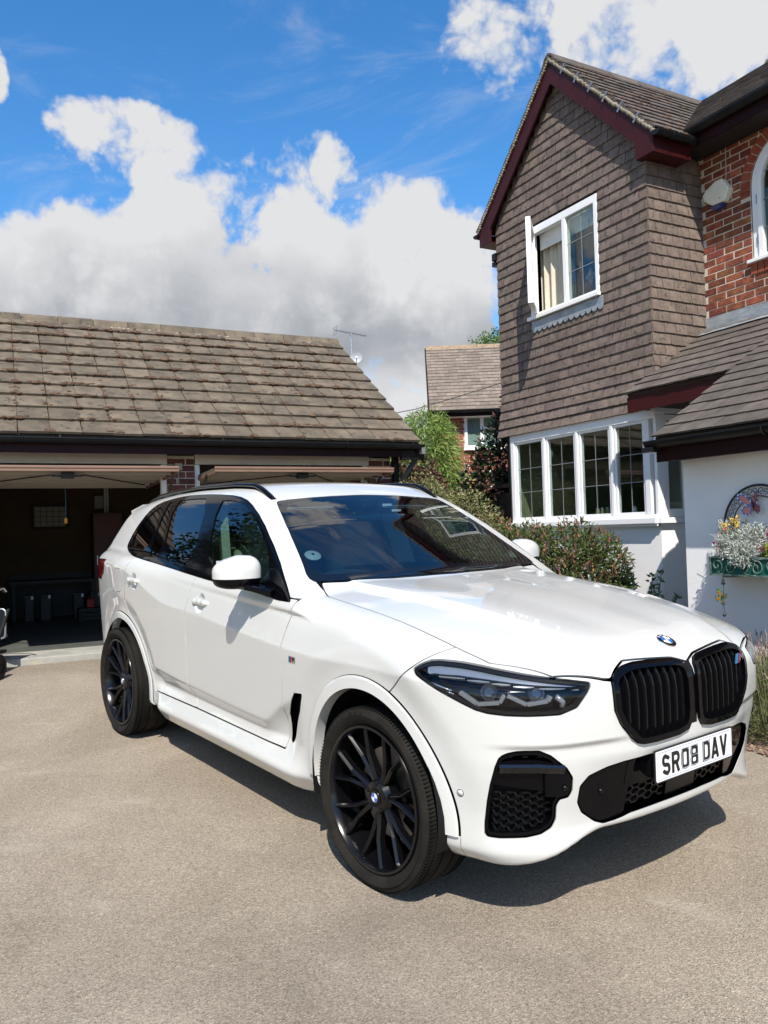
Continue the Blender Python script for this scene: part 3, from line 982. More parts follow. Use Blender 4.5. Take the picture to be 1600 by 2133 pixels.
    MB().box(wx0 - .02, wx1 + .02, -.085, -.037, wz0 - .022, wz0 + .022).build('sill', WHITE_UPVC, win, bevel=.005)
    MB().box(-1.214, wx1 - .056, -.004, .004, wz0 + .06, wz1 - .09).build('pane', GLASS_HOUSE, win)
    ld = MB()
    for x in (-.975,):
        ld.box(x - .004, x + .004, -.0075, -.0045, wz0 + .06, wz1 - .09)
    for z in (4.37, 4.70):
        ld.box(-1.214, wx1 - .056, -.008, -.005, z - .004, z + .004)
    ld.build('glazing_bar', LEADING, win)
    # open sash on its left hinge
    S = T(wx0 + .060, -.02, 0) @ RZ(R(-44))
    sa = MB()
    z0, z1 = wz0 + .055, wz1 - .055
    for x0, x1, za, zb in ((0, .058, z0, z1), (.49, .548, z0, z1), (.058, .49, z0, z0 + .058), (.058, .49, z1 - .058, z1)):
        sa.mbox(S, x0, x1, -.028, .03, za, zb)
    sash = sa.build('sash', WHITE_UPVC, win, bevel=.004)
    MB().mbox(S, .058, .49, -.004, .004, z0 + .058, z1 - .058).build('pane', GLASS_HOUSE, sash)
    sb = MB(); sb.mbox(S, .27, .278, -.009, -.005, z0 + .058, z1 - .058)
    for z in (4.37, 4.70):
        sb.mbox(S, .058, .49, -.0095, -.0055, z - .004, z + .004)
    sb.build('glazing_bar', LEADING, sash)
    hd = MB(); hd.mbox(S, .508, .532, .031, .046, 4.52, 4.60); hd.tube([S @ Vector((.52, .05, 4.58)), S @ Vector((.52, .075, 4.56)), S @ Vector((.515, .075, 4.45))], .009, 6); hd.mbox(S, .04, .50, .031, .036, z0 + .01, z0 + .03)
    hd.build('handle', WHITE_UPVC, sash)
    # lead apron with scalloped edge below
    ap = []
    n = 13; x0, x1 = -1.86, -.63
    ap = [(x0, 3.955), (x1, 3.955)]
    sw_ = (x1 - x0) / n
    for i in range(n):
        cx = x1 - sw_ * (i + .5)
        for a in range(7):
            t = PI * a / 6
            ap.append((cx + sw_ / 2 * math.cos(t) * .96, 3.855 - .045 * math.sin(t)))
    MB().prism(ap, frame(Vector((0, -.040, 0)), Vector((1, 0, 0)), Vector((0, 0, 1)), Vector((0, -1, 0))), 0, .004).build('lead_apron', LEAD, win)
    # room behind
    rm = MB(); rm.box(-2.45, -.12, 2.6, 2.62, 2.9, 5.25); rm.box(-2.47, -2.45, .06, 2.6, 2.9, 5.25); rm.box(-.14, -.12, .06, 2.6, 2.9, 5.25); rm.box(-2.45, -.12, .06, 2.6, 5.23, 5.25); rm.box(-2.45, -.12, .06, 2.6, 2.88, 2.9)
    rm.build('bedroom', mat('bedroom_wall', (.16, .16, .17), rough=.9), h)

    # ---- bay window
    bz0, bz1 = 1.55, 2.515
    by = -.06
    posts = (-2.29, -1.68, -1.11, -.56, -.06)
    b = MB()
    for i, x in enumerate(posts):
        w = .042 if 0 < i < 4 else .07
        b.box(x - w * .5, x + w * .5, by - .02, by + .06, bz0, bz1)
    b.box(posts[0] - .0375, .06, by - .022, by + .062, bz1 + .001, 2.62)
    b.box(posts[0] - .0375, .06, by - .022, by + .062, bz0 - .05, bz0 - .001)
    bay = b.build('bay_window', WHITE_UPVC, h, bevel=.005)
    MB().box(posts[0] - .06, .075, by - .075, by - .023, 1.455, 1.515).box(posts[0] - .04, .07, by - .045, by - .024, 1.43, 1.454).build('sill', WHITE_UPVC, bay, bevel=.006)
    for i in range(4):
        a, c = posts[i] + .03, posts[i + 1] - .03
        if i == 0:
            a += .012
        if i == 3:
            c -= .012
        f = MB(); frame_boxes(f, a, c, bz0 + .002, bz1 - .002, by - .005, by + .045, .026)
        sash = f.build('casement', WHITE_UPVC, bay, bevel=.004)
        MB().box(a + .026, c - .026, by + .015, by + .021, bz0 + .028, bz1 - .028).build('pane', GLASS_HOUSE, sash)
        g = MB(); mx = (a + c) / 2
        g.box(mx - .0035, mx + .0035, by + .0115, by + .0145, bz0 + .028, bz1 - .028)
        for z in (bz0 + .34, bz0 + .63):
            g.box(a + .026, c - .026, by + .011, by + .014, z - .0035, z + .0035)
        g.build('glazing_bar', LEADING, sash)
    # return of the bay: moulded pilaster and a narrow window
    p = MB(); p.box(.03, .068, -.075, .02, 1.515, 2.60); p.box(.03, .058, .021, .06, 1.515, 2.60); p.box(.03, .075, -.085, .36, 2.57, 2.62)
    p.box(.03, .05, .061, .10, 1.515, 2.56); p.box(.03, .05, .30, .37, 1.515, 2.56); p.box(.03, .049, .101, .299, 1.515, 1.60); p.box(.03, .049, .101, .299, 2.12, 2.20)
    p.box(.03, .046, .101, .299, 2.5, 2.56)
    p.build('pilaster', WHITE_UPVC, bay, bevel=.004)
    MB().box(.034, .038, .10, .30, 1.60, 2.50).build('pane', GLASS_HOUSE, bay)
    MB().box(.03, .12, -.10, .37, 1.455, 1.512).build('sill', WHITE_UPVC, bay, bevel=.006)
    # white wall under the bay, and round the recess
    w = MB(); w.box(posts[0] - .03, .05, -.045, .2, -.1, 1.43); w.box(.051, .06, -.045, YM - .02, -.1, 1.45)
    w.box(.03, .055, .371, YM, 1.4, 2.6); w.box(.0, 2.2, YM - .02, YM - .005, -.1, 3.3)
    w.build('plinth_wall', RENDER_WHITE, h)
    # dining room seen through the bay
    rm = MB(); rm.box(XW + .12, -.06, 3.4, 3.42, .3, 2.6); rm.box(XW + .1, XW + .12, .0, 3.4, .3, 2.6); rm.box(XW + .12, -.06, .0, 3.4, 2.60, 2.62); rm.box(XW + .12, -.06, .0, 3.4, .28, .3); rm.box(-.08, -.06, .4, 3.4, .3, 2.6)
    rm.build('dining_room', room, h)

    # ---- brick wall with the arched window
    R0, cx, zs, zsill = .455, 1.075, 4.78, 4.02

    def skip(a, b_, z):
        if z > zs:
            d = .565 ** 2 - (z - zs) ** 2
            if d <= 0:
                return [(a, b_)]
            L_, R_ = cx - math.sqrt(d), cx + math.sqrt(d)
        elif z > zs - .10:
            L_, R_ = cx - .565, cx + .565
        elif z > zsill:
            L_, R_ = cx - R0 - .005, cx + R0 + .005
        elif z > zsill - .115:
            L_, R_ = cx - R0 - .03, cx + R0 + .03
        else:
            return [(a, b_)]
        o = []
        if a < L_:
            o.append((a, min(b_, L_)))
        if b_ > R_:
            o.append((max(a, R_), b_))
        return o
    mb_ = MB()
    yb = YM + .0045
    z0, z1 = 3.3, 5.47
    mb_.add([(0, yb, z0), (cx - R0, yb, z0), (cx - R0, yb, z1), (0, yb, z1)], [(0, 1, 2, 3)])
    mb_.add([(cx + R0, yb, z0), (XE, yb, z0), (XE, yb, z1), (cx + R0, yb, z1)], [(0, 1, 2, 3)])
    mb_.add([(cx - R0, yb, z0), (cx + R0, yb, z0), (cx + R0, yb, zsill), (cx - R0, yb, zsill)], [(0, 1, 2, 3)])
    arc = [(cx + R0 * math.cos(PI * i / 16), yb, zs + R0 * math.sin(PI * i / 16)) for i in range(17)]
    for i in range(16):
        mb_.add([arc[i], (arc[i][0], yb, z1), (arc[i + 1][0], yb, z1), arc[i + 1]], [(0, 1, 2, 3)])
    bw = mb_.build('brick_wall', mort, h)
    MB().box(0, XE, YM + .06, 7, -.1, 3.2).box(XE - .1, XE, YM + .06, 7, 3.2, 5.4).box(0, XE, 6.9, 7, 0, 5.4).build('inner_wall', plain, h)
    brick_wall(bw, BRICK_RED, wall_brick_spots(.012, 4.95, 3.46, 5.47, skip, phase=.06), T(0, YM, 0))
    # voussoirs, corbel creasing and soldier sill
    for i in range(19):
        a = PI * (i + .5) / 19
        M = frame(Vector((cx + .512 * math.cos(a), YM - .004, zs + .512 * math.sin(a))), Vector((-math.sin(a), 0, math.cos(a))), Vector((0, 1, 0)), Vector((math.cos(a), 0, math.sin(a))))
        mb = MB(); mb.add([(-.034, 0, -.055), (.034, 0, -.055), (.041, 0, .055), (-.041, 0, .055), (-.034, .06, -.055), (.034, .06, -.055), (.041, .06, .055), (-.041, .06, .055)], [(0, 1, 2, 3), (0, 4, 5, 1), (1, 5, 6, 2), (2, 6, 7, 3), (3, 7, 4, 0)])
        link('brick', raw_mesh('arch_brick_face', mb, BRICK_ARCH), bw, M=M)
    for s in (-1, 1):
        for k in range(3):
            mb = MB().box(-.055, .055, -.012 + .004 * k, .05, -.011, .011)
            link('creasing_tile', raw_mesh('creasing_face', mb, BRICK_ARCH), bw, M=T(cx + s * .515, YM, zs - .014 - .028 * k))
    mb = raw_mesh('sill_brick_face', MB().box(-.033, .033, -.012, .06, -.052, .052), BRICK_ARCH)
    k = cx - R0
    while k < cx + R0 + .02:
        link('brick', mb, bw, M=T(k + .012, YM, zsill - .062)); k += .0755
    # the arched window
    def ring(r0, r1, y0, y1, n=18):
        m = MB()
        pts = [(cx + q * math.cos(PI * i / n), zs + q * math.sin(PI * i / n)) for q in (r0, r1) for i in range(n + 1)]
        o = [(cx + r1, zsill)] + [(cx + r1 * math.cos(PI * i / n), zs + r1 * math.sin(PI * i / n)) for i in range(n + 1)] + [(cx - r1, zsill)]
        i_ = [(cx + r0, zsill + (r1 - r0))] + [(cx + r0 * math.cos(PI * i / n), zs + r0 * math.sin(PI * i / n)) for i in range(n + 1)] + [(cx - r0, zsill + (r1 - r0))]
        N_ = len(o)
        vs = [(x, y0, z) for x, z in o] + [(x, y0, z) for x, z in i_] + [(x, y1, z) for x, z in o] + [(x, y1, z) for x, z in i_]
        fs = []
        for q in range(N_):
            q2 = (q + 1) % N_
            fs += [(q, q2, N_ + q2, N_ + q), (2 * N_ + q, 3 * N_ + q, 3 * N_ + q2, 2 * N_ + q2), (q, 2 * N_ + q, 2 * N_ + q2, q2), (N_ + q, N_ + q2, 3 * N_ + q2, 3 * N_ + q)]
        return m.add(vs, fs)
    aw = ring(.385, R0 - .003, YM + .012, YM + .075).build('arched_window', WHITE_UPVC, h)
    ring(.335, .383, YM - .004, YM + .05).build('casement', WHITE_UPVC, aw)
    pts = [(cx + .34 * math.cos(PI * i / 18), YM + .03, zs + .34 * math.sin(PI * i / 18)) for i in range(19)]
    MB().add([(cx + .34, YM + .03, zsill + .1)] + pts + [(cx - .34, YM + .03, zsill + .1)], [tuple(range(21))]).build('pane', GLASS_HOUSE, aw)
    g = MB()
    for z in (4.34, 4.62, 4.9):
        g.box(cx - .335, cx + .335, YM + .024, YM + .028, z - .004, z + .004)
    for x in (cx - .11, cx + .11):
        g.box(x - .004, x + .004, YM + .0235, YM + .0275, zsill + .1, zs + .32)
    g.build('glazing_bar', LEADING, aw)
    MB().box(cx - R0 - .04, cx + R0 + .04, YM - .05, YM + .03, zsill - .004, zsill + .03).build('sill', WHITE_UPVC, aw, bevel=.005)
    hg = MB().box(cx - .40, cx - .386, YM - .002, YM + .012, 4.20, 4.29).box(cx - .40, cx - .386, YM - .002, YM + .012, 4.60, 4.69).build('hinge', SILVER, aw)
    MB().box(.3, 1.9, 2.6, 2.65, 3.3, 5.4).box(.28, .3, YM + .1, 2.6, 3.3, 5.4).box(1.9, 1.92, YM + .1, 2.6, 3.3, 5.4).box(.3, 1.9, YM + .1, 2.6, 5.38, 5.4).box(.3, 1.9, YM + .1, 2.6, 3.3, 3.32).build('landing_room', room, h)
    # lead flashing at the head of the lower roof
    fl = MB(); n = 20
    vs = []
    for i in range(n + 1):
        x = -.01 + 2.5 * i / n
        vs += [(x, YM - .012, 3.60 + r.uniform(-.008, .006)), (x, YM - .014, 3.475), (x, YM - .15, 3.41 + r.uniform(-.004, .004))]
    fl.add(vs, [(3 * i + k, 3 * i + 3 + k, 3 * i + 4 + k, 3 * i + 1 + k) for i in range(n) for k in (0, 1)])
    fl.build('lead_flashing', LEAD, h)

    # ---- the two steps of the lower roof
    sl = math.atan2(3.459 - 2.754, YM + .361)
    tm = [tile_mesh('lower_tile_face', .20, .176, .06, .016, ROOF_TILE, r, camber=.007) for _ in range(5)]

    def slope_roof(name, xa, xb, y0, z0, y1, gauge, parent, meshes, tw_, ang, limit=150, extra_mat=None):
        Mr = frame(Vector((0, y0, z0)), Vector((1, 0, 0)), Vector((0, math.cos(ang), math.sin(ang))), Vector((0, -math.sin(ang), math.cos(ang))))
        L_ = (y1 - y0) / math.cos(ang)
        dk = MB().mbox(Mr, xa + .015, xb - .015, .02, L_, -.045, -.003).build(name, DARK_WOOD, parent)
        sp = []; j = 0
        while j * gauge < L_ - .04:
            off = (j % 2) * tw_ / 2
            i = -1
            while i * tw_ + off + xa < xb:
                a, c = max(xa, xa + i * tw_ + off), min(xb, xa + i * tw_ + off + tw_); i += 1
                if c - a < .03:
                    continue
                M = Mr @ T((a + c) / 2, j * gauge + r.uniform(-.003, .003), r.uniform(-.001, .002)) @ Matrix.Rotation(r.uniform(-.008, .008), 4, 'Z') @ Matrix.Rotation(r.uniform(-.008, .008), 4, 'Y') @ Matrix.Diagonal(((c - a) / tw_, 1, 1, 1))
                sp.append((M, r.randrange(len(meshes))))
            j += 1
        pieces(dk, 'tile', meshes, sp, limit=limit, stuff_name='roof_tiles', stuff_mat=ROOF_TILE)
        return dk
    slope_roof('lower_roof', -.03, 1.232, -.385, 2.739, YM - .03, .176, h, tm, .20, sl)
    slope_roof('porch_roof', 1.235, 4.4, -1.365, 2.130, YM - .03, .176, h, tm, .20, sl)
    f = MB(); f.box(-.02, 1.232, -.362, -.340, 2.565, 2.715); f.box(-.02, .005, -.339, .0, 2.60, 2.72)
    f.build('fascia', MAROON, h)
    MB().box(-.02, 1.235, -.339, YM - .02, 2.622, 2.632).build('soffit', DARK_WOOD, h)
    f = MB(); f.box(1.237, 4.4, -1.325, -1.303, 1.945, 2.10)
    Mv = frame(Vector((1.236, -1.32, 2.14)), Vector((1, 0, 0)), Vector((0, math.cos(sl), math.sin(sl))), Vector((0, -math.sin(sl), math.cos(sl))))
    f.mbox(Mv, 0, .02, .0, 1.1, -.17, -.012)  # verge board, coloured dark for the shade under the roof edge
    f.build('fascia', DARK_MAROON, h)
    MB().box(1.24, 4.4, -1.302, -1.09, 1.962, 1.972).build('soffit', DARK_WOOD, h)

    def gutter(x0, x1, y, z, parent, rad=.056):
        g = MB(); pr = [(rad * math.cos(PI * i / 8), -rad * math.sin(PI * i / 8)) for i in range(9)]
        for i in range(8):
            g.add([(x0, y + pr[i][0], z + pr[i][1]), (x1, y + pr[i][0], z + pr[i][1]), (x1, y + pr[i + 1][0], z + pr[i + 1][1]), (x0, y + pr[i + 1][0], z + pr[i + 1][1])], [(0, 1, 2, 3)])
        for x in (x0, x1 - .005):
            g.prism([(y + a, z + c) for a, c in pr], frame(Vector((0, 0, 0)), Vector((0, 1, 0)), Vector((0, 0, 1)), Vector((1, 0, 0))), x, x + .005)
        g.bar((x0, y - rad, z), (x1, y - rad, z), .010, .014)
        return g
    gt = gutter(1.21, 4.4, -1.385, 2.105, h); gt.box(1.20, 1.30, -1.45, -1.33, 2.02, 2.06)
    gt.build('gutter', BLACK_GUTTER, h, smooth=True, angle=.6)
    MB().tube([(2.28, -1.385 + .064 * math.cos(PI * i / 8), 2.105 - .064 * math.sin(PI * i / 8)) for i in range(9)], .008, 5).build('gutter_clip', BLACK_GUTTER, h)
    # white porch wall
    MB().box(1.285, 4.4, -1.085, -.9, -.2, 1.965).box(1.285, 1.45, -.899, YM - .05, -.2, 2.3).build('porch_wall', RENDER_WHITE, h)

    # ---- gable roof at 45 degrees
    ax, az_, yv = -1.275, 6.885, -.145
    gm = [tile_mesh('gable_tile_face', .20, .178, .06, .018, ROOF_TILE, r, camber=.007) for _ in range(5)]
    ang = R(45)
    L_ = 1.53 / math.cos(ang)
    for s in (1, -1):
        Mr = frame(Vector((ax + s * 1.53, 0, az_ - 1.53)), Vector((0, s, 0)), Vector((-s * math.cos(ang), 0, math.sin(ang))), Vector((s * math.sin(ang), 0, math.cos(ang))))
        y0, y1 = yv, 2.5
        xa, xb = (y0, y1) if s > 0 else (-y1, -y0)
        dk = MB().mbox(Mr, xa + .02, xb, .02, L_, -.04, -.003).build('gable_roof', DARK_WOOD, h)
        sp = []
        for j in range(12):
            off = (j % 2) * .10
            i = -1
            while i * .2 + off < 2.65:
                a, c = max(0, i * .2 + off), i * .2 + off + .2; i += 1
                if c - a < .03:
                    continue
                m_ = (a + c) / 2
                px = y0 + m_ if s > 0 else -(y0 + m_)
                # only what stands above the main roof
                hx = 1.53 - j * .178 * math.cos(ang)
                if y0 + a > .42 + (1.53 - hx) * 1.33 + .15:
                    continue
                M = Mr @ T(px, j * .178 + r.uniform(-.003, .003), r.uniform(-.001, .003)) @ Matrix.Rotation(r.uniform(-.010, .010), 4, 'Z') @ Matrix.Rotation(r.uniform(-.010, .010), 4, 'Y') @ Matrix.Diagonal(((c - a) / .2, 1, 1, 1))
                sp.append((M, r.randrange(5)))
        pieces(dk, 'tile', gm, sp, limit=150 if s > 0 else 24, stuff_name='roof_tiles', stuff_mat=ROOF_TILE)
        # verge pointing
        vm = MB()
        for k in range(70):
            t = L_ * (k + .5) / 70
            vm.ball(Mr @ Vector(((xa + .012) if s > 0 else (xb - .012), t, -.012 + r.uniform(-.008, .006))), (.022 + r.uniform(0, .012), .022, .018 + r.uniform(0, .008)), nu=6, nv=4)
        vm.build('verge_mortar', mat('verge_lichen', (.34, .31, .23), (.19, .165, .12), rough=1, scale=24, bump=.6, bscale=80) if 'verge_lichen' not in MATS else MATS['verge_lichen'], dk, smooth=True, kind='stuff')
        if s > 0:
            for k in range(6):
                q = .30 + k * .30
                MB().mbox(Mr, xa - .006, xa + .012, q, q + .022, -.06, .045).build('verge_clip', STEEL, dk)
        # moss in the courses
        mm = MB()
        for k in range(150):
            j = r.randrange(12); yy = r.uniform(xa + .05, xa + 1.7 if s > 0 else xb - .05)
            mm.ball(Mr @ Vector((yy, j * .178 + r.uniform(-.012, .02), .03)), (r.uniform(.015, .05), r.uniform(.01, .02), r.uniform(.008, .016)), Mr.to_3x3(), nu=6, nv=4)
        mm.build('moss', MOSS, dk, smooth=True, kind='stuff')
    for k in range(6):
        y0 = yv + k * .45
        mb = MB(); pr = [(-.12, -.10), (-.065, -.01), (0, .028), (.065, -.01), (.12, -.10)]
        vs = [(ax + x, y0 + e * .442, az_ + z + .03) for e in (0, 1) for x, z in pr] + [(ax + x * .85, y0 + e * .442, az_ + z + .008) for e in (0, 1) for x, z in pr]
        fs = []
        for q in range(4):
            fs += [(q, q + 1, 6 + q, 5 + q), (10 + q, 15 + q, 16 + q, 11 + q), (q, 10 + q, 11 + q, q + 1), (5 + q, 6 + q, 16 + q, 15 + q)]
        mb.add(vs, fs).build('ridge_tile', ROOF_TILE, h)
    # bargeboards with boxed feet
    for s in (1, -1):
        poly = [(0, 6.845), (1.50, 5.345), (1.50, 5.15), (1.262, 5.15), (1.262, 5.325), (0, 6.587)]
        pl = [(ax + s * x, z) for x, z in poly]
        pl = pl if s > 0 else pl[::-1]
        bb = MB().prism(pl, frame(Vector((0, 0, 0)), Vector((1, 0, 0)), Vector((0, 0, 1)), Vector((0, -1, 0))), .10, .128)
        bb.build('bargeboard', MAROON, h, bevel=.003)
        xa, xb = sorted((ax + s * 1.262, ax + s * 1.5))
        MB().box(xa + .002, xb - .002, -.099, .40, 5.152, 5.165).box(*( (xb - .02, xb) if s > 0 else (xa, xa + .02)), -.099, .40, 5.168, 5.335).build('boxed_eaves', MAROON, h)
        MB().add([(ax, -.1, 6.80), (ax, .03, 6.80), (ax + s * 1.5, .03, 5.30), (ax + s * 1.5, -.1, 5.30)], [(0, 1, 2, 3)]).build('soffit', DARK_WOOD, h)
        gx = ax + s * 1.555
        g = MB(); pr = [(.052 * math.cos(PI * i / 8), -.052 * math.sin(PI * i / 8)) for i in range(9)]
        for i in range(8):
            g.add([(gx + pr[i][0], -.15, 5.335 + pr[i][1]), (gx + pr[i][0], .44, 5.335 + pr[i][1]), (gx + pr[i + 1][0], .44, 5.335 + pr[i + 1][1]), (gx + pr[i + 1][0], -.15, 5.335 + pr[i + 1][1])], [(0, 1, 2, 3)])
        g.prism([(gx + a, 5.335 + c) for a, c in pr], frame(Vector((0, 0, 0)), Vector((1, 0, 0)), Vector((0, 0, 1)), Vector((0, -1, 0))), .148, .153)
        for y in (0.05, .30):
            g.tube([(gx + .058 * math.cos(PI * i / 8), y, 5.335 - .058 * math.sin(PI * i / 8)) for i in range(9)], .007, 5)
        g.build('gutter', BLACK_GUTTER, h, smooth=True, angle=.6)
    # bracket under the left foot
    MB().box(XW - .06, XW + .02, -.06, .10, 4.93, 5.02).box(XW - .10, XW - .02, -.03, .07, 4.87, 4.93).build('gutter_outlet', BLACK_GUTTER, h)
    # ---- main roof behind
    am = math.atan2(6.93 - 5.47, 2.43 - .40)
    mm_ = [tile_mesh('main_tile_face', .24, .185, .06, .018, ROOF_TILE, r, camber=.007) for _ in range(4)]
    slope_roof('main_roof', -3.2, 5.2, .385, 5.462, 2.46, .185, h, mm_, .24, am, limit=120)
    MB().box(.25, 5.2, .415, .437, 5.28, 5.44).build('fascia', DARK_MAROON, h)
    MB().box(.02, 5.2, .438, YM + .01, 5.300, 5.312).build('soffit', BLACK_PLASTIC, h)
    gutter(.22, 5.2, .375, 5.432, h).build('gutter', BLACK_GUTTER, h, smooth=True, angle=.6)
    Mb = frame(Vector((0, 4.5, 5.46)), Vector((-1, 0, 0)), Vector((0, -math.cos(am), math.sin(am))), Vector((0, math.sin(am), math.cos(am))))
    MB().mbox(Mb, -5.2, 3.2, 0, 2.5, -.04, .02).build('rear_slope', ROOF_TILE, h)
    for k in range(10):
        x0 = -.3 + k * .45
        MB().add([(x0 + e * .44, 2.44 + y, 6.955 + z) for e in (0, 1) for y, z in ((-.13, -.09), (-.06, .015), (0, .04), (.06, .015), (.13, -.09))], [(q, q + 1, 6 + q, 5 + q) for q in range(4)]).build('ridge_tile', ROOF_TILE, h)
    # valley mortar where the roofs meet
    vm = MB()
    for k in range(60):
        t = k / 59
        x, y, z = .25 - 1.52 * t, .42 + 2.0 * t, 5.40 + 1.5 * t
        vm.ball((x + r.uniform(-.03, .03), y + r.uniform(-.03, .03), z + r.uniform(-.01, .03)), (r.uniform(.02, .05), r.uniform(.02, .05), .02), nu=6, nv=4)
    vm.build('valley_mortar', MATS['verge_lichen'], h, smooth=True, kind='stuff')

    # ---- things at the windows and on the walls
    def at(x, y, z):
        return HM @ T(x, y, z)
    cur = mat('cream_curtain', (.62, .58, .47), (.50, .47, .38), rough=.9, scale=2)
    blue = mat('dark_curtain', (.05, .055, .09), rough=.9)
    t = thing('curtain', 'cream pleated curtain behind the open upstairs casement', 'curtain', at(-1.60, .16, 4.0))
    def drape(xa, xb, n, z0, z1, amp):
        mb = MB(); vs = []
        for i in range(n + 1):
            u = i / n
            vs += [(xa + (xb - xa) * u, amp * math.sin(u * 21) + amp * .4 * math.sin(u * 47), z) for z in (z0, z1)]
        return mb.add(vs, [(2 * i, 2 * i + 2, 2 * i + 3, 2 * i + 1) for i in range(n)])
    drape(-.30, .16, 60, -.6, 1.0, .030).build('drape', cur, t, smooth=True)
    drape(.165, .30, 24, -.6, 1.0, .022).build('lining', blue, t, smooth=True)
    t = thing('roller_blind', 'white roller blind drawn up at the head of the upstairs window', 'blind', at(-1.275, .09, 4.93))
    MB().box(-.53, .53, -.006, .0, -.10, .10).build('cloth', WHITE_UPVC, t)
    MB().tube([(-.53, 0, .10), (.53, 0, .10)], .022, 10).build('roller', WHITE_UPVC, t, smooth=True)
    t = thing('hanging_star', 'brown folded star hanging in the right upstairs pane', 'ornament', at(-.93, .07, 4.26))
    st = MB(); k = []
    for i in range(8):
        a = PI * i / 4; q = .11 if i % 2 == 0 else .055
        k.append((q * math.sin(a), q * math.cos(a)))
    vs = [(x, 0, z) for x, z in k] + [(0, -.035, 0), (0, .035, 0)]
    st.add(vs, [(i, (i + 1) % 8, 8) for i in range(8)] + [((i + 1) % 8, i, 9) for i in range(8)])
    st.build('star', mat('brown_paper', (.20, .12, .08), rough=.7), t)
    MB().tube([(0, 0, .11), (0, 0, .66)], .0025, 4).build('string', DARK_WOOD, t)
    cup = mat('amber_glass_jar', (.45, .30, .16), rough=.2)
    for x, c_, lab in ((-.98, cup, 'amber jar on the inner sill of the third bay pane, leftmost'), (-.90, MATS['grey_cable'], 'grey jar on the inner sill of the third bay pane, middle'), (-.82, cup, 'amber jar on the inner sill of the third bay pane, rightmost'), (-.42, WHITE_UPVC, 'white jar on the inner sill of the fourth bay pane')):
        t = thing('jar', lab, 'jar', at(x, .09, 1.552), 'jars on the bay window sill')
        MB().lathe([(0, 0), (.024, 0), (.026, .02), (.024, .075), (.018, .082), (0, .082)], Matrix.Identity(4), 12).build('body', c_, t, smooth=True)
        MB().lathe([(0, .083), (.021, .083), (.021, .098), (0, .098)], Matrix.Identity(4), 12).build('lid', STEEL, t)
    MB().box(posts[0], -.05, .03, .16, 1.50, 1.55).build('inner_sill', WHITE_UPVC, bay)
    oak = mat('oak_chair', (.30, .17, .08), (.24, .13, .06), rough=.5, scale=4)
    t = thing('dining_chair', 'oak dining chair behind the rightmost bay pane', 'chair', at(-.33, .55, .8))
    cb = MB(); cb.box(-.2, .2, -.015, .015, .82, .88); cb.build('top_rail', oak, t)
    for x in (-.19, .155):
        MB().box(x, x + .035, -.018, .018, -.1, .82).build('post', oak, t)
    for z in (.55, .7):
        MB().box(-.155, .155, -.01, .01, z, z + .04).build('slat', oak, t)
    MB().box(-.2, .2, .02, .42, .3, .34).build('seat', oak, t)
    t = thing('alarm_box', 'cream shield-shaped burglar alarm box with dark blue base on the brick wall', 'alarm box', at(.265, YM, 4.83))
    pl = [(-.165, .03), (-.03, .130), (.06, .132), (.165, .0), (.10, -.14), (-.075, -.125)]
    pl = [(-.165, .04), (-.12, .082), (.005, .142), (.085, .140), (.170, .01), (.105, -.098), (.075, -.102), (-.045, -.098), (-.135, -.028)]
    Mx = frame(Vector((0, 0, 0)), Vector((1, 0, 0)), Vector((0, 0, 1)), Vector((0, -1, 0)))
    cream = mat('cream_plastic', (.74, .72, .60), (.70, .68, .56), rough=.4, scale=3)
    MB().prism(pl[::-1], Mx, .0, .085).build('cover', cream, t, bevel=.016)
    MB().prism([(-.07, -.100), (.085, -.104), (.07, -.150), (-.03, -.158)], Mx, .005, .078).build('strobe', mat('blue_lens', (.012, .03, .12), rough=.15, coat=.5), t, bevel=.006)
    MB().lathe([(0, .088), (.006, .088), (.006, .084)], T(.06, 0, -.055) @ Mx, 10).build('screw', BLACK_PLASTIC, t)
    MB().tube([(.06, -.01, .12), (.085, -.008, .17), (.09, -.008, .55)], .004, 5).build('cable', mat('white_cable', (.5, .48, .45), rough=.6), t)
    return h


build_house()
# ------------------------------------------------------------------ the neighbour's house beyond the hedge
NM = T(-11.14, 9.484, 0) @ RZ(R(50.5))
NB_TILE = mat('neighbour_roof_tile', (.225, .180, .145), (.160, .128, .104), rough=.92, scale=7, rand=.18, hue=.008, bump=.3, bscale=50, spots=((.12, .10, .085), 9, .38))
NB_BRICK = mat('neighbour_brick', (.30, .095, .048), (.19, .060, .034), rough=.9, scale=10, rand=.28, hue=.012)


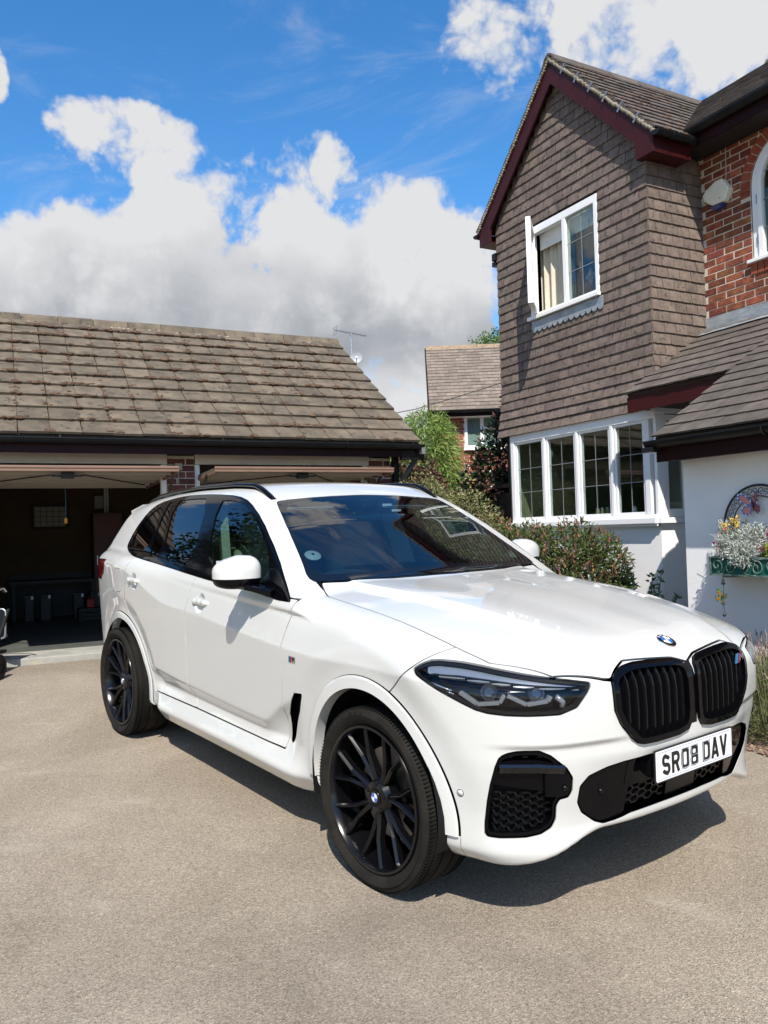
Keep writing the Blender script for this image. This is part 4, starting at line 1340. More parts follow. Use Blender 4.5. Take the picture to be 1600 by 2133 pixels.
def build_neighbour():
    r = random.Random(21)
    n = thing('neighbour_house', 'red brick neighbour house with pale tiled roof and white upstairs window beyond the shrubs', 'house', NM)
    XL, XR = -.35, 7.5
    w = MB(); w.box(XL, XR, .008, 5.6, -.3, 4.0)
    w.add([(XL, .008, 4.0), (XL, 5.6, 4.0), (XL, 2.8, 6.15)], [(0, 1, 2)])
    wall = w.build('wall', MORTAR, n)
    wx0, wx1, wz0, wz1 = .36, 1.62, 3.285, 4.06

    def skip(a, b, z):
        if wz0 - .03 < z < wz1 + .03:
            o = []
            if a < wx0:
                o.append((a, min(b, wx0)))
            if b > wx1:
                o.append((max(a, wx1), b))
            return o
        return [(a, b)]
    brick_wall(wall, NB_BRICK, wall_brick_spots(XL, 1.75, 1.62, 4.02, skip), Matrix.Identity(4))
    f = MB()
    for x0, x1, z0, z1 in ((wx0, wx0 + .065, wz0, wz1), (wx1 - .065, wx1, wz0, wz1), (wx0 + .065, wx1 - .065, wz0, wz0 + .075), (wx0 + .065, wx1 - .065, wz1 - .065, wz1), (.72, .80, wz0 + .075, wz1 - .065), (1.18, 1.24, wz0 + .075, wz1 - .065), (.80, 1.18, 3.72, 3.78)):
        f.box(x0, x1, -.03, .04, z0, z1)
    win = f.build('window', WHITE_UPVC, n, bevel=.006)
    MB().box(wx0 - .03, wx1 + .03, -.09, -.032, wz0 - .03, wz0 + .03).build('sill', WHITE_UPVC, win)
    for x0, x1, z0, z1 in ((wx0 + .066, .719, wz0 + .076, wz1 - .066), (.801, 1.179, wz0 + .076, 3.719), (.801, 1.179, 3.781, wz1 - .066), (1.241, wx1 - .066, wz0 + .076, wz1 - .066)):
        MB().box(x0, x1, .0, .006, z0, z1).build('pane', GLASS_HOUSE, win)
    cu = MB()
    cu.box(wx0 + .02, .70, -.0, -.0 + .001, 0, 0) if False else None
    vs = []
    for i in range(30):
        u = i / 29; vs += [(wx0 + .03 + .40 * u, .0075 - .0 + .0 * u, 0)] if False else []
    back = MB().box(wx0 + .066, wx1 - .066, .0078, .0079, wz0 + .076, wz1 - .066)
    back.build('net_curtain', mat('net_curtain', (.58, .62, .60), (.36, .40, .39), rough=.9, scale=2.2, stretch=(1, 1, .4)), win)
    MB().box(.80, 1.62, -.012, .0, 4.0, 4.01)
    # roof
    y0, z0, y1, z1 = -.32, 4.13, 2.8, 6.25
    p = math.atan2(z1 - z0, y1 - y0); SL = math.hypot(z1 - z0, y1 - y0)
    Mr = frame(Vector((0, y0, z0)), Vector((1, 0, 0)), Vector((0, math.cos(p), math.sin(p))), Vector((0, -math.sin(p), math.cos(p))))
    dk = MB().mbox(Mr, XL - .06, XR, .02, SL, -.05, -.004)
    Mb = frame(Vector((0, 2 * y1 - y0, z0)), Vector((-1, 0, 0)), Vector((0, -math.cos(p), math.sin(p))), Vector((0, math.sin(p), math.cos(p))))
    dk.mbox(Mb, -XR, -XL + .06, 0, SL, -.05, .02)
    roof = dk.build('roof', NB_TILE, n)
    tm = [tile_mesh('neighbour_tile_face', .21, SL / 20, .06, .018, NB_TILE, r, camber=.004) for _ in range(4)]
    sp = []
    for j in range(20):
        for i in range(-1, 14):
            a = max(XL - .08, XL - .08 + i * .21 + (j % 2) * .105); b = XL - .08 + (i + 1) * .21 + (j % 2) * .105
            if b - a < .03:
                continue
            sp.append((Mr @ T((a + b) / 2, j * SL / 20 + r.uniform(-.003, .003), 0) @ Matrix.Rotation(r.uniform(-.01, .01), 4, 'Z') @ Matrix.Rotation(r.uniform(-.008, .008), 4, 'Y') @ Matrix.Diagonal(((b - a) / .21, 1, 1, 1)), r.randrange(4)))
    pieces(roof, 'tile', tm, sp, stuff_name='roof_tiles', stuff_mat=NB_TILE)
    for k in range(7):
        x = XL - .08 + .45 * k
        MB().add([(x + e * .44, y1 + y, z1 + z) for e in (0, 1) for y, z in ((-.13, -.05), (-.06, .05), (0, .075), (.06, .05), (.13, -.05))], [(q, q + 1, 6 + q, 5 + q) for q in range(4)] + [(0, 1, 2, 3, 4)]).build('ridge_tile', mat('lichen_ridge', (.34, .24, .15), (.20, .15, .11), rough=.95, scale=9, spots=((.42, .26, .08), 6, .40)) if 'lichen_ridge' not in MATS else MATS['lichen_ridge'], roof)
    MB().mbox(Mr, XL - .11, XL - .082, -.02, SL, -.19, .02).build('bargeboard', DARK_MAROON, n)
    MB().box(XL - .1, XR, -.315, -.29, 4.0, 4.125).build('fascia', DARK_MAROON, n)
    MB().box(XL - .1, XR, -.289, .0, 4.005, 4.015).build('soffit', WHITE_UPVC, n)
    g = MB(); pr = [(.055 * math.cos(PI * i / 8), -.055 * math.sin(PI * i / 8)) for i in range(9)]
    for i in range(8):
        g.add([(XL - .1, -.375 + pr[i][0], 4.13 + pr[i][1]), (XR, -.375 + pr[i][0], 4.13 + pr[i][1]), (XR, -.375 + pr[i + 1][0], 4.13 + pr[i + 1][1]), (XL - .1, -.375 + pr[i + 1][0], 4.13 + pr[i + 1][1])], [(0, 1, 2, 3)])
    g.build('gutter', BLACK_GUTTER, n, smooth=True)

    # telephone wire
    o = MB().tube(smooth_path([(-12.14, 5.82, 3.61), (-11.69, 6.75, 3.78), (-11.00, 7.99, 4.04), (-10.73, 8.51, 4.17), (-9.59, 9.67, 4.59), (-8.61, 10.96, 5.13)], 8), .009, 5).build('telephone_wire', BLACK_PLASTIC)
    tag(o, 'thin dark telephone wire strung past the neighbour roof', 'wire')
    # aerial and dish that show past the garage ridge
    gx = lambda x, y, z: (GM @ Vector((x, y, z)))
    base = GM @ T(5.66, 8.0, 0)
    a = thing('tv_aerial', 'thin television aerial on a mast showing past the garage ridge', 'aerial', base)
    MB().tube([(0, 0, 0), (0, 0, 6.10)], .022, 8).build('mast', STEEL, a)
    bm_ = MB().tube([(-.40, 0, 6.18), (.40, 0, 6.10)], .012, 6)
    bm_.tube([(0, 0, 6.0), (0, 0, 6.14)], .02, 6)
    bm_.build('boom', STEEL, a)
    for k in range(11):
        x = -.30 + .066 * k; z = 6.14 - .1 * x
        MB().tube([(x, -.11, z), (x, .11, z)], .006, 5).build('element', STEEL, a)
    rf = MB()
    for k in range(4):
        rf.tube([(-.39, -.13, 6.08 + .055 * k), (-.39, .13, 6.08 + .055 * k)], .006, 5)
    for y in (-.1, .1):
        rf.tube([(-.39, y, 6.08), (-.39, y, 6.25)], .006, 5)
    rf.build('reflector', STEEL, a)
    d = thing('satellite_dish', 'pale satellite dish on the aerial mast behind the garage roof edge', 'satellite dish', base @ T(.07, -.05, 5.56))
    Md = frame(Vector((0, -.06, 0)), Vector((.93, -.37, 0)), Vector((0, 0, 1)), Vector((-.37, -.93, .12)))
    MB().lathe([(0, -.035), (.055, -.031), (.11, -.014), (.14, .0), (.14, .005), (.11, -.008), (.055, -.024), (0, -.028)], Md, 28).build('reflector', mat('dish_grey', (.36, .38, .40), rough=.5), d, smooth=True, angle=.8)
    MB().tube([Md @ Vector((0, -.19, .0)), Md @ Vector((0, -.10, .22))], .010, 6).build('arm', STEEL, d)
    MB().ball(Md @ Vector((0, -.09, .23)), .03).build('receiver', WHITE_UPVC, d, smooth=True)


build_neighbour()
# ------------------------------------------------------------------ plants
def leaf_mat(name, c1, c2, rand=.35, hue=.02, trans=.25, rough=.5, spots=None):
    return mat(name, c1, c2, rough=rough, scale=6, rand=rand, hue=hue, trans=trans, spots=spots, spec=.35)


HEBE = leaf_mat('hebe_leaf', (.095, .130, .032), (.060, .088, .022), rand=.45)
VARIEG = leaf_mat('variegated_leaf', (.20, .21, .075), (.30, .29, .14), rand=.5, hue=.03, spots=((.06, .09, .03), 4, .45))
BAMBOO = leaf_mat('willow_leaf', (.19, .29, .065), (.27, .37, .10), rand=.40, trans=.35)
LAUREL = leaf_mat('laurel_leaf', (.012, .024, .010), (.022, .038, .014), rand=.5, trans=.08, rough=.28)
PHOT = leaf_mat('photinia_leaf', (.22, .085, .075), (.30, .15, .12), rand=.4, trans=.2)
COPPER = leaf_mat('copper_leaf', (.085, .040, .030), (.12, .065, .045), rand=.4, trans=.15)
TREE = leaf_mat('tree_leaf', (.035, .060, .018), (.050, .080, .026), rand=.4)
BIRCH = leaf_mat('birch_leaf', (.14, .22, .05), (.10, .17, .04), rand=.4, trans=.35)
SPIKE = mat('spent_flower_spike', (.22, .110, .060), (.13, .060, .036), rough=.9, scale=9, rand=.45, hue=.012)
PURPLE = mat('purple_flower', (.26, .16, .38), (.18, .11, .27), rough=.8, scale=8, rand=.3)
STEM = mat('woody_stem', (.10, .075, .05), (.07, .05, .035), rough=.9, scale=9)
BARK = mat('bark', (.09, .075, .06), (.05, .042, .035), rough=.95, scale=9, bump=.6, bscale=20, stretch=(1, 1, .25))
GREEN_STEM = mat('green_stem', (.11, .15, .05), (.08, .12, .04), rough=.7)


def leaves(rs, pts, nrm, length, width, droop=.0, fold=.25, spread=.9, parts=2):
    """leaf blades growing at pts, roughly away along nrm; each is a folded, tapering blade of its own"""
    n = len(pts)
    d = nrm + rs.normal(0, spread, (n, 3)); d[:, 2] -= droop
    d /= np.linalg.norm(d, axis=1, keepdims=True) + 1e-9
    u = np.cross(d, rs.normal(0, 1, (n, 3))); u /= np.linalg.norm(u, axis=1, keepdims=True) + 1e-9
    w = np.cross(u, d)
    L_ = length * rs.uniform(.6, 1.25, (n, 1)); W_ = width * rs.uniform(.7, 1.2, (n, 1))
    a = pts; b = pts + d * L_ * .5 - w * W_ * fold
    b[:, 2] -= 0
    t = pts + d * L_ - np.array([0, 0, 1]) * L_ * droop * .25
    l = pts + d * L_ * .45 + u * W_ * .5; r_ = pts + d * L_ * .45 - u * W_ * .5
    V = np.stack([a, l, t, r_, b], 1).reshape(-1, 3)
    i = np.arange(n) * 5
    F = np.concatenate([np.stack([i, i + 1, i + 4], 1), np.stack([i + 1, i + 2, i + 4], 1), np.stack([i + 4, i + 2, i + 3], 1), np.stack([i, i + 4, i + 3], 1)])
    return V, F


def np_mesh(name, VF, mats_, parent, kind='stuff', label=None):
    mats_ = mats_ if isinstance(mats_, (list, tuple)) else [mats_]
    V = []; F = []; mi = []; b = 0
    for k, (v, f) in enumerate(VF):
        V.append(v); F.append(f + b); b += len(v); mi.append(np.full(len(f), min(k, len(mats_) - 1)))
    V = np.concatenate(V); F = np.concatenate(F); mi = np.concatenate(mi)
    me = bpy.data.meshes.new(name)
    me.vertices.add(len(V)); me.vertices.foreach_set('co', V.ravel())
    me.loops.add(len(F) * 3); me.loops.foreach_set('vertex_index', F.ravel().astype(np.int32))
    me.polygons.add(len(F)); me.polygons.foreach_set('loop_start', (np.arange(len(F)) * 3).astype(np.int32))
    for m in mats_:
        me.materials.append(m)
    me.polygons.foreach_set('material_index', mi.astype(np.int32))
    me.update(calc_edges=True)
    return link(name, me, parent, label, kind)


def shell_points(rs, blobs, n, depth=.35, lump=.18, zmin=None):
    """points and outward directions through the outer layer of overlapping lumpy blobs ((x,y,z),(rx,ry,rz))"""
    w = np.array([r[0] * r[1] + r[1] * r[2] + r[0] * r[2] for c, r in blobs]); w /= w.sum()
    k = rs.choice(len(blobs), n, p=w)
    d = rs.normal(0, 1, (n, 3)); d /= np.linalg.norm(d, axis=1, keepdims=True)
    C_ = np.array([c for c, r in blobs])[k]; R_ = np.array([r for c, r in blobs])[k]
    # lumps: a few random directions push the surface in and out
    ax = rs.normal(0, 1, (9, 3)); ax /= np.linalg.norm(ax, axis=1, keepdims=True)
    ph = rs.uniform(0, 6, 9)
    bump_ = np.sin(d @ ax.T * 7 + ph + k[:, None] * 1.7).sum(1) / 4
    s = 1 - depth * rs.random(n) ** 1.6 + lump * bump_
    P = C_ + d * R_ * s[:, None]
    nn = d / R_; nn /= np.linalg.norm(nn, axis=1, keepdims=True)
    if zmin is not None:
        ok = P[:, 2] > zmin; P, nn = P[ok], nn[ok]
    return P, nn


def spikes(rs, P, D, length, rad, m=5, n=4):
    """knobbly flower spikes as tapering lumpy cones"""
    V = []; F = []; b = 0
    for p, d in zip(P, D):
        d = d / (np.linalg.norm(d) + 1e-9)
        u = np.cross(d, [0.3, .5, .8]); u /= np.linalg.norm(u); w = np.cross(d, u)
        L_ = length * rs.uniform(.6, 1.3)
        for i in range(n + 1):
            t = i / n; r_ = rad * (1 - t * .75) * rs.uniform(.75, 1.25) if i < n else rad * .1
            for k in range(m):
                a = 2 * np.pi * k / m + i * .6
                V.append(p + d * L_ * t + (u * np.cos(a) + w * np.sin(a)) * r_)
        for i in range(n):
            for k in range(m):
                q = b + i * m + k; q2 = b + i * m + (k + 1) % m
                F += [(q, q2, q2 + m), (q, q2 + m, q + m)]
        b += (n + 1) * m
    return np.array(V), np.array(F)


def shrub(name, label, cat, loc, blobs, n, leaf, mats_, seed, depth=.4, lump=.15, droop=0., spread=.8, group=None, stems=8, extra=None, height=.8):
    rs = np.random.RandomState(seed)
    t = thing(name, label, cat, T(*loc), group)
    P, D_ = shell_points(rs, blobs, n, depth, lump, zmin=.02)
    parts = []
    ms = mats_ if isinstance(mats_, (list, tuple)) else [mats_]
    cut = np.array_split(rs.permutation(len(P)), len(ms)) if len(ms) > 1 and extra is None else [np.arange(len(P))]
    if extra is not None and len(ms) > 1:
        q = rs.random(len(P)) < extra
        cut = [np.where(~q)[0], np.where(q)[0]]
    for c in cut:
        parts.append(leaves(rs, P[c], D_[c], leaf[0], leaf[1], droop, spread=spread))
    np_mesh('foliage', parts, ms, t)
    st = MB()
    for k in range(stems):
        c, r_ = blobs[rs.randint(len(blobs))]
        e = (c[0] + rs.uniform(-.7, .7) * r_[0], c[1] + rs.uniform(-.7, .7) * r_[1], c[2] + rs.uniform(-.1, .6) * r_[2])
        b0 = (c[0] * .3 + rs.uniform(-.08, .08), c[1] * .3 + rs.uniform(-.08, .08), 0)
        st.tube(smooth_path([b0, ((b0[0] + e[0]) / 2 + rs.uniform(-.05, .05), (b0[1] + e[1]) / 2, e[2] * .5), e], 3), [.018] * 3 + [.012] * 3 + [.006], 5)
    st.build('stem', STEM, t, kind='stuff')
    return t, rs, P, D_


def tree(name, label, loc, height, crown, n, leaf, m, seed, trunk=.16, group=None, bark=BARK):
    rs = np.random.RandomState(seed)
    t = thing(name, label, 'tree', T(*loc), group)
    tr = MB()
    path = smooth_path([(0, 0, 0), (.05, .03, height * .25), (-.04, .05, height * .5), (.03, 0, height * .82)], 5)
    tr.tube(path, [trunk * (1 - .75 * i / (len(path) - 1)) for i in range(len(path))], 9)
    blobs = []
    for k in range(crown[0]):
        a = rs.uniform(0, 2 * np.pi); q = crown[1] * rs.uniform(.2, 1) ** .6
        z = height * rs.uniform(crown[2], .97)
        q *= 1 - .55 * ((z / height - crown[2]) / (1 - crown[2])) ** 2
        r_ = crown[1] * rs.uniform(.28, .46)
        c = (q * np.cos(a), q * np.sin(a), z)
        blobs.append((c, (r_, r_, r_ * .75)))
        b0 = Vector((0, 0, max(height * .22, z * .55)))
        tr.tube(smooth_path([b0, b0.lerp(Vector(c), .5) + Vector((0, 0, -.1)), Vector(c)], 3), [trunk * .4] * 3 + [trunk * .22] * 3 + [trunk * .08], 6)
    tr.build('trunk', bark, t, smooth=True)
    P, D_ = shell_points(rs, blobs, n, .8, .22)
    np_mesh('crown', [leaves(rs, P, D_, leaf[0], leaf[1], .2, spread=1.2)], m, t)
    return t


def hw(x, y):
    p = HM @ Vector((x, y, 0)); return (p.x, p.y, ground_z(p.x, p.y))


def build_plants():
    # flowering hebe below the bay window
    t, rs, P, D_ = shrub('hebe_bush', 'rounded green bush with rusty brown flower spikes below the bay window', 'bush', hw(-.20, -1.0),
                         [((0, 0, .72), (.56, .50, .66)), ((-.44, -.10, .80), (.40, .38, .60)), ((.26, .05, .72), (.32, .34, .56)), ((-.78, -.06, .92), (.26, .26, .44))], 16000, (.062, .017), HEBE, 4, depth=.45, lump=.10)
    k = rs.permutation(len(P))
    outer = [i for i in k if P[i][2] > .55][:1500]
    sel = [i for i in outer if D_[i][2] > -.2][:640]
    d = D_[sel] * .7 + np.array([0, 0, .7]) + rs.normal(0, .35, (len(sel), 3))
    np_mesh('flower_spikes', [spikes(rs, P[sel] + D_[sel] * .02, d, .080, .0135)], SPIKE, t)
    s2 = outer[600:640]
    np_mesh('purple_spikes', [spikes(rs, P[s2] + D_[s2] * .03, D_[s2] + np.array([0, 0, .5]), .07, .011)], PURPLE, t)
    # loose shoots to its right
    rs = np.random.RandomState(9)
    t = thing('leafy_shoots', 'loose green leafy shoots against the white wall right of the brown-spiked bush', 'shrub', T(*hw(.62, -.92)))
    st = MB(); LP = []; LD = []
    for k in range(26):
        a = rs.uniform(0, 6.28); q = rs.uniform(.05, .36); h = rs.uniform(.45, 1.08) * (1 - .3 * q)
        b = Vector((q * .4 * math.cos(a), q * .4 * math.sin(a), 0)); e = Vector((q * math.cos(a), q * math.sin(a), h))
        p = smooth_path([b, b.lerp(e, .5) + Vector((0, 0, .06)), e], 6)
        st.tube(p, .004, 4)
        for i in range(3, len(p)):
            for _ in range(5):
                LP.append(np.array(p[i]) + rs.normal(0, .006, 3)); LD.append(rs.normal(0, 1, 3) + [0, 0, .5])
    st.build('stem', GREEN_STEM, t, kind='stuff')
    np_mesh('foliage', [leaves(rs, np.array(LP), np.array(LD), .060, .026, .1)], leaf_mat('shoot_leaf', (.075, .125, .03), (.11, .17, .04)), t)
    # variegated euonymus
    shrub('euonymus_bush', 'cream and green variegated bush behind the car roof', 'bush', (-5.15, 3.75, .10),
          [((-.05, -.1, 1.25), (.60, .55, .80)), ((.25, .35, 1.15), (.50, .5, .72)), ((.5, .75, .85), (.36, .4, .65)), ((-.5, -.5, 1.2), (.45, .45, .78))], 26000, (.040, .022), VARIEG, 12, depth=.4, lump=.10)
    # tall narrow-leaved bush beyond
    shrub('willow_bush', 'tall light green bush with long narrow leaves before the neighbour house', 'bush', (-7.2, 5.35, .2),
          [((0, 0, 2.2), (.62, .62, .95)), ((-.42, -.40, 2.35), (.46, .46, .72)), ((.20, .28, 1.80), (.42, .42, .85)), ((.1, .1, 2.75), (.40, .40, .42)), ((-.1, .2, 1.3), (.7, .7, .8)), ((.42, .50, 1.45), (.30, .30, .55))], 24000, (.125, .017), BAMBOO, 15, depth=.55, lump=.16, droop=.5, spread=.7)
    shrub('copper_bush', 'brown leaved bush under the end of the garage roof', 'bush', (-6.25, 4.15, .2),
          [((0, 0, 1.55), (.42, .42, .72)), ((.3, .25, 1.45), (.35, .35, .7)), ((.1, .4, 1.7), (.3, .3, .45))], 6500, (.070, .032), COPPER, 16, depth=.4, lump=.15)
    # dark laurel with pink-tinged young leaves by the house corner
    shrub('laurel_bush', 'tall dark glossy bush with pink young leaves at the left corner of the house', 'bush', hw(-3.30, .62),
          [((0, 0, 2.15), (.46, .46, .72)), ((.25, .05, 2.65), (.34, .34, .52)), ((.42, .1, 3.0), (.24, .24, .42)), ((-.28, -.1, 1.75), (.46, .46, .60)), ((.1, 0, 1.2), (.5, .5, .8))], 5600, (.105, .046), [LAUREL, PHOT], 18, depth=.6, lump=.2, extra=.16)
    tree('birch_tree', 'slender birch tree top above the neighbour roof by the house gable', (-14.6, 14.2, 0), 7.7, (16, 1.15, .62), 5200, (.085, .055), BIRCH, 31, trunk=.13)
    # broad trees past the left end of the drive (they show in the car's side windows)
    for k, (x, y, h, cr, lab) in enumerate(((-11.8, -5.9, 8.6, 2.7, 'broad dark tree nearest the garage, mirrored in the side windows of the car'), (-5.8, -11.2, 11, 3.8, 'tall dark tree left of the drive, mirrored in the front side window of the car'), (-14.5, -7.4, 7.5, 3.0, 'tallest dark tree beyond the garage, mirrored in the rear side windows'))):
        tree('garden_tree', lab, (x, y, ground_z(x, y)), h, (20, cr, .28), 9000, (.20, .12), TREE, 40 + k, trunk=.2, group='trees left of the drive')
    # lavender along the porch wall
    r = random.Random(8)
    rs = np.random.RandomState(88)
    spots_ = [(2.02, -1.45), (2.42, -1.62), (2.72, -1.36), (3.10, -1.68), (3.45, -1.42), (2.30, -1.30), (3.9, -1.6)]
    labs = ['left end lavender clump by the car bonnet', 'lavender clump nearest the drive in front of the planter', 'lavender clump against the wall under the planter', 'lavender clump right of the planter', 'lavender clump by the wall at the right edge', 'small lavender clump behind the first one by the wall', 'farthest right lavender clump in the bed']
    lav_leaf = leaf_mat('lavender_leaf', (.13, .155, .062), (.20, .215, .095), rand=.35, trans=.1)
    lav_fl = mat('lavender_flower', (.27, .18, .15), (.18, .12, .12), rough=.9, scale=20, rand=.5, hue=.03)
    lav_st = mat('lavender_stem', (.22, .23, .11), (.16, .18, .08), rough=.8)
    for (x, y), lab in zip(spots_, labs):
        loc = hw(x, y)
        t = thing('lavender', lab, 'lavender', T(*loc), 'lavender in the bed along the porch wall')
        P, D_ = shell_points(rs, [((0, 0, .22), (.31, .29, .27))], 5200, .6, .1, zmin=.0)
        np_mesh('foliage', [leaves(rs, P, D_ + [0, 0, .9], .060, .007, 0, spread=.4)], lav_leaf, t)
        st = MB(); SP = []; SD = []
        for k in range(190):
            a = rs.uniform(0, 6.28); q = .27 * math.sqrt(rs.uniform(0, 1))
            b = Vector((q * math.cos(a), q * math.sin(a), .15)); lean = Vector((math.cos(a) * q * .9, math.sin(a) * q * .9, 0))
            e = b + lean + Vector((rs.normal(0, .02), rs.normal(0, .02), rs.uniform(.26, .46)))
            st.tube([b, b.lerp(e, .5) + Vector((0, 0, .02)), e], .0022, 3, caps=False)
            dd = (e - b).normalized(); SP.append(np.array(e) - np.array(dd) * .01); SD.append(np.array(dd))
        st.build('flower_stem', lav_st, t, kind='stuff')
        np_mesh('flower_spikes', [spikes(rs, np.array(SP), np.array(SD), .042, .0062, 5, 4)], lav_fl, t)
    # bed of soil and gravel under it
    bed = MB(); vs = []
    n = 24
    for i in range(n + 1):
        x = 1.30 + 3.2 * i / n
        for y in (-1.09, -1.5, -1.9 + .03 * math.sin(x * 5) + r.uniform(-.01, .01)):
            p = HM @ Vector((x, y, 0)); vs.append((p.x, p.y, ground_z(p.x, p.y) + (.035 if y > -1.8 else .004)))
    bed.add(vs, [(3 * i + k, 3 * i + 3 + k, 3 * i + 4 + k, 3 * i + 1 + k) for i in range(n) for k in (0, 1)])
    structure(bed.build('flower_bed', mat('bed_soil', (.10, .065, .045), (.17, .12, .09), rough=1, scale=30, bump=.8, bscale=60), smooth=True))
    gv = MB()
    for k in range(900):
        x = r.uniform(1.35, 4.3); y = -1.9 + abs(r.gauss(0, .10)) - .06
        p = HM @ Vector((x, y, 0)); s = r.uniform(.006, .018)
        gv.ball((p.x, p.y, ground_z(p.x, p.y) + .012), (s, s * r.uniform(.7, 1.1), s * .6), nu=6, nv=4)
    o = gv.build('gravel', mat('bed_gravel', (.26, .17, .12), (.16, .11, .08), rough=.95, scale=20, rand=.4), kind='stuff', smooth=True)
    o['label'] = 'brown gravel along the edge of the lavender bed'; o['category'] = 'gravel'
    # pink flower among the lavender
    t = thing('pink_flower', 'single bright pink flower at the left end of the lavender bed', 'flower', T(*hw(2.10, -1.78)))
    MB().tube([(0, 0, 0), (.01, .0, .25), (0, 0, .50)], .004, 5).build('stem', GREEN_STEM, t)
    pk = mat('pink_petal', (.58, .03, .22), (.45, .02, .16), rough=.6, rand=.2)
    for k in range(11):
        a = 2.4 * k; q = .016 * math.sqrt(k)
        c = Vector((q * math.cos(a), q * math.sin(a), .51 - q * .3))
        mb = MB()
        d = Vector((math.cos(a), math.sin(a), .5)).normalized(); u = d.orthogonal().normalized(); w = d.cross(u)
        mb.add([c, c + d * .016 + u * .012, c + d * .030, c + d * .016 - u * .012, c + d * .018 + w * .004], [(0, 1, 4), (1, 2, 4), (4, 2, 3), (0, 4, 3)]).build('petal', pk, t)


build_plants()
# ------------------------------------------------------------------ the car: one smooth outer skin, cut into its panels
def sp(t,k): return .5*(t+np.sqrt(t*t+k*k))
def smax(a,b,k):
    # circular-ish smooth max
    h=np.clip(.5+.5*(a-b)/k,0,1); return b*(1-h)+a*h+k*h*(1-h)
def smin(a,b,k): return -smax(-a,-b,k)
def itp(x,xs,ys):
    # monotone-ish cubic (pchip) interpolation
    xs=np.asarray(xs,float); ys=np.asarray(ys,float); h=np.diff(xs); d=np.diff(ys)/h
    m=np.zeros_like(ys); 
    w1=2*h[1:]+h[:-1]; w2=h[1:]+2*h[:-1]; ok=d[:-1]*d[1:]>0
    with np.errstate(divide='ignore',invalid='ignore'):
        mm=(w1+w2)/(w1/d[:-1]+w2/d[1:])
    m[1:-1]=np.where(ok,mm,0); m[0]=d[0]; m[-1]=d[-1]
    x=np.clip(x,xs[0],xs[-1]); i=np.clip(np.searchsorted(xs,x)-1,0,len(h)-1)
    t=(x-xs[i])/h[i]; t2=t*t; t3=t2*t
    return (2*t3-3*t2+1)*ys[i]+(t3-2*t2+t)*h[i]*m[i]+(-2*t3+3*t2)*ys[i+1]+(t3-t2)*h[i]*m[i+1]
def sst(a,b,x):
    t=np.clip((x-a)/(b-a),0,1); return t*t*(3-2*t)
FA=(-.018,.385); RA=(-2.965,.380)   # arch centres x,z
def Wc(x): return itp(x,[-4.1,-3.7,-3.2,-2.9,-2.3,-1.7,-1.0,-.5,-.1,.25,.6,.9],[.860,.915,.972,.992,.984,.978,.977,.980,.986,.982,.950,.900])
def zc(x): return itp(x,[-4.1,-3.2,-2.9,-2.6,-2.35,-2.1,-1.7,-.67,-.39,0,.4,.9],[1.20,1.20,1.19,1.12,1.045,.995,.975,.913,.905,.915,.92,.92])
def zl(x): return itp(x,[-4,-2.6,-1.85,-.94,-.72,-.5,1],[.56,.56,.53,.508,.62,.70,.70])
def side_w(x,z):
    c=zc(x); l=zl(x); k=.004
    fr=sst(-.75,-.45,x)     # on the front fender / bumper
    rr=sst(-2.4,-3.0,x)
    a3=.58*(1-fr)*(1-.7*rr); 
    lowp=-a3*.085*np.tanh(sp(l-z,.008)/.085)+(.34+.35*a3)*(1-.5*fr)*sp(.45-z,.008)
    near=0
    for (ax,az),R in ((FA,.495),(RA,.490)):
        near=np.maximum(near,sst(R+.17,R+.0,np.hypot(x-ax,z-az)))
    o=-.235*sp(z-c,k)-.085*sp(c-z,k)+lowp*(1-.85*near)-1.25*sp(.30-z,.018)
    o=o-.55*sp(z-(c+.17),.06)*sst(-.9,-.3,x)
    w=Wc(x)+o
    # arches
    for (ax,az),R in ((FA,.495),(RA,.490)):
        r=np.hypot(x-ax,z-az)
        up=sst(-.25,.0,z-az)
        w=w-.011*sst(R+.14,R+.02,r)*up
    # cups behind the door handles
    for cx,cz in ((-1.615,1.038),(-2.62,1.100)):
        w=w-.024*sst(.062,.030,np.hypot(x-cx,(z-cz)*1.05))
    return w
def front_x(y,z):
    X0=itp(z,[.15,.20,.235,.27,.32,.42,.52,.60,.66,.75,.88,.94,.98,1.02,1.08],[.72,.765,.80,.818,.822,.83,.848,.862,.868,.868,.862,.850,.825,.77,.70])
    ya=np.abs(y)
    # grille area stands proud, bumper sweeps back
    drop=.165*ya**2+.32*sp(ya-.55,.10)**1.5
    g=sst(.62,.40,ya)*sst(.56,.66,z)*.012-.016*sst(.716,.690,z)*sst(.30,.52,ya)*sst(.89,.78,ya)*sst(.30,.40,z)
    return X0-drop+g
def rear_x(y,z):
    X0=itp(z,[.2,.3,.45,.6,.8,1.0,1.15,1.3,1.5,1.62,1.8],[-3.85,-3.97,-4.03,-4.04,-4.02,-3.99,-3.95,-3.86,-3.70,-3.62,-3.5])
    return X0+.22*y*y
def hood_z(x,y):
    ya=np.abs(y)
    c=itp(x,[-4.2,-3.5,-2.8,-2.3,-1.7,-1.1,-.6,-.4,0,.3,.6,.75,.84,.92],[1.33,1.335,1.325,1.29,1.25,1.215,1.20,1.185,1.150,1.110,1.055,1.015,.972,.92])
    # crown and the two power-dome ridges
    yr=itp(x,[-.6,.85],[.60,.40])
    f=sst(.86,.55,x)*.6+.4
    dome=.026*f*(1-sst(-.006,.038,ya-yr))-.017*f*(1-sst(yr*.30,yr*1.0,ya))
    return c-(.070+.055*sst(-.2,.6,x))*ya**2-.05*sp(ya-.78,.05)+dome-.0
def side_glass(x,z):
    b=itp(x,[-4.1,-3.6,-3.0,-2.4,-1.6,-.6,0],[.78,.855,.897,.912,.916,.914,.89])
    t=z-1.18
    return b-.37*t-.24*t*np.abs(t)
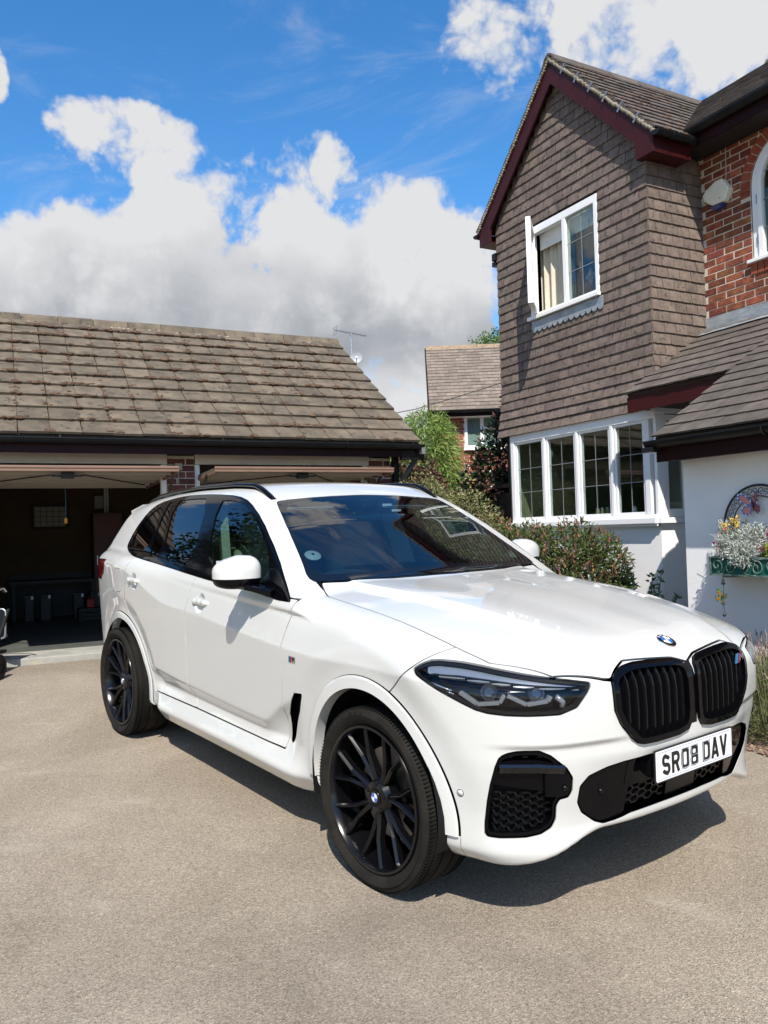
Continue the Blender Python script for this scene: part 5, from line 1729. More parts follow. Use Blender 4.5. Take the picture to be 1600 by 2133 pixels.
def belt_z(x): return itp(x,[-4.1,-2.8,-2.3,-1.7,-1.1,-.6,0],[1.28,1.285,1.235,1.19,1.155,1.13,1.08])
def roof_z(x,y):
    c=itp(x,[-4.1,-3.72,-3.4,-3.0,-2.6,-2.2,-1.9,-1.6,-1.42,-1.28,-1.1],[1.50,1.575,1.635,1.690,1.722,1.738,1.738,1.722,1.690,1.650,1.58])
    return c-.075*np.abs(y)**2.2
def ws_x(y,z): return -.42-(z-1.13)*1.70-.20*y*y-.12*(z-1.13)*(z-1.62)
def field(P):
    x=P[...,0]; y=np.abs(P[...,1]); z=P[...,2]
    s=y-side_w(x,z)
    fx=(x-front_x(y,z))*.93
    rx=(rear_x(y,z)-x)
    b=smax(s,fx,.30); b=smax(b,rx,.30)
    b=smax(b,(z-hood_z(x,y))*.97,.085)
    b=smax(b,.205+sst(.15,.45,x)*(.152-.122*sst(.42,.84,y))-z,.03)
    g=smax((y-side_glass(x,z))*.93,(x-ws_x(y,z))*.50,.035)
    g=smax(g,(z-roof_z(x,y))*.98,.10)
    g=smax(g,(rear_x(y,z)+.01-x)*.9,.12)
    g=smax(g,belt_z(x)-.05-z,.02)
    f=smin(b,g,.030)
    return f
def normal(P,e=1.5e-3):
    g=np.stack([field(P+d)-field(P-d) for d in np.eye(3)*e],-1)
    n=g/np.linalg.norm(g,axis=-1,keepdims=True); return n
Z0=.72
def grid(na=120,nm=300,nb=90,nphi=200,x0=-.10,x1=-3.15):
    # returns origin/direction arrays: columns from front centre round the side to rear centre; rows from bottom to top
    cols=[]
    for a in np.linspace(0,np.pi/2,na,endpoint=False): cols.append((x0,np.cos(a),np.sin(a)))
    for x in np.linspace(x0,x1,nm,endpoint=False): cols.append((x,0,1))
    for a in np.linspace(np.pi/2,np.pi,nb): cols.append((x1,np.cos(a),np.sin(a)))
    cols=np.array(cols)
    ph=np.concatenate([np.linspace(-40,-8,int(nphi*.22),endpoint=False),np.linspace(-8,48,int(nphi*.48),endpoint=False),np.linspace(48,90,int(nphi*.30))])
    ph=np.radians(ph)
    D=np.stack([cols[:,None,1]*np.cos(ph)[None],cols[:,None,2]*np.cos(ph)[None],np.broadcast_to(np.sin(ph)[None],(len(cols),len(ph)))],-1)
    O=np.stack([cols[:,0],0*cols[:,0],0*cols[:,0]+Z0],-1)[:,None]+0*D
    return O,D
def shoot(O,D,t0=.02,t1=2.2,n=44):
    lo=np.full(D.shape[:-1],t0); hi=np.full(D.shape[:-1],t1)
    # march from outside inward coarse to get outermost root, then bisect
    ts=np.linspace(t1,t0,40); found=np.zeros(lo.shape,bool); prev=ts[0]
    for t in ts[1:]:
        v=field(O+D*t); new=(v<0)&~found
        lo[new]=t; hi[new]=prev; found|=new; prev=t
    for _ in range(22):
        m=.5*(lo+hi); v=field(O+D*m[...,None]); ins=v<0
        lo=np.where(ins,m,lo); hi=np.where(ins,hi,m)
    return O+D*(.5*(lo+hi))[...,None]


class Skin:
    """triangles of the outer skin with normals and the fields they are cut by"""

    def __init__(s, V, N, F):
        s.V, s.N, s.F = V, N, F

    def clip(s, g):
        """the part where g < 0, cut exactly along g = 0"""
        V, N, F = s.V, s.N, s.F
        ins = g < 0
        cnt = ins[F].sum(1)
        keep = F[cnt == 3]
        part = F[(cnt == 1) | (cnt == 2)]
        if len(part) == 0:
            return Skin(V, N, keep).compact()
        c = ins[part].sum(1)
        # rotate so that the odd corner comes first
        odd = np.where(c[:, None] == 1, ins[part], ~ins[part])
        k = odd.argmax(1)
        idx = (k[:, None] + np.arange(3)) % 3
        P = np.take_along_axis(part, idx, 1)
        e = np.concatenate([P[:, [0, 1]], P[:, [0, 2]]])
        es = np.sort(e, 1)
        key = es[:, 0].astype(np.int64) * (len(V) + 1) + es[:, 1]
        u, first, inv = np.unique(key, return_index=True, return_inverse=True)
        a, b = es[first, 0], es[first, 1]
        t = np.clip(g[a] / (g[a] - g[b]), .0, 1.)[:, None]
        nV = V[a] * (1 - t) + V[b] * t
        nN = N[a] * (1 - t) + N[b] * t
        nN /= np.linalg.norm(nN, axis=1, keepdims=True) + 1e-12
        m = len(P)
        i1 = len(V) + inv[:m]; i2 = len(V) + inv[m:]
        one = c == 1
        t1 = np.stack([P[one, 0], i1[one], i2[one]], 1)
        two = ~one
        t2 = np.stack([i1[two], P[two, 1], P[two, 2]], 1)
        t3 = np.stack([i1[two], P[two, 2], i2[two]], 1)
        return Skin(np.concatenate([V, nV]), np.concatenate([N, nN]), np.concatenate([keep, t1, t2, t3])).compact()

    def compact(s):
        if len(s.F) == 0:
            return Skin(np.zeros((0, 3)), np.zeros((0, 3)), np.zeros((0, 3), int))
        u, inv = np.unique(s.F.ravel(), return_inverse=True)
        F = inv.reshape(-1, 3)
        ok = (F[:, 0] != F[:, 1]) & (F[:, 1] != F[:, 2]) & (F[:, 0] != F[:, 2])
        return Skin(s.V[u], s.N[u], F[ok])

    def split(s, gf, gap=.0):
        g = gf(s.V)
        return s.clip(g + gap / 2), s.clip(-g + gap / 2)

    def mirror(s):
        k = np.array([1, -1, 1.])
        return Skin(s.V * k, s.N * k, s.F[:, ::-1])

    def plus(s, o):
        return Skin(np.concatenate([s.V, o.V]), np.concatenate([s.N, o.N]), np.concatenate([s.F, o.F + len(s.V)]))

    def both(s):
        return s.plus(s.mirror())

    def offset(s, d):
        return Skin(s.V + s.N * d, s.N, s.F)

    def edge(s):
        F = s.F
        e = np.concatenate([F[:, [0, 1]], F[:, [1, 2]], F[:, [2, 0]]])
        es = np.sort(e, 1)
        key = es[:, 0].astype(np.int64) * (len(s.V) + 1) + es[:, 1]
        u, inv, c = np.unique(key, return_inverse=True, return_counts=True)
        e = e[c[inv] == 1]
        # the mirror plane is not an edge
        y = np.abs(s.V[:, 1])
        return e[~((y[e[:, 0]] < 1e-6) & (y[e[:, 1]] < 1e-6))]

    def obj(s, name, m, parent=None, depth=.012, label=None, lip=None, kind=None):
        """mesh object; its rim is turned in by depth so that the joints are real gaps"""
        V, N, F = s.V, s.N, s.F
        if depth and len(F):
            e = s.edge()
            u, inv = np.unique(e.ravel(), return_inverse=True)
            ei = inv.reshape(-1, 2)
            n0 = len(V); k = len(u)
            d = N[u] * .55
            # rolled edge: a short bevel row, then the turned-in wall
            r1 = V[u] - N[u] * min(.0018, abs(depth) * .3) * np.sign(depth)
            r2 = V[u] - N[u] * depth
            V = np.concatenate([V, V[u], r2]); 
            # wall normals: along the surface, away from the panel
            tdir = np.zeros((k, 3)); ev = s.V[e[:, 1]] - s.V[e[:, 0]]
            wn = np.cross(ev, s.N[e[:, 0]])
            np.add.at(tdir, ei[:, 0], wn); np.add.at(tdir, ei[:, 1], wn)
            tdir /= np.linalg.norm(tdir, axis=1, keepdims=True) + 1e-12
            N = np.concatenate([N, tdir, tdir])
            a, b = ei[:, 0], ei[:, 1]
            w1 = np.stack([n0 + b, n0 + a, n0 + k + a], 1); w2 = np.stack([n0 + b, n0 + k + a, n0 + k + b], 1)
            F = np.concatenate([F, w1, w2])
        me = bpy.data.meshes.new(name)
        me.vertices.add(len(V)); me.vertices.foreach_set('co', V.ravel())
        me.loops.add(len(F) * 3); me.loops.foreach_set('vertex_index', F.ravel())
        me.polygons.add(len(F)); me.polygons.foreach_set('loop_start', np.arange(len(F)) * 3)
        me.update(calc_edges=True)
        me.shade_smooth()
        me.normals_split_custom_set_from_vertices(N.tolist())
        me.materials.append(m)
        return link(name, me, parent, label, kind)


def rounded(P, n=2):
    """Chaikin smoothing of a closed outline"""
    P = np.asarray(P, float)
    for _ in range(n):
        Q = np.roll(P, -1, 0)
        P = np.stack([P * .78 + Q * .22, P * .22 + Q * .78], 1).reshape(-1, 2)
    return P


def sdf(P, q):
    """signed distance of points q to the closed outline P, negative inside"""
    P = np.asarray(P, float); d = np.full(len(q), 1e9); ins = np.zeros(len(q), bool)
    lo, hi = P.min(0) - .15, P.max(0) + .15
    near = ((q > lo) & (q < hi)).all(1)
    far = ~near
    qq = q[near]; dd = d[near]; ii = ins[near]
    for a, b in zip(P, np.roll(P, -1, 0)):
        e = b - a; w = qq - a
        t = np.clip((w @ e) / max(e @ e, 1e-12), 0, 1)
        dd = np.minimum(dd, ((w - t[:, None] * e) ** 2).sum(1))
        c1 = a[1] > qq[:, 1]; c2 = b[1] > qq[:, 1]
        with np.errstate(divide='ignore', invalid='ignore'):
            xi = a[0] + (qq[:, 1] - a[1]) * e[0] / e[1]
        ii ^= (c1 != c2) & (qq[:, 0] < xi)
    d = np.full(len(q), .15)
    d[near] = np.where(ii, -1, 1) * np.sqrt(dd)
    return d


XZ = lambda V: V[:, [0, 2]]
YZ = lambda V: V[:, [1, 2]]
XY = lambda V: V[:, [0, 1]]
UZ = lambda V: np.stack([V[:, 1] - V[:, 0], V[:, 2]], 1)


def at_surface(y, z, x0=1.6):
    """point of the nose seen from the front"""
    O_ = np.array([[x0, y, z]]); D_ = np.array([[-1., 0, 0]])
    ts = np.linspace(0, 2, 900); P = O_ + ts[:, None] * D_
    i = int(np.argmax(field(P) < 0)); return P[i], normal(P[i:i + 1])[0]


def side_surface(x, z):
    ts = np.linspace(1.3, .3, 900); P = np.stack([np.full(900, x), ts, np.full(900, z)], 1)
    i = int(np.argmax(field(P) < 0)); return P[i], normal(P[i:i + 1])[0]


def top_surface(x, y):
    ts = np.linspace(2.0, .4, 1200); P = np.stack([np.full(1200, x), np.full(1200, y), ts], 1)
    i = int(np.argmax(field(P) < 0)); return P[i], normal(P[i:i + 1])[0]


def diag_surface(u, z):
    """point where the ray along (-1,-1,0) at y-x = u meets the right-hand corner (y > 0)"""
    ts = np.linspace(2.2, -.4, 1600); P = np.stack([ts - u / 2, ts + u / 2, np.full(1600, z)], 1)
    i = int(np.argmax(field(P) < 0)); return P[i], normal(P[i:i + 1])[0]


def flip(p):
    return np.array([p[0], -p[1], p[2]])
# ------------------------------------------------------------------ the car assembled (x forward from the front axle, +y its left side, z up)
CAR_PAINT = mat('white_car_paint', (.585, .583, .560), rough=.30, coat=1.0, spec=.5)
CAR_TRIM = mat('car_gloss_black', (.002, .002, .003), rough=.05, spec=.18)
mat('blade_gloss', (.003, .003, .004), rough=.06, spec=.6)
CAR_DARK = mat('car_dark_plastic', (.006, .006, .006), rough=.6, spec=.2)
CAR_SATIN = mat('car_satin_black', (.004, .004, .005), rough=.22, spec=.22)
TYRE = mat('tyre_rubber', (.009, .008, .0065), (.018, .0155, .0125), rough=.85, scale=9, bump=.15, bscale=60, spec=.2)
RIM = mat('black_alloy', (.003, .003, .004), rough=.2, spec=.42)
DISC = mat('brake_disc', (.30, .27, .24), rough=.35, metal=.9)
LEATHER = mat('pale_leather', (.34, .32, .28), (.28, .27, .24), rough=.55, scale=20, bump=.1, bscale=90)
DASH = mat('dash_plastic', (.030, .034, .036), rough=.6)
WS_GLASS = glass('windscreen_glass', (.46, .58, .62), ior=1.78)
SIDE_GLASS = glass('front_side_glass', (.38, .52, .44), ior=1.62)
PRIV_GLASS = glass('privacy_glass', (.045, .05, .05), ior=1.62)
LENS = glass('headlight_lens', (.88, .90, .93), ior=1.28)
LIGHT_SILVER = mat('headlight_silver', (.30, .335, .39), rough=.25, metal=.6)
LIGHT_GREY = mat('headlight_grey', (.19, .20, .21), rough=.25, metal=.3)
BADGE_BLUE = mat('badge_blue', (.01, .12, .50), rough=.25, coat=.8)
BADGE_WHITE = mat('badge_white', (.75, .76, .78), rough=.25, coat=.8)
BADGE_RED = mat('badge_red', (.28, .010, .016), rough=.3)
BADGE_SKY = mat('badge_light_blue', (.03, .16, .30), rough=.3)
CHROME = mat('chrome', (.75, .76, .78), rough=.12, metal=1.)
PLATE_WHITE = mat('plate_white', (.82, .83, .82), rough=.25, coat=.5)
PLATE_BLACK = mat('plate_black', (.008, .008, .010), rough=.35)
TAIL_RED = mat('tail_light_red', (.12, .004, .007), rough=.12, coat=.8)


def text_mesh(s, size, depth, m, name='lettering'):
    c = bpy.data.curves.new('letters', 'FONT'); c.body = s; c.size = size; c.extrude = depth; c.align_x = 'CENTER'; c.align_y = 'CENTER'; c.resolution_u = 2
    o = bpy.data.objects.new('letters', c); col.objects.link(o)
    dg = bpy.context.evaluated_depsgraph_get()
    me = bpy.data.meshes.new_from_object(o.evaluated_get(dg)); me.name = name
    bpy.data.objects.remove(o); bpy.data.curves.remove(c)
    me.materials.clear(); me.materials.append(m)
    return me


def roundel(parent, M, rad, letters=True):
    """black ring with a blue and white quartered centre; M: z out of the surface, y up"""
    b = MB().lathe([(0, 0), (rad, 0), (rad, .004), (rad * .96, .006), (0, .0062)], M, 32)
    o = b.build('badge', CAR_SATIN, parent, smooth=True, angle=.5)
    MB().lathe([(rad * .985, .0055), (rad * 1.01, .0035), (rad * 1.01, .0), ], M, 32).build('badge_rim', CHROME, o, smooth=True)
    r0 = rad * .60
    for k, m in enumerate((BADGE_WHITE, BADGE_BLUE, BADGE_WHITE, BADGE_BLUE)):
        a0 = PI / 2 * k
        pts = [(0, 0)] + [(r0 * math.cos(a0 + PI / 2 * i / 8), r0 * math.sin(a0 + PI / 2 * i / 8)) for i in range(9)]
        MB().prism(pts, M, .0062, .0075).build('badge_quarter', m, o)
    MB().tube([M @ Vector((r0 * 1.04 * math.cos(a), r0 * 1.04 * math.sin(a), .0068)) for a in [2 * PI * i / 28 for i in range(28)]], rad * .03, 5, closed=True).build('badge_ring', CHROME, o, smooth=True)
    if letters:
        for ch, a in (('B', R(128)), ('M', R(90)), ('W', R(52))):
            me = text_mesh(ch, rad * .40, .0006, BADGE_WHITE)
            link('lettering', me, o, M=M @ T(rad * .80 * math.cos(a), rad * .80 * math.sin(a), .0068) @ RZ(a - PI / 2))
    return o


def build_wheel(parent, name, cx, cy, cz, rad, width, side, steer=0.):
    """side = -1 right, +1 left; hub axis along y"""
    w = bpy.data.objects.new(name, None); col.objects.link(w); w.parent = parent
    # local frame: z outwards, x forward, y up
    M = T(cx, cy, cz) @ RZ(steer) @ (Matrix(((1, 0, 0, 0), (0, 0, side, 0), (0, 1, 0, 0), (0, 0, 0, 1))))
    w.matrix_local = M
    h = width / 2
    rr = .297
    t = MB()
    prof = [(rr - .012, -h * .72), (rr + .004, -h * .80), (rr + .02, -h * .93), (rad - .035, -h), (rad - .013, -h * .93), (rad - .004, -h * .80)]
    ribs = (-.62, -.24, .24, .62)
    zz = [-.80]
    for q in ribs:
        prof += [(rad - .001, h * (q - .05)), (rad - .009, h * (q - .035)), (rad - .009, h * (q + .035)), (rad - .001, h * (q + .05))]
    prof += [(rad - .004, h * .80), (rad - .013, h * .93), (rad - .035, h), (rr + .045, h * 1.02), (rr + .024, h * .97), (rr + .004, h * .84), (rr - .012, h * .76)]
    t.lathe(prof, Matrix.Identity(4), 96)
    tyre = t.build('tyre', TYRE, w, smooth=True, angle=.55)
    # shoulder and tread sipes
    sp_ = MB()
    for k in range(150):
        a = 2 * PI * k / 150
        Mk = RZ(a)
        sp_.mbox(Mk @ T(0, 0, 0), rad - .022, rad - .0005, -.0016, .0016, h * .66, h * .90)
        sp_.mbox(Mk @ Matrix.Rotation(.0, 4, 'X'), rad - .006, rad + .0004, -.0014, .0014, h * .28, h * .60)
        sp_.mbox(Mk, rad - .022, rad - .0005, -.0016, .0016, -h * .90, -h * .66)
    sp_.build('tread_sipes', CAR_DARK, tyre, kind='stuff')
    if side < 0 and cx > -1:
        for ch_i, (ch, a) in enumerate(zip('275/35 R22', [R(150 - 6.0 * i) for i in range(10)])):
            if ch == ' ':
                continue
            me = text_mesh(ch, .020, .0006, CAR_SATIN)
            link('lettering', me, tyre, M=RZ(a - PI / 2) @ T(0, rr + .052, h * 1.012))
    rim = MB()
    rim.lathe([(rr - .002, h * .80), (rr + .004, h * .86), (rr, h * .92), (rr - .010, h * .93), (rr - .016, h * .86), (rr - .022, h * .70), (rr - .032, h * .30), (rr - .036, -h * .7), (rr - .012, -h * .78)], Matrix.Identity(4), 72)
    rim = rim.build('rim', RIM, w, smooth=True, angle=.5)
    hub = MB().lathe([(0, h * .66), (.034, h * .66), (.040, h * .70), (.062, h * .66), (.078, h * .50), (.080, h * .2), (0, h * .2)], Matrix.Identity(4), 32)
    hub.build('hub', RIM, rim, smooth=True, angle=.5)
    for k in range(5):
        a = 2 * PI * k / 5 + .3
        MB().lathe([(0, h * .62), (.010, h * .62), (.011, h * .5), (0, h * .5)], T(.056 * math.cos(a), .056 * math.sin(a), .012), 6).build('wheel_bolt', CAR_DARK, rim)
    n = 7
    for k in range(n):
        for s in (-1, 1):
            # each pair of blades leaves the hub together and opens towards the rim
            a = 2 * PI * k / n + .16
            a1 = a + s * .115; a2 = a + s * .225; a0 = a + s * .07
            pts = []
            for (q, aa, zt) in ((.058, a0 * 1., .60), (.115, a1, .66), (.175, a + s * .135, .74), (.268, a2, .84), (rr - .012, a2 + s * .006, .84)):
                pts.append((q, aa, zt))
            sp = MB(); vs = []
            for i, (q, aa, zt) in enumerate(pts):
                wd = (.015, .0125, .0105, .0095, .014)[i]
                er = Vector((math.cos(aa), math.sin(aa), 0)); et = Vector((-math.sin(aa), math.cos(aa), 0))
                dp = (.050, .042, .036, .036, .045)[i]
                for (du, dz) in ((-wd, -dp), (-wd * .9, -.010), (-wd * .14, 0), (wd * .14, 0), (wd * .9, -.010), (wd, -dp)):
                    vs.append(er * q + et * du + Vector((0, 0, h * zt + dz)))
            fs = []
            for i in range(len(pts) - 1):
                for j in range(6):
                    fs.append((i * 6 + j, i * 6 + (j + 1) % 6, (i + 1) * 6 + (j + 1) % 6, (i + 1) * 6 + j))
            fs += [tuple(range(6))[::-1], tuple(range(len(vs) - 6, len(vs)))]
            sp.add(vs, fs).build('spoke', RIM, rim)
    roundel(rim, T(0, 0, h * .675), .031, letters=False)
    d = MB().lathe([(0, h * .05), (.19, h * .05), (.19, -h * .12), (0, -h * .12)], Matrix.Identity(4), 40).build('brake_disc', DISC, w, smooth=True, angle=.5)
    c = MB()
    a0, a1 = (R(-35), R(35)) if cx > -1 else (R(145), R(215))
    c.lathe([(.135, h * .28), (.215, h * .24), (.215, -h * .2), (.135, -h * .2), (.135, h * .28)], Matrix.Identity(4), 10, a0, a1)
    c.build('brake_caliper', CAR_SATIN, w, smooth=True, angle=.4)
    return w


def stroke_letter(ch, w, h, t, d, m):
    """number-plate character: rounded strokes of width t inside w x h, depth d"""
    x0, x1, y0, y1 = t / 2, w - t / 2, t / 2, h - t / 2
    ym = h / 2
    c = t * 1.0

    def ar(cx, cy, r, a, b, n=6):
        return [(cx + r * math.cos(R(a + (b - a) * i / n)), cy + r * math.sin(R(a + (b - a) * i / n))) for i in range(n + 1)]
    P = {
        'S': [ar(x1 - c, y1 - c * 1.3, c, 20, 90) + ar(x0 + c, y1 - c, c, 90, 180) + ar(x0 + c, ym + c - .0, c, 180, 250) + ar(x1 - c, ym - c, c, 70, 0) + ar(x1 - c, y0 + c, c, 0, -90) + ar(x0 + c, y0 + c * 1.3, c, -90, -160)],
        'R': [[(x0, 0), (x0, y1)] + [(x1 - c, y1)] + ar(x1 - c, y1 - c, c, 90, 0) + ar(x1 - c, ym + c * .9, c, 0, -90) + [(x0, ym - c * .1)], [(x0 + w * .42, ym - c * .1), (x1, 0)]],
        '0': [ar(x1 - c, y1 - c, c, 0, 90) + ar(x0 + c, y1 - c, c, 90, 180) + ar(x0 + c, y0 + c, c, 180, 270) + ar(x1 - c, y0 + c, c, 270, 360) + [(x1, y1 - c)]],
        '8': [ar(x1 - c, y1 - c, c, 0, 90) + ar(x0 + c, y1 - c, c, 90, 180) + ar(x0 + c, ym + c, c, 180, 270) + ar(x1 - c, ym + c, c, 270, 360) + [(x1, y1 - c)],
              ar(x1 - c, ym - c, c, 0, 90) + ar(x0 + c, ym - c, c, 90, 180) + ar(x0 + c, y0 + c, c, 180, 270) + ar(x1 - c, y0 + c, c, 270, 360) + [(x1, ym - c)]],
        'D': [[(x0, y0), (x0, y1), (x1 - c * 1.3, y1)] + ar(x1 - c * 1.3, y1 - c * 1.3, c * 1.3, 90, 0) + ar(x1 - c * 1.3, y0 + c * 1.3, c * 1.3, 0, -90) + [(x0 - t / 2, y0)]],
        'A': [[(x0 - t * .1, 0), (w / 2 - t * .1, h - t * .3), (w / 2 + t * .1, h - t * .3), (x1 + t * .1, 0)], [(x0 + t * .5, h * .26), (x1 - t * .5, h * .26)]],
        'V': [[(x0 - t * .1, h), (w / 2 - t * .1, t * .3), (w / 2 + t * .1, t * .3), (x1 + t * .1, h)]],
    }[ch]
    mb = MB()
    for pl in P:
        pl = [Vector((x, y, 0)) for x, y in pl]
        q = [pl[0]]
        for p in pl[1:]:
            if (p - q[-1]).length > 1e-4:
                q.append(p)
        L_ = []
        for i, p in enumerate(q):
            a = (q[i] - q[i - 1]).normalized() if i else (q[1] - q[0]).normalized()
            b = (q[i + 1] - q[i]).normalized() if i < len(q) - 1 else a
            tg = (a + b); tg = tg.normalized() if tg.length > 1e-6 else a
            nn = Vector((-tg.y, tg.x, 0))
            k = min(1 / max(.5, tg.dot(a)), 1.6)
            L_.append((p + nn * t / 2 * k, p - nn * t / 2 * k))
        n = len(L_); vs = []
        for l, r_ in L_:
            vs += [(l.x, l.y, 0), (r_.x, r_.y, 0), (r_.x, r_.y, d), (l.x, l.y, d)]
        fs = []
        for i in range(n - 1):
            for j in range(4):
                fs.append((i * 4 + j, i * 4 + (j + 1) % 4, i * 4 + 4 + (j + 1) % 4, i * 4 + 4 + j))
        fs += [(0, 1, 2, 3), tuple((n - 1) * 4 + j for j in range(4))]
        mb.add(vs, fs)
    return raw_mesh('plate_character', mb, m)


# outlines measured on the car, on its left half (the right is its mirror image)
O_DLO = [(-.640, 1.119), (-1.15, 1.148), (-1.76, 1.180), (-2.387, 1.224), (-2.836, 1.261), (-3.03, 1.278), (-3.115, 1.300), (-3.128, 1.335), (-3.10, 1.433), (-3.0, 1.556), (-2.868, 1.622), (-2.576, 1.655), (-2.323, 1.666), (-1.98, 1.664), (-1.658, 1.648), (-1.476, 1.613), (-1.228, 1.517), (-.92, 1.337), (-.664, 1.152)]
O_FRONT = [(-.86, 1.172), (-1.632, 1.206), (-1.865, 1.620), (-1.665, 1.621), (-1.44, 1.578), (-1.245, 1.492), (-1.00, 1.352)]
O_REAR = [(-1.848, 1.216), (-2.352, 1.247), (-2.557, 1.627), (-2.28, 1.640), (-2.022, 1.636)]
O_REARFIX = [(-2.398, 1.250), (-2.620, 1.268), (-2.685, 1.614), (-2.598, 1.625)]
O_QUARTER = [(-2.672, 1.273), (-2.985, 1.300), (-3.075, 1.375), (-2.925, 1.545), (-2.735, 1.608)]
O_WS = [(-.4, 1.212), (.45, 1.214), (.775, 1.205), (.797, 1.228), (.760, 1.30), (.697, 1.45), (.620, 1.598), (.585, 1.616), (.30, 1.636), (0, 1.645), (-.4, 1.645)]
O_WSIN = [(-.4, 1.252), (.312, 1.247), (.690, 1.236), (.748, 1.250), (.708, 1.392), (.62, 1.545), (.545, 1.602), (.30, 1.622), (0, 1.630), (-.4, 1.630)]
O_HOOD = [(-.52, -.4), (-.52, 0), (-.55, .4), (-.655, .752), (-.529, .795), (-.123, .809), (.219, .798), (.427, .793), (.544, .785), (.731, .657), (.812, .472), (.822, .440), (.795, .337), (.83, .074), (.852, 0), (.852, -.4)]
O_LIGHT = [(.663, .949), (.610, .975), (.542, .992), (.40, .990), (.26, .979), (-.258, .925), (-.277, .910), (-.177, .822), (.125, .819), (.293, .828), (.415, .863), (.543, .902)]
O_GRILLE = [(.058, .952), (.020, .918), (.017, .722), (.055, .672), (.300, .666), (.350, .680), (.448, .785), (.452, .905), (.420, .945), (.340, .965), (.20, .962)]
O_INTAKE = [(.212, .658), (.176, .680), (.103, .692), (-.028, .692), (-.172, .603), (-.166, .511), (-.086, .502), (-.079, .408), (.013, .372), (.262, .363), (.286, .378), (.258, .538)]
O_LOW = [(-.4, .622), (.25, .622), (.43, .612), (.568, .570), (.572, .46), (.46, .378), (.38, .385), (.30, .402), (-.4, .404)]
O_FDOOR = [(-.600, 1.14), (-.653, .997), (-.676, .907), (-.686, .756), (-.725, .563), (-.757, .397), (-1.800, .397), (-1.867, .524), (-1.830, .755), (-1.813, .942), (-1.783, 1.045), (-1.745, 1.20)]
O_RDOOR = [(-1.745, 1.20), (-1.783, 1.045), (-1.813, .942), (-1.830, .755), (-1.867, .524), (-1.800, .397), (-2.44, .392), (-2.475, .50), (-2.53, .66), (-2.66, .80), (-2.80, .875), (-2.845, .95), (-2.785, 1.082), (-2.735, 1.28)]
O_FUEL = [(-2.985, 1.178), (-2.815, 1.168), (-2.868, 1.010), (-3.055, 1.000)]
O_VENT = [(-.582, .706), (-.515, .713), (-.561, .622), (-.703, .436), (-.731, .438), (-.684, .582), (-.604, .680)]
O_BUMP = [(.150, .832), (.298, .958), (.55, 1.2), (2, 1.2), (2, -1), (.150, -1)]
O_TAIL = [(-3.25, 1.218), (-3.32, 1.12), (-3.44, 1.06), (-4.4, 1.06), (-4.4, 1.20)]


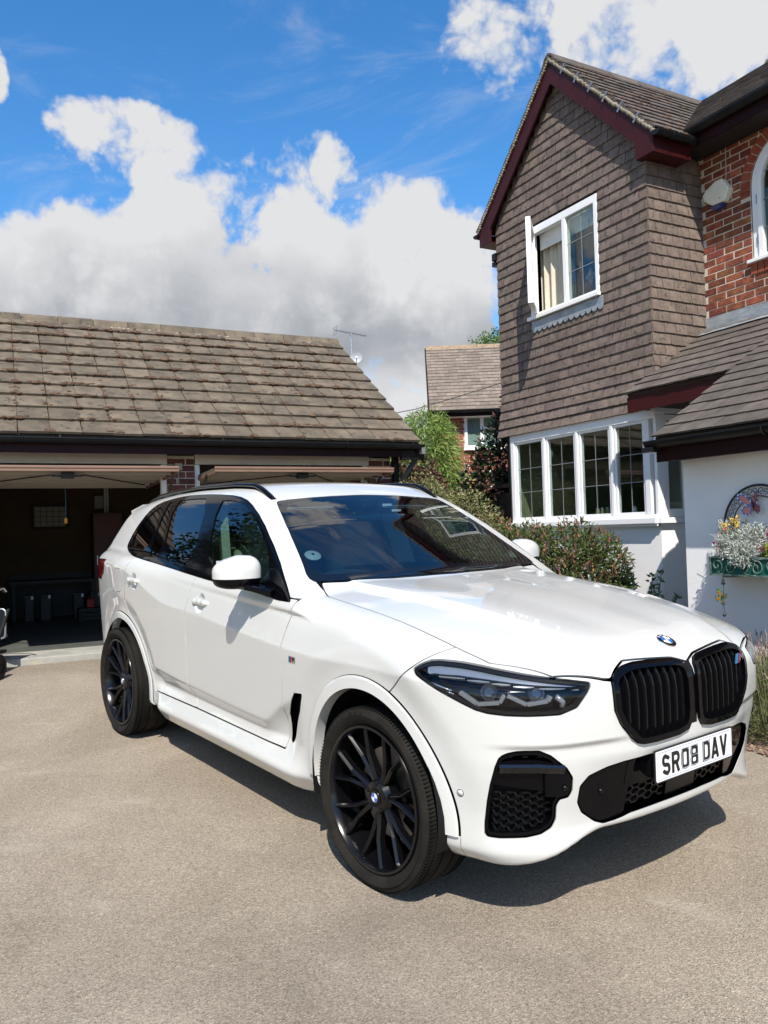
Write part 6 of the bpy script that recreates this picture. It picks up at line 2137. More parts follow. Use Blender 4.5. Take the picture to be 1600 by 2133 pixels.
def build_car():
    car = thing('car', 'glossy white five-door sport utility car with black wheels, grille and roof rails on the drive', 'car', CAR_TILT)
    O_, D_ = grid(na=170, nm=330, nb=90, nphi=250, x1=-3.2)
    P = shoot(O_, D_)
    P[np.abs(P[..., 1]) < 1e-7, 1] = 0
    Nn = normal(P)
    nc, nr = P.shape[:2]
    idx = np.arange(nc * nr).reshape(nc, nr)
    a, b, c, d = idx[:-1, :-1].ravel(), idx[1:, :-1].ravel(), idx[1:, 1:].ravel(), idx[:-1, 1:].ravel()
    F = np.concatenate([np.stack([a, b, c], 1), np.stack([a, c, d], 1)])
    Nn[P[..., 1] == 0, 1] *= 0
    skin = Skin(P.reshape(-1, 3), Nn.reshape(-1, 3), F).compact()

    # wheel openings and their trims
    bands = []
    for k, ((cx, cz), R1) in enumerate(((FA, .492), (RA, .486))):
        def g(V, cx=cx, cz=cz, R1=R1):
            r_ = np.hypot(V[:, 0] - cx, V[:, 2] - cz)
            return np.maximum(r_ - R1, np.maximum(.55 - V[:, 1], V[:, 2] - 1.05))
        disc, skin = skin.split(g, .003)
        band = disc.clip(.437 - np.hypot(disc.V[:, 0] - cx, disc.V[:, 2] - cz))
        # the trim ends at the sill and at the bumper corner
        band = band.clip(.345 + .00 - band.V[:, 2]) if k == 0 else band.clip(.285 - band.V[:, 2])
        # flat, slightly proud of the body round it
        rr_ = np.hypot(band.V[:, 0] - cx, band.V[:, 2] - cz)
        roll = np.clip((rr_ - R1 + .012) / .012, 0, 1)
        band.V[:, 1] = np.minimum(Wc(band.V[:, 0]) - .010, band.V[:, 1] + .011) - .004 * roll ** 2
        rad_ = np.stack([(band.V[:, 0] - cx) / rr_, 0 * rr_, (band.V[:, 2] - cz) / rr_], 1)
        band.N = band.N * np.array([1, 1, .15]) + rad_ * (.10 + .8 * roll[:, None])
        band.N /= np.linalg.norm(band.N, axis=1, keepdims=True)
        bands.append(band)
        low = disc.clip(.437 - np.hypot(disc.V[:, 0] - cx, disc.V[:, 2] - cz))
        low = low.clip(low.V[:, 2] - (.341 if k == 0 else .281))
        skin = skin.plus(low)
    glass_side, skin = skin.split(lambda V: np.maximum(sdf(rounded(O_DLO, 1), XZ(V)), side_glass(V[:, 0], V[:, 2]) - .055 - V[:, 1]), .003)
    ws, skin = skin.split(lambda V: np.maximum(sdf(rounded(O_WS, 1), YZ(V)), -1.46 - V[:, 0]), .003)
    light, skin = skin.split(lambda V: np.maximum(sdf(rounded(O_LIGHT, 1), UZ(V)), np.maximum(.4 - V[:, 1], -.1 - V[:, 0])), .006)
    gril, skin = skin.split(lambda V: np.maximum(sdf(rounded(O_GRILLE, 1), YZ(V)), .5 - V[:, 0]), .003)
    intake, skin = skin.split(lambda V: np.maximum(sdf(rounded(O_INTAKE, 1), UZ(V)), np.maximum(.4 - V[:, 1], -V[:, 0])), .005)
    low, skin = skin.split(lambda V: np.maximum(sdf(rounded(O_LOW, 1), YZ(V)), .5 - V[:, 0]), .005)
    vent, skin = skin.split(lambda V: np.maximum(sdf(O_VENT, XZ(V)), .7 - V[:, 1]), .005)
    tail, skin = skin.split(lambda V: np.maximum(sdf(O_TAIL, XZ(V)), .34 - V[:, 1]), .004)
    hood, skin = skin.split(lambda V: np.maximum(sdf(O_HOOD, XY(V)), .85 - V[:, 2]), .0075)
    # the bit of skin between bonnet and windscreen is the black cowl
    cowl, skin = skin.split(lambda V: np.maximum(np.maximum(-.80 - V[:, 0], V[:, 1] - .775), np.maximum(1.13 - V[:, 2], np.maximum(V[:, 0] + .46, V[:, 2] - 1.27))), .0)
    fdoor, skin = skin.split(lambda V: np.maximum(sdf(O_FDOOR, XZ(V)), .7 - V[:, 1]), .0075)
    rdoor, skin = skin.split(lambda V: np.maximum(sdf(O_RDOOR, XZ(V)), .7 - V[:, 1]), .0075)
    fuel, skin = skin.split(lambda V: np.maximum(sdf(rounded(O_FUEL, 2), XZ(V)), .7 - V[:, 1]), .004)
    bump, skin = skin.split(lambda V: np.maximum(sdf(O_BUMP, XZ(V)), np.maximum(-.1 - V[:, 0], V[:, 2] - 1.05)), .006)

    # panels: the left is the half as cut, the right its mirror image
    sides = ((1, lambda s: s), (-1, lambda s: s.mirror()))
    skin.both().obj('body_shell', CAR_PAINT, car)
    hood.both().obj('bonnet', CAR_PAINT, car)
    bump.both().obj('front_bumper', CAR_PAINT, car, depth=.010)
    cowl.both().obj('cowl', CAR_SATIN, car, depth=.01)
    inner = skin.plus(hood).plus(bump).plus(fdoor).plus(rdoor).plus(fuel).both().offset(-.028)
    inner.F = inner.F[:, ::-1]; inner.N = -inner.N
    inner.obj('inner_shell', CAR_DARK, car, depth=0)
    # windscreen: black border and clear field
    clear, border = ws.split(lambda V: sdf(rounded(O_WSIN, 1), YZ(V)), .0)
    border.both().obj('windscreen_border', mat('glass_border', (.004, .005, .007), rough=.02, spec=.9), car, depth=.006)
    clear.both().obj('windscreen', WS_GLASS, car, depth=0)
    # side windows
    frame_, panes = glass_side, []
    for nm, O in (('front', O_FRONT), ('rear', O_REAR), ('fixed', O_REARFIX), ('quarter', O_QUARTER)):
        p, frame_ = frame_.split(lambda V, O=O: sdf(rounded(O, 1), XZ(V)), .0)
        panes.append((nm, p))
    for sg, f in sides:
        fd = f(fdoor).obj('door', CAR_PAINT, car)
        rd = f(rdoor).obj('door', CAR_PAINT, car)
        f(frame_.offset(.006)).obj('window_trim', CAR_TRIM, car, depth=.014)
        for nm, p in panes:
            f(p).obj('side_window', SIDE_GLASS if nm == 'front' else PRIV_GLASS, car, depth=0)
        # bright-line seal along the pillar between the doors
        f(fuel).obj('fuel_flap', CAR_PAINT, car)
        for bd in bands:
            f(bd).obj('wheel_arch_trim', CAR_PAINT, car, depth=.05)
        # air breather behind the front wheel
        vb = f(vent.offset(-.030)).obj('side_vent', CAR_SATIN, car, depth=-.030)
        # handles
        for dr, hx_, hz in ((fd, -1.615, 1.044), (rd, -2.620, 1.106)):
            q, n = side_surface(hx_ - .10, hz); q2, n2 = side_surface(hx_ + .105, hz)
            mb = MB()
            pts = []
            for i in range(13):
                u = i / 12
                x = hx_ - .105 + .21 * u
                q, n = side_surface(x, hz)
                cup = math.exp(-((x - hx_) / .05) ** 2) * .022
                lift = .026 * math.sin(PI * min(1, max(0, u * 1.0))) ** .35 if 0 < u < 1 else .002
                pts.append((x, (q[1] + cup + lift * .9) , hz + .003 * math.sin(PI * u)))
            vs = []; fs = []
            for i, (x, y, z) in enumerate(pts):
                hh = .0185 * (.55 + .45 * math.sin(PI * i / 12) ** .5); th = .010
                for k in range(10):
                    a = 2 * PI * k / 10
                    vs.append((x, sg * (y - .012 + th * math.cos(a)), z + hh * math.sin(a)))
            for i in range(12):
                for k in range(10):
                    fs.append((i * 10 + k, i * 10 + (k + 1) % 10, i * 10 + 10 + (k + 1) % 10, i * 10 + 10 + k))
            fs += [tuple(range(10))[::-1], tuple(range(120, 130))]
            mb.add(vs, fs).build('handle', CAR_PAINT, dr, smooth=True, angle=.8)
    # tail lights, rear parts
    for sg, f in sides:
        f(tail).obj('tail_light', TAIL_RED, car, depth=.03)
    sp = MB()
    n = 24
    vs = []
    for i in range(n + 1):
        y = -.60 + 1.2 * i / n
        z = float(roof_z(np.array([-3.60]), np.array([y]))[0]) - .012
        xr = -3.60 - .16 * (1 - .35 * (y / .6) ** 2)
        vs += [(-3.45, y, z + .052), (xr, y, z + .006), (xr + .004, y, z - .022), (-3.50, y, z - .03)]
    fs = [(4 * i + k, 4 * i + (k + 1) % 4, 4 * i + 4 + (k + 1) % 4, 4 * i + 4 + k) for i in range(n) for k in range(4)] + [(0, 1, 2, 3), (4 * n, 4 * n + 1, 4 * n + 2, 4 * n + 3)]
    sp.add(vs, fs).build('rear_spoiler', CAR_PAINT, car, smooth=True, angle=.5)
    # roof rails
    for sg in (-1, 1):
        pts = []
        for i in range(40):
            u = i / 39
            x = -1.372 - 1.88 * u
            yy = .605 + .012 * math.sin(PI * u)
            q, n = top_surface(x, yy)
            up = .027 * min(1, (min(u, 1 - u) / .10)) ** .8 - .006
            pts.append((x, sg * yy, q[2] + up))
        mb = MB(); vs = []; fs = []
        for i, p_ in enumerate(pts):
            t_ = Vector(pts[min(i + 1, 39)]) - Vector(pts[max(i - 1, 0)]); t_.normalize()
            side_ = Vector((0, 1, 0)); upv = t_.cross(side_) * -1
            if upv.z < 0:
                upv = -upv
            for k in range(10):
                a = 2 * PI * k / 10
                vs.append(Vector(p_) + side_ * .021 * math.cos(a) + upv * (.013 * math.sin(a)))
        for i in range(39):
            for k in range(10):
                fs.append((i * 10 + k, i * 10 + (k + 1) % 10, i * 10 + 10 + (k + 1) % 10, i * 10 + 10 + k))
        fs += [tuple(range(10))[::-1], tuple(range(390, 400))]
        mb.add(vs, fs).build('roof_rail', CAR_TRIM, car, smooth=True, angle=.8)
        # plinth that joins the rail to the roof
        pl = MB()
        for i in range(2, 37):
            a_, b_ = Vector(pts[i]), Vector(pts[i + 1])
            pl.bar(a_ - Vector((0, 0, .016)), b_ - Vector((0, 0, .016)), .014, .03)
        pl.build('rail_base', CAR_TRIM, car)
    # headlights
    top = [(.663, .949), (.610, .975), (.542, .992), (.40, .990), (.26, .979), (-.258, .925)]
    tu = np.array([q[0] for q in top][::-1]); tz = np.array([q[1] for q in top][::-1])
    for sg, f in sides:
        h = f(light).obj('headlight', LENS, car, depth=0)
        f(light.offset(-.055)).obj('housing', CAR_SATIN, h, depth=-.055)
        rimg = light.clip(-(sdf(rounded(O_LIGHT, 1), UZ(light.V)) + .012))
        f(rimg.offset(-.003)).obj('seal', CAR_DARK, h, depth=.02)
        dz = lambda V: np.interp(V[:, 1] - V[:, 0], tu, tz) - V[:, 2]
        uu_ = light.V[:, 1] - light.V[:, 0]
        th_ = .015 + .022 * np.clip((uu_ + .25) / .75, 0, 1)
        brow = light.clip(np.maximum(np.maximum(dz(light.V) - th_, .010 - dz(light.V)), np.maximum(light.V[:, 1] - light.V[:, 0] - .575, -.245 - (light.V[:, 1] - light.V[:, 0]))))
        f(brow.offset(-.012)).obj('light_guide', LIGHT_SILVER, h, depth=.012)  # light guide whose pale, widening strip also paints in the sky reflection
        brow2 = light.clip(np.maximum(np.maximum(dz(light.V) - th_ - .012, th_ + .005 - dz(light.V)), np.maximum(light.V[:, 1] - light.V[:, 0] - .52, -.22 - (light.V[:, 1] - light.V[:, 0]))))
        f(brow2.offset(-.016)).obj('light_guide', LIGHT_GREY, h, depth=.012)
        # hooked light guides under the two projectors
        for hk in ([(.405, .893), (.312, .852), (.195, .862), (.172, .895)], [(.155, .893), (.055, .857), (-.055, .868), (-.070, .890)]):
            pts = []
            for (u, z) in hk:
                q, n = diag_surface(u, z); q = q - n * .022
                pts.append((q[0], sg * q[1], q[2]))
            mb = MB()
            for a_, b_ in zip(pts[:-1], pts[1:]):
                mb.bar(a_, b_, .022, .013)
            mb.build('light_guide', LIGHT_GREY, h, bevel=.002)
            # pale blade that rises from the outer end
            a_ = Vector(pts[0]); q, n = diag_surface(hk[0][0] + .05, hk[0][1] + .030)
            uu = (hk[1][0] + hk[2][0]) / 2
            q, n = diag_surface(uu, .905); q = q - n * .034
            nv = Vector((n[0], sg * n[1], n[2]))
            Mp = Vector((q[0], sg * q[1], q[2]))
            Ml = frame(Mp, nv.orthogonal().normalized(), nv.cross(nv.orthogonal().normalized()), nv)
            MB().lathe([(0, .012), (.016, .009), (.024, .0), (.030, .004), (.034, -.004), (.034, -.02)], Ml, 20).build('projector', mat('projector_glass', (.02, .022, .03), rough=.03, coat=1.) if 'projector_glass' not in MATS else MATS['projector_glass'], h, smooth=True, angle=.5)
        rf = MB()
        for k in range(3):
            pts = []
            for i in range(5):
                u = .60 - .155 * i / 4 - .012 * k; z = .928 - .028 * i / 4 - .0135 * k - .004
                q, n = diag_surface(u, z); q = q - n * .012; pts.append((q[0], sg * q[1], q[2]))
            rf.tube(pts, .0034, 6)
        rf.build('side_reflector', LIGHT_SILVER, h, smooth=True)
        pts = []
        for (u, z) in ((-.10, .885), (-.135, .862), (-.130, .842)):
            q, n = diag_surface(u, z); q = q - n * .02; pts.append((q[0], sg * q[1], q[2]))
        MB().tube(pts, .011, 8).build('indicator', LIGHT_GREY, h, smooth=True)
    # twin grille
    ring = gril.clip(-(sdf(rounded(O_GRILLE, 1), YZ(gril.V)) + .024))
    hole = gril.clip(sdf(rounded(O_GRILLE, 1), YZ(gril.V)) + .024)
    for sg, f in sides:
        gr = f(ring.offset(.012)).obj('grille', CAR_TRIM, car, depth=.05)
        f(hole.offset(-.06)).obj('grille_back', CAR_DARK, gr, depth=0)
        poly = rounded(O_GRILLE, 1)
        for k in range(9):
            y = .058 + .0445 * k
            zs = np.linspace(.64, .99, 700)
            ins = sdf(poly, np.stack([np.full(700, y), zs], 1)) < -.020
            if not ins.any():
                continue
            za, zb = zs[ins].min(), zs[ins].max()
            vs = []; fs = []
            m = 9
            for i in range(m):
                z = za + (zb - za) * i / (m - 1)
                q, n = at_surface(y, z)
                x = q[0] - .002 - .012 * (1 if i == 0 else 0)
                for dx, dy in ((0, -.0035), (0, .0035), (-.010, .0065), (-.045, .0065), (-.045, -.0065), (-.010, -.0065)):
                    vs.append((x + dx, sg * (y + dy), z))
            for i in range(m - 1):
                for j in range(6):
                    fs.append((i * 6 + j, i * 6 + (j + 1) % 6, i * 6 + 6 + (j + 1) % 6, i * 6 + 6 + j))
            fs += [(0, 1, 2, 3, 4, 5), tuple(6 * (m - 1) + j for j in range(6))]
            MB().add(vs, fs).build('slat', CAR_SATIN, gr)
        if sg > 0:
            for i, m_ in enumerate((BADGE_SKY, mat('badge_dark_blue', (.02, .03, .16), rough=.3), BADGE_RED)):
                q, n = at_surface(.365 + .013 * i, .900)
                MB().prism([(-.008, -.020), (.004, -.020), (.012, .020), (.0, .020)], T(q[0] + .004, q[1], .900) @ Matrix(((0, 0, 1, 0), (1, 0, 0, 0), (0, 1, 0, 0), (0, 0, 0, 1))), 0, .005).build('badge_stripe', m_, gr)
            q, n = at_surface(.412, .900)
            link('badge_letter', text_mesh('M', .040, .002, CHROME), gr, M=T(q[0] + .008, .412, .900) @ Matrix(((0, 0, 1, 0), (1, 0, 0, 0), (0, 1, 0, 0), (0, 0, 0, 1))))
    strip = MB(); vs = []
    zz = np.linspace(.700, .940, 9)
    for z in zz:
        q, n = at_surface(0, z); x = q[0] + .0025
        vs += [(x, -.0175, z), (x, .0175, z), (x - .05, .0175, z), (x - .05, -.0175, z)]
    fs = [(4 * i + k, 4 * i + (k + 1) % 4, 4 * i + 4 + (k + 1) % 4, 4 * i + 4 + k) for i in range(8) for k in range(4)] + [(0, 1, 2, 3), (32, 33, 34, 35)]
    strip.add(vs, fs).build('grille_bridge', CAR_TRIM, car)

    # intakes
    def hexes(inside, place, s, sz, u0, u1, z0, z1, tw_=.0035):
        mb = MB(); done = set()
        nu = int((u1 - u0) / (1.5 * s)) + 2; nz = int((z1 - z0) / (math.sqrt(3) * s * sz)) + 2
        for i in range(nu):
            for j in range(nz):
                cu = u0 + 1.5 * s * i; cz_ = z0 + math.sqrt(3) * s * sz * (j + .5 * (i % 2))
                ring_ = [(cu + s * math.cos(PI / 3 * k), cz_ + s * sz * math.sin(PI / 3 * k)) for k in range(6)]
                for k in range(6):
                    p, q = ring_[k], ring_[(k + 1) % 6]
                    key = tuple(sorted((tuple(np.round(p, 3)), tuple(np.round(q, 3)))))
                    if key in done or not (inside(p) and inside(q)):
                        continue
                    done.add(key)
                    mb.bar(place(p), place(q), tw_ * 2, .012, up=(1, 0, 0))
        return mb
    pin = rounded(O_INTAKE, 1); plo = rounded(O_LOW, 1)
    for sg, f in sides:
        it = f(intake.offset(-.055)).obj('corner_intake', CAR_DARK, car, depth=-.055)
        liner = intake.clip(-(sdf(pin, UZ(intake.V)) + .016))
        f(liner.offset(-.006)).obj('intake_rim', CAR_TRIM, it, depth=.045)
        U = lambda V: V[:, 1] - V[:, 0]
        # gloss blade across the opening, and the shelf it grows from
        vs = []; nb_ = 22
        for i in range(nb_ + 1):
            u = -.128 + .328 * i / nb_
            zc_ = .640 - .075 * max(0., -u) - .02 * max(0, u - .1)
            q, n = diag_surface(u, zc_)
            for dz_, off in ((-.030, -.004), (-.006, .008), (.004, .004), (.020, -.052), (-.030, -.052)):
                p_ = q + n * off; vs.append((p_[0], sg * p_[1], zc_ + dz_))
        fs = [(5 * i + k, 5 * i + (k + 1) % 5, 5 * i + 5 + (k + 1) % 5, 5 * i + 5 + k) for i in range(nb_) for k in range(5)] + [(0, 1, 2, 3, 4), tuple(5 * nb_ + k for k in range(5))]
        MB().add(vs, fs).build('blade', MATS['blade_gloss'], it, smooth=True, angle=.5)
        v2 = intake.clip(np.maximum(np.maximum(.528 - intake.V[:, 2] + .10 * np.clip(U(intake.V) + .05, 0, 1), intake.V[:, 2] - .606), np.maximum(sdf(pin, UZ(intake.V)) + .008, U(intake.V) - .24)))
        f(v2.offset(-.022)).obj('blade', CAR_TRIM, it, depth=.035)
        v3 = intake.clip(np.maximum(U(intake.V) + .03 + .0 * intake.V[:, 2], np.maximum(sdf(pin, UZ(intake.V)) + .006, np.abs(intake.V[:, 2] - .560) - .045)))
        f(v3.offset(-.004)).obj('blade', CAR_TRIM, it, depth=.04)

        def place(p):
            q, n = diag_surface(p[0], p[1]); q = q - n * .030
            return (q[0], sg * q[1], q[2])
        ins = lambda p: float(sdf(pin, np.array([p]))[0]) < -.014 and (p[1] < .525 or p[1] > .655)
        hexes(ins, place, .026, .62, -.09, .24, .37, .70).build('mesh', CAR_SATIN, it, kind='stuff')
        q, n = diag_surface(-.13, .548)
        MB().ball((q[0] - .002, sg * q[1], q[2]), .011).build('sensor', CAR_SATIN, it, smooth=True)
    lo = low.both().offset(-.055).obj('lower_intake', CAR_DARK, car, depth=-.055)
    for sg, f in sides:
        pad = low.clip(np.maximum(.335 + .10 * np.clip(.50 - low.V[:, 2], -1, 1) - low.V[:, 1], sdf(plo, YZ(low.V)) + .004))
        f(pad.offset(-.012)).obj('intake_pad', CAR_TRIM, lo, depth=.04)
        q, n = at_surface(.46, .50)
        MB().ball((q[0] - .012, sg * .46, .505), .011).build('sensor', CAR_SATIN, lo, smooth=True)
    bar = low.clip(np.maximum(np.maximum(.505 - low.V[:, 2], low.V[:, 1] - .36), sdf(plo, YZ(low.V)) + .004))
    bar.both().offset(-.010).obj('intake_bar', CAR_TRIM, lo, depth=.04)
    cen = low.clip(np.maximum(low.V[:, 1] - .10, np.maximum(low.V[:, 2] - .500, sdf(plo, YZ(low.V)) + .006)))
    cen.both().offset(-.018).obj('radar_cover', CAR_SATIN, lo, depth=.03)

    def place(p):
        q, n = at_surface(p[0], p[1]); q = q - n * .028
        return (q[0], q[1], q[2])
    ins = lambda p: float(sdf(plo, np.array([(abs(p[0]), p[1])]))[0]) < -.010 and .105 < abs(p[0]) < .345 and p[1] < .508
    hexes(ins, place, .026, .62, -.36, .36, .38, .54).build('mesh', CAR_SATIN, lo, kind='stuff')
    # number plate
    pc = np.array([.882, 0.0, .5735])
    Mp = T(*pc) @ Matrix.Rotation(R(-1.2), 4, 'Y') @ Matrix(((0, 0, 1, 0), (1, 0, 0, 0), (0, 1, 0, 0), (0, 0, 0, 1)))

    def rrect(w_, h_, q, n=4):
        o = []
        for sx, sy, a0 in ((1, 1, 0), (-1, 1, 90), (-1, -1, 180), (1, -1, 270)):
            for i in range(n + 1):
                a = R(a0 + 90 * i / n)
                o.append((sx * (w_ / 2 - q) + q * math.cos(a), sy * (h_ / 2 - q) + q * math.sin(a)))
        return o
    MB().prism(rrect(.50, .10, .01), Mp, -.06, -.005).build('plate_bracket', CAR_SATIN, car)
    pl = MB().prism(rrect(.534, .126, .008), Mp, -.0045, .0015).build('number_plate', PLATE_BLACK, car)
    MB().prism(rrect(.522, .114, .007), Mp, .0016, .0032).build('plate_face', PLATE_WHITE, pl)
    bd = MB()
    for x0, x1, y0, y1 in ((-.253, .253, .0495, .051), (-.253, .253, -.051, -.0495), (-.2545, -.253, -.051, .051), (.253, .2545, -.051, .051)):
        bd.mbox(Mp, x0, x1, y0, y1, .0033, .0037)
    bd.build('plate_border', mat('plate_line', (.10, .13, .30), rough=.4), pl)
    grey_ = mat('plate_grey_line', (.36, .38, .42), rough=.3)
    cw, ch_, st, gp = .0515, .080, .0145, .011
    chars = 'SR08 DAV'
    tot = 7 * cw + 5 * gp + .033
    x = -tot / 2
    for c_ in chars:
        if c_ == ' ':
            x += .033 - gp; continue
        link('plate_character', stroke_letter(c_, cw, ch_, st, .0016, PLATE_BLACK), pl, M=Mp @ T(x, -ch_ / 2, .0034))
        link('character_highlight', stroke_letter(c_, cw, ch_, .0036, .0006, grey_), pl, M=Mp @ T(x + .001, -ch_ / 2 + .002, .00515)) if c_ in '08D' else None
        x += cw + gp
    # badges
    q, n = top_surface(.760, .0)
    nz = Vector(n).normalized(); ux = Vector((0, 1, 0)); uy = nz.cross(ux)
    Mr = frame(Vector(q) - nz * .001, ux, uy, nz)
    roundel(car, Mr, .041)
    for sg in (-1, 1):
        q, n = side_surface(-.575, .866)
        nv = Vector((n[0], sg * n[1], n[2])); ux = Vector((0, 0, 1)).cross(nv).normalized(); uy = nv.cross(ux)
        Mf = frame(Vector((q[0], sg * q[1], q[2])) - nv * .0005, ux, uy, nv)
        bg = MB().prism([(-.030, -.0155), (.030, -.0155), (.034, .0155), (-.026, .0155)], Mf, 0, .002).build('wing_badge', CHROME, car)
        for i, m_ in enumerate((BADGE_SKY, MATS['badge_dark_blue'], BADGE_RED)):
            MB().prism([(-.029 + .0085 * i, -.0135), (-.0215 + .0085 * i, -.0135), (-.0165 + .0085 * i, .0135), (-.024 + .0085 * i, .0135)], Mf, .002, .0032).build('badge_stripe', m_, bg)
        link('badge_letter', text_mesh('M', .034, .0008, CAR_DARK), bg, M=Mf @ T(.016, 0, .0026) @ Matrix.Diagonal((.85, 1, 1, 1)))
        # parking sensor in the bumper corner
        q, n = diag_surface(.893 - .489, .515)
        nv = Vector((n[0], sg * n[1], n[2])); ux = Vector((0, 0, 1)).cross(nv).normalized(); uy = nv.cross(ux)
        Ms = frame(Vector((q[0], sg * q[1], q[2])), ux, uy, nv)
        ps = MB().lathe([(.0125, .0012), (.0142, .0012), (.0142, -.003)], Ms, 24).build('parking_sensor', CAR_SATIN, car, smooth=True)
        MB().lathe([(0, .0012), (.0112, .0012), (.0118, -.002)], Ms, 24).build('sensor_face', CAR_PAINT, ps, smooth=True)
    # door mirrors
    for sg in (-1, 1):
        c0 = Vector((-.985, 1.040, 1.258))
        def shell(zlo, zhi, grow, name, m_, parent):
            vs = []; fs = []; nu, nv = 28, 14
            for j in range(nv + 1):
                for i in range(nu):
                    a = 2 * PI * i / nu
                    v = zlo + (zhi - zlo) * j / nv           # -1..1
                    rad = max(0., 1 - abs(v) ** (2.6 if v > 0 else 4.5)) ** (1 / (2.6 if v > 0 else 3.))
                    ex, ey = math.cos(a), math.sin(a)
                    k = (abs(ex) ** 3.0 + abs(ey) ** 3.0) ** (-1 / 3.0)
                    # deeper at the inboard end, swept back outboard
                    yy = .116 * rad * ey * k
                    xx = .083 * rad * ex * k * (1 - .12 * ey) - .10 * max(0, yy / .122) ** 2 * .35
                    if xx < -.045:
                        xx = -.045 - (xx + .045) * -.25
                    zz = .088 * v * (1 - (.30 * max(0, yy / .122 + .3) ** 1.5 if v > 0 else 0))
                    p = Vector((xx, yy, zz)) * grow
                    vs.append((c0.x + p.x, sg * (c0.y + p.y), c0.z + p.z))
            for j in range(nv):
                for i in range(nu):
                    fs.append((j * nu + i, j * nu + (i + 1) % nu, (j + 1) * nu + (i + 1) % nu, (j + 1) * nu + i))
            fs += [tuple(range(nu))[::-1], tuple(range(nv * nu, nv * nu + nu))]
            return MB().add(vs, fs).build(name, m_, parent, smooth=True, angle=1.0)
        mr = shell(-.36, 1.0, 1.0, 'mirror', CAR_PAINT, car)
        shell(-1.0, -.355, .985, 'mirror_base', CAR_TRIM, mr)
        MB().bar((-.93, sg * 1.01, 1.186), (-.80, sg * .930, 1.160), .085, .030).build('mirror_arm', CAR_TRIM, mr, bevel=.008)
        MB().box(-1.034, -1.031, sg * 1.040 - .09, sg * 1.040 + .09, 1.20, 1.315).build('mirror_glass', CHROME, mr)
    # wheels
    for cx in (0., -2.975):
        for sg in (-1, 1):
            build_wheel(car, 'wheel', cx, sg * (.835 if cx == 0 else .845), .372, .374, .265 if cx == 0 else .295, sg, steer=R(1.6) if cx == 0 else 0)
    # wheel wells and underbody
    for (cx, cz), R1 in ((FA, .440), (RA, .438)):
        for sg in (-1, 1):
            w = MB(); n = 24
            vs = []
            for i in range(n + 1):
                a = R(-14) + (PI + R(28)) * i / n
                vs += [(cx + R1 * math.cos(a), sg * .945, cz + R1 * math.sin(a)), (cx + R1 * math.cos(a), sg * .55, cz + R1 * math.sin(a))]
            fs = [(2 * i, 2 * i + 1, 2 * i + 3, 2 * i + 2) for i in range(n)] + [tuple(2 * i + 1 for i in range(n + 1))]
            w.add(vs, fs).build('wheel_well', CAR_DARK, car)
    MB().box(-3.85, .46, -.62, .62, .24, .28).box(.462, .70, -.5, .5, .40, .43).box(-2.45, -.50, -.86, .86, .225, .265).build('underbody', CAR_DARK, car)


    # cabin
    dash = MB()
    vs = []; fs = []
    prof = [(-.66, 1.175), (-.80, 1.195), (-.98, 1.195), (-1.10, 1.165), (-1.14, 1.08), (-1.10, .85), (-.8, .8)]
    n = 20
    for i in range(n + 1):
        y = -.74 + 1.48 * i / n
        bump_ = .035 * math.exp(-((y + .37) / .17) ** 2)
        for k, (x, z) in enumerate(prof):
            vs.append((x + .06 * (y / .74) ** 2 * -1, y, z + (bump_ if k in (2, 3) else 0)))
    m = len(prof)
    fs = [(i * m + k, (i + 1) * m + k, (i + 1) * m + k + 1, i * m + k + 1) for i in range(n) for k in range(m - 1)]
    dash.add(vs, fs).build('dashboard', DASH, car, smooth=True, angle=.9)
    MB().box(-1.115, -1.10, -.30, .17, 1.16, 1.235).build('screen', CAR_TRIM, car, bevel=.004)
    st = MB().tube([Vector((-1.30, -.37, 1.02)) + Matrix.Rotation(R(-28), 3, 'Y') @ Vector((0, .19 * math.cos(a), .19 * math.sin(a))) for a in [2 * PI * i / 28 for i in range(28)]], .016, 8, closed=True).bar((-1.30, -.52, 1.02), (-1.30, -.22, 1.02), .03, .05).bar((-1.1, -.37, .96), (-1.29, -.37, 1.02), .06, .06)
    st.build('steering_wheel', CAR_DARK, car, smooth=True, angle=.6)

    def soft(name, parent, c_, size, rot=0., m_=LEATHER, e=3.2):
        vs = []; fs = []; nu, nv = 20, 12
        Mr_ = Matrix.Rotation(rot, 4, 'Y')
        for j in range(nv + 1):
            t = PI * j / nv - PI / 2
            for i in range(nu):
                a = 2 * PI * i / nu
                sg_ = lambda v, p: math.copysign(abs(v) ** p, v)
                p = Vector((size[0] / 2 * sg_(math.cos(t), 2 / e) * sg_(math.cos(a), 2 / e), size[1] / 2 * sg_(math.cos(t), 2 / e) * sg_(math.sin(a), 2 / e), size[2] / 2 * sg_(math.sin(t), 2 / e)))
                vs.append(Vector(c_) + Mr_ @ p)
        for j in range(nv):
            for i in range(nu):
                fs.append((j * nu + i, j * nu + (i + 1) % nu, (j + 1) * nu + (i + 1) % nu, (j + 1) * nu + i))
        return MB().add(vs, fs).build(name, m_, parent, smooth=True, angle=1.2)
    for y in (-.37, .37):
        s_ = soft('front_seat', car, (-1.62, y, .72), (.56, .52, .22))
        soft('backrest', s_, (-1.90, y, 1.03), (.17, .52, .66), R(-16))
        soft('headrest', s_, (-1.985, y, 1.435), (.12, .29, .21), R(-10))
    s_ = soft('rear_seat', car, (-2.58, 0, .74), (.52, 1.30, .22))
    soft('backrest', s_, (-2.90, 0, 1.05), (.18, 1.30, .62), R(-18))
    for y in (-.42, .42):
        soft('headrest', s_, (-2.98, y, 1.42), (.12, .26, .17), R(-10))
    MB().box(-3.0, -.6, -.80, .80, .40, .44).build('cabin_floor', CAR_DARK, car)
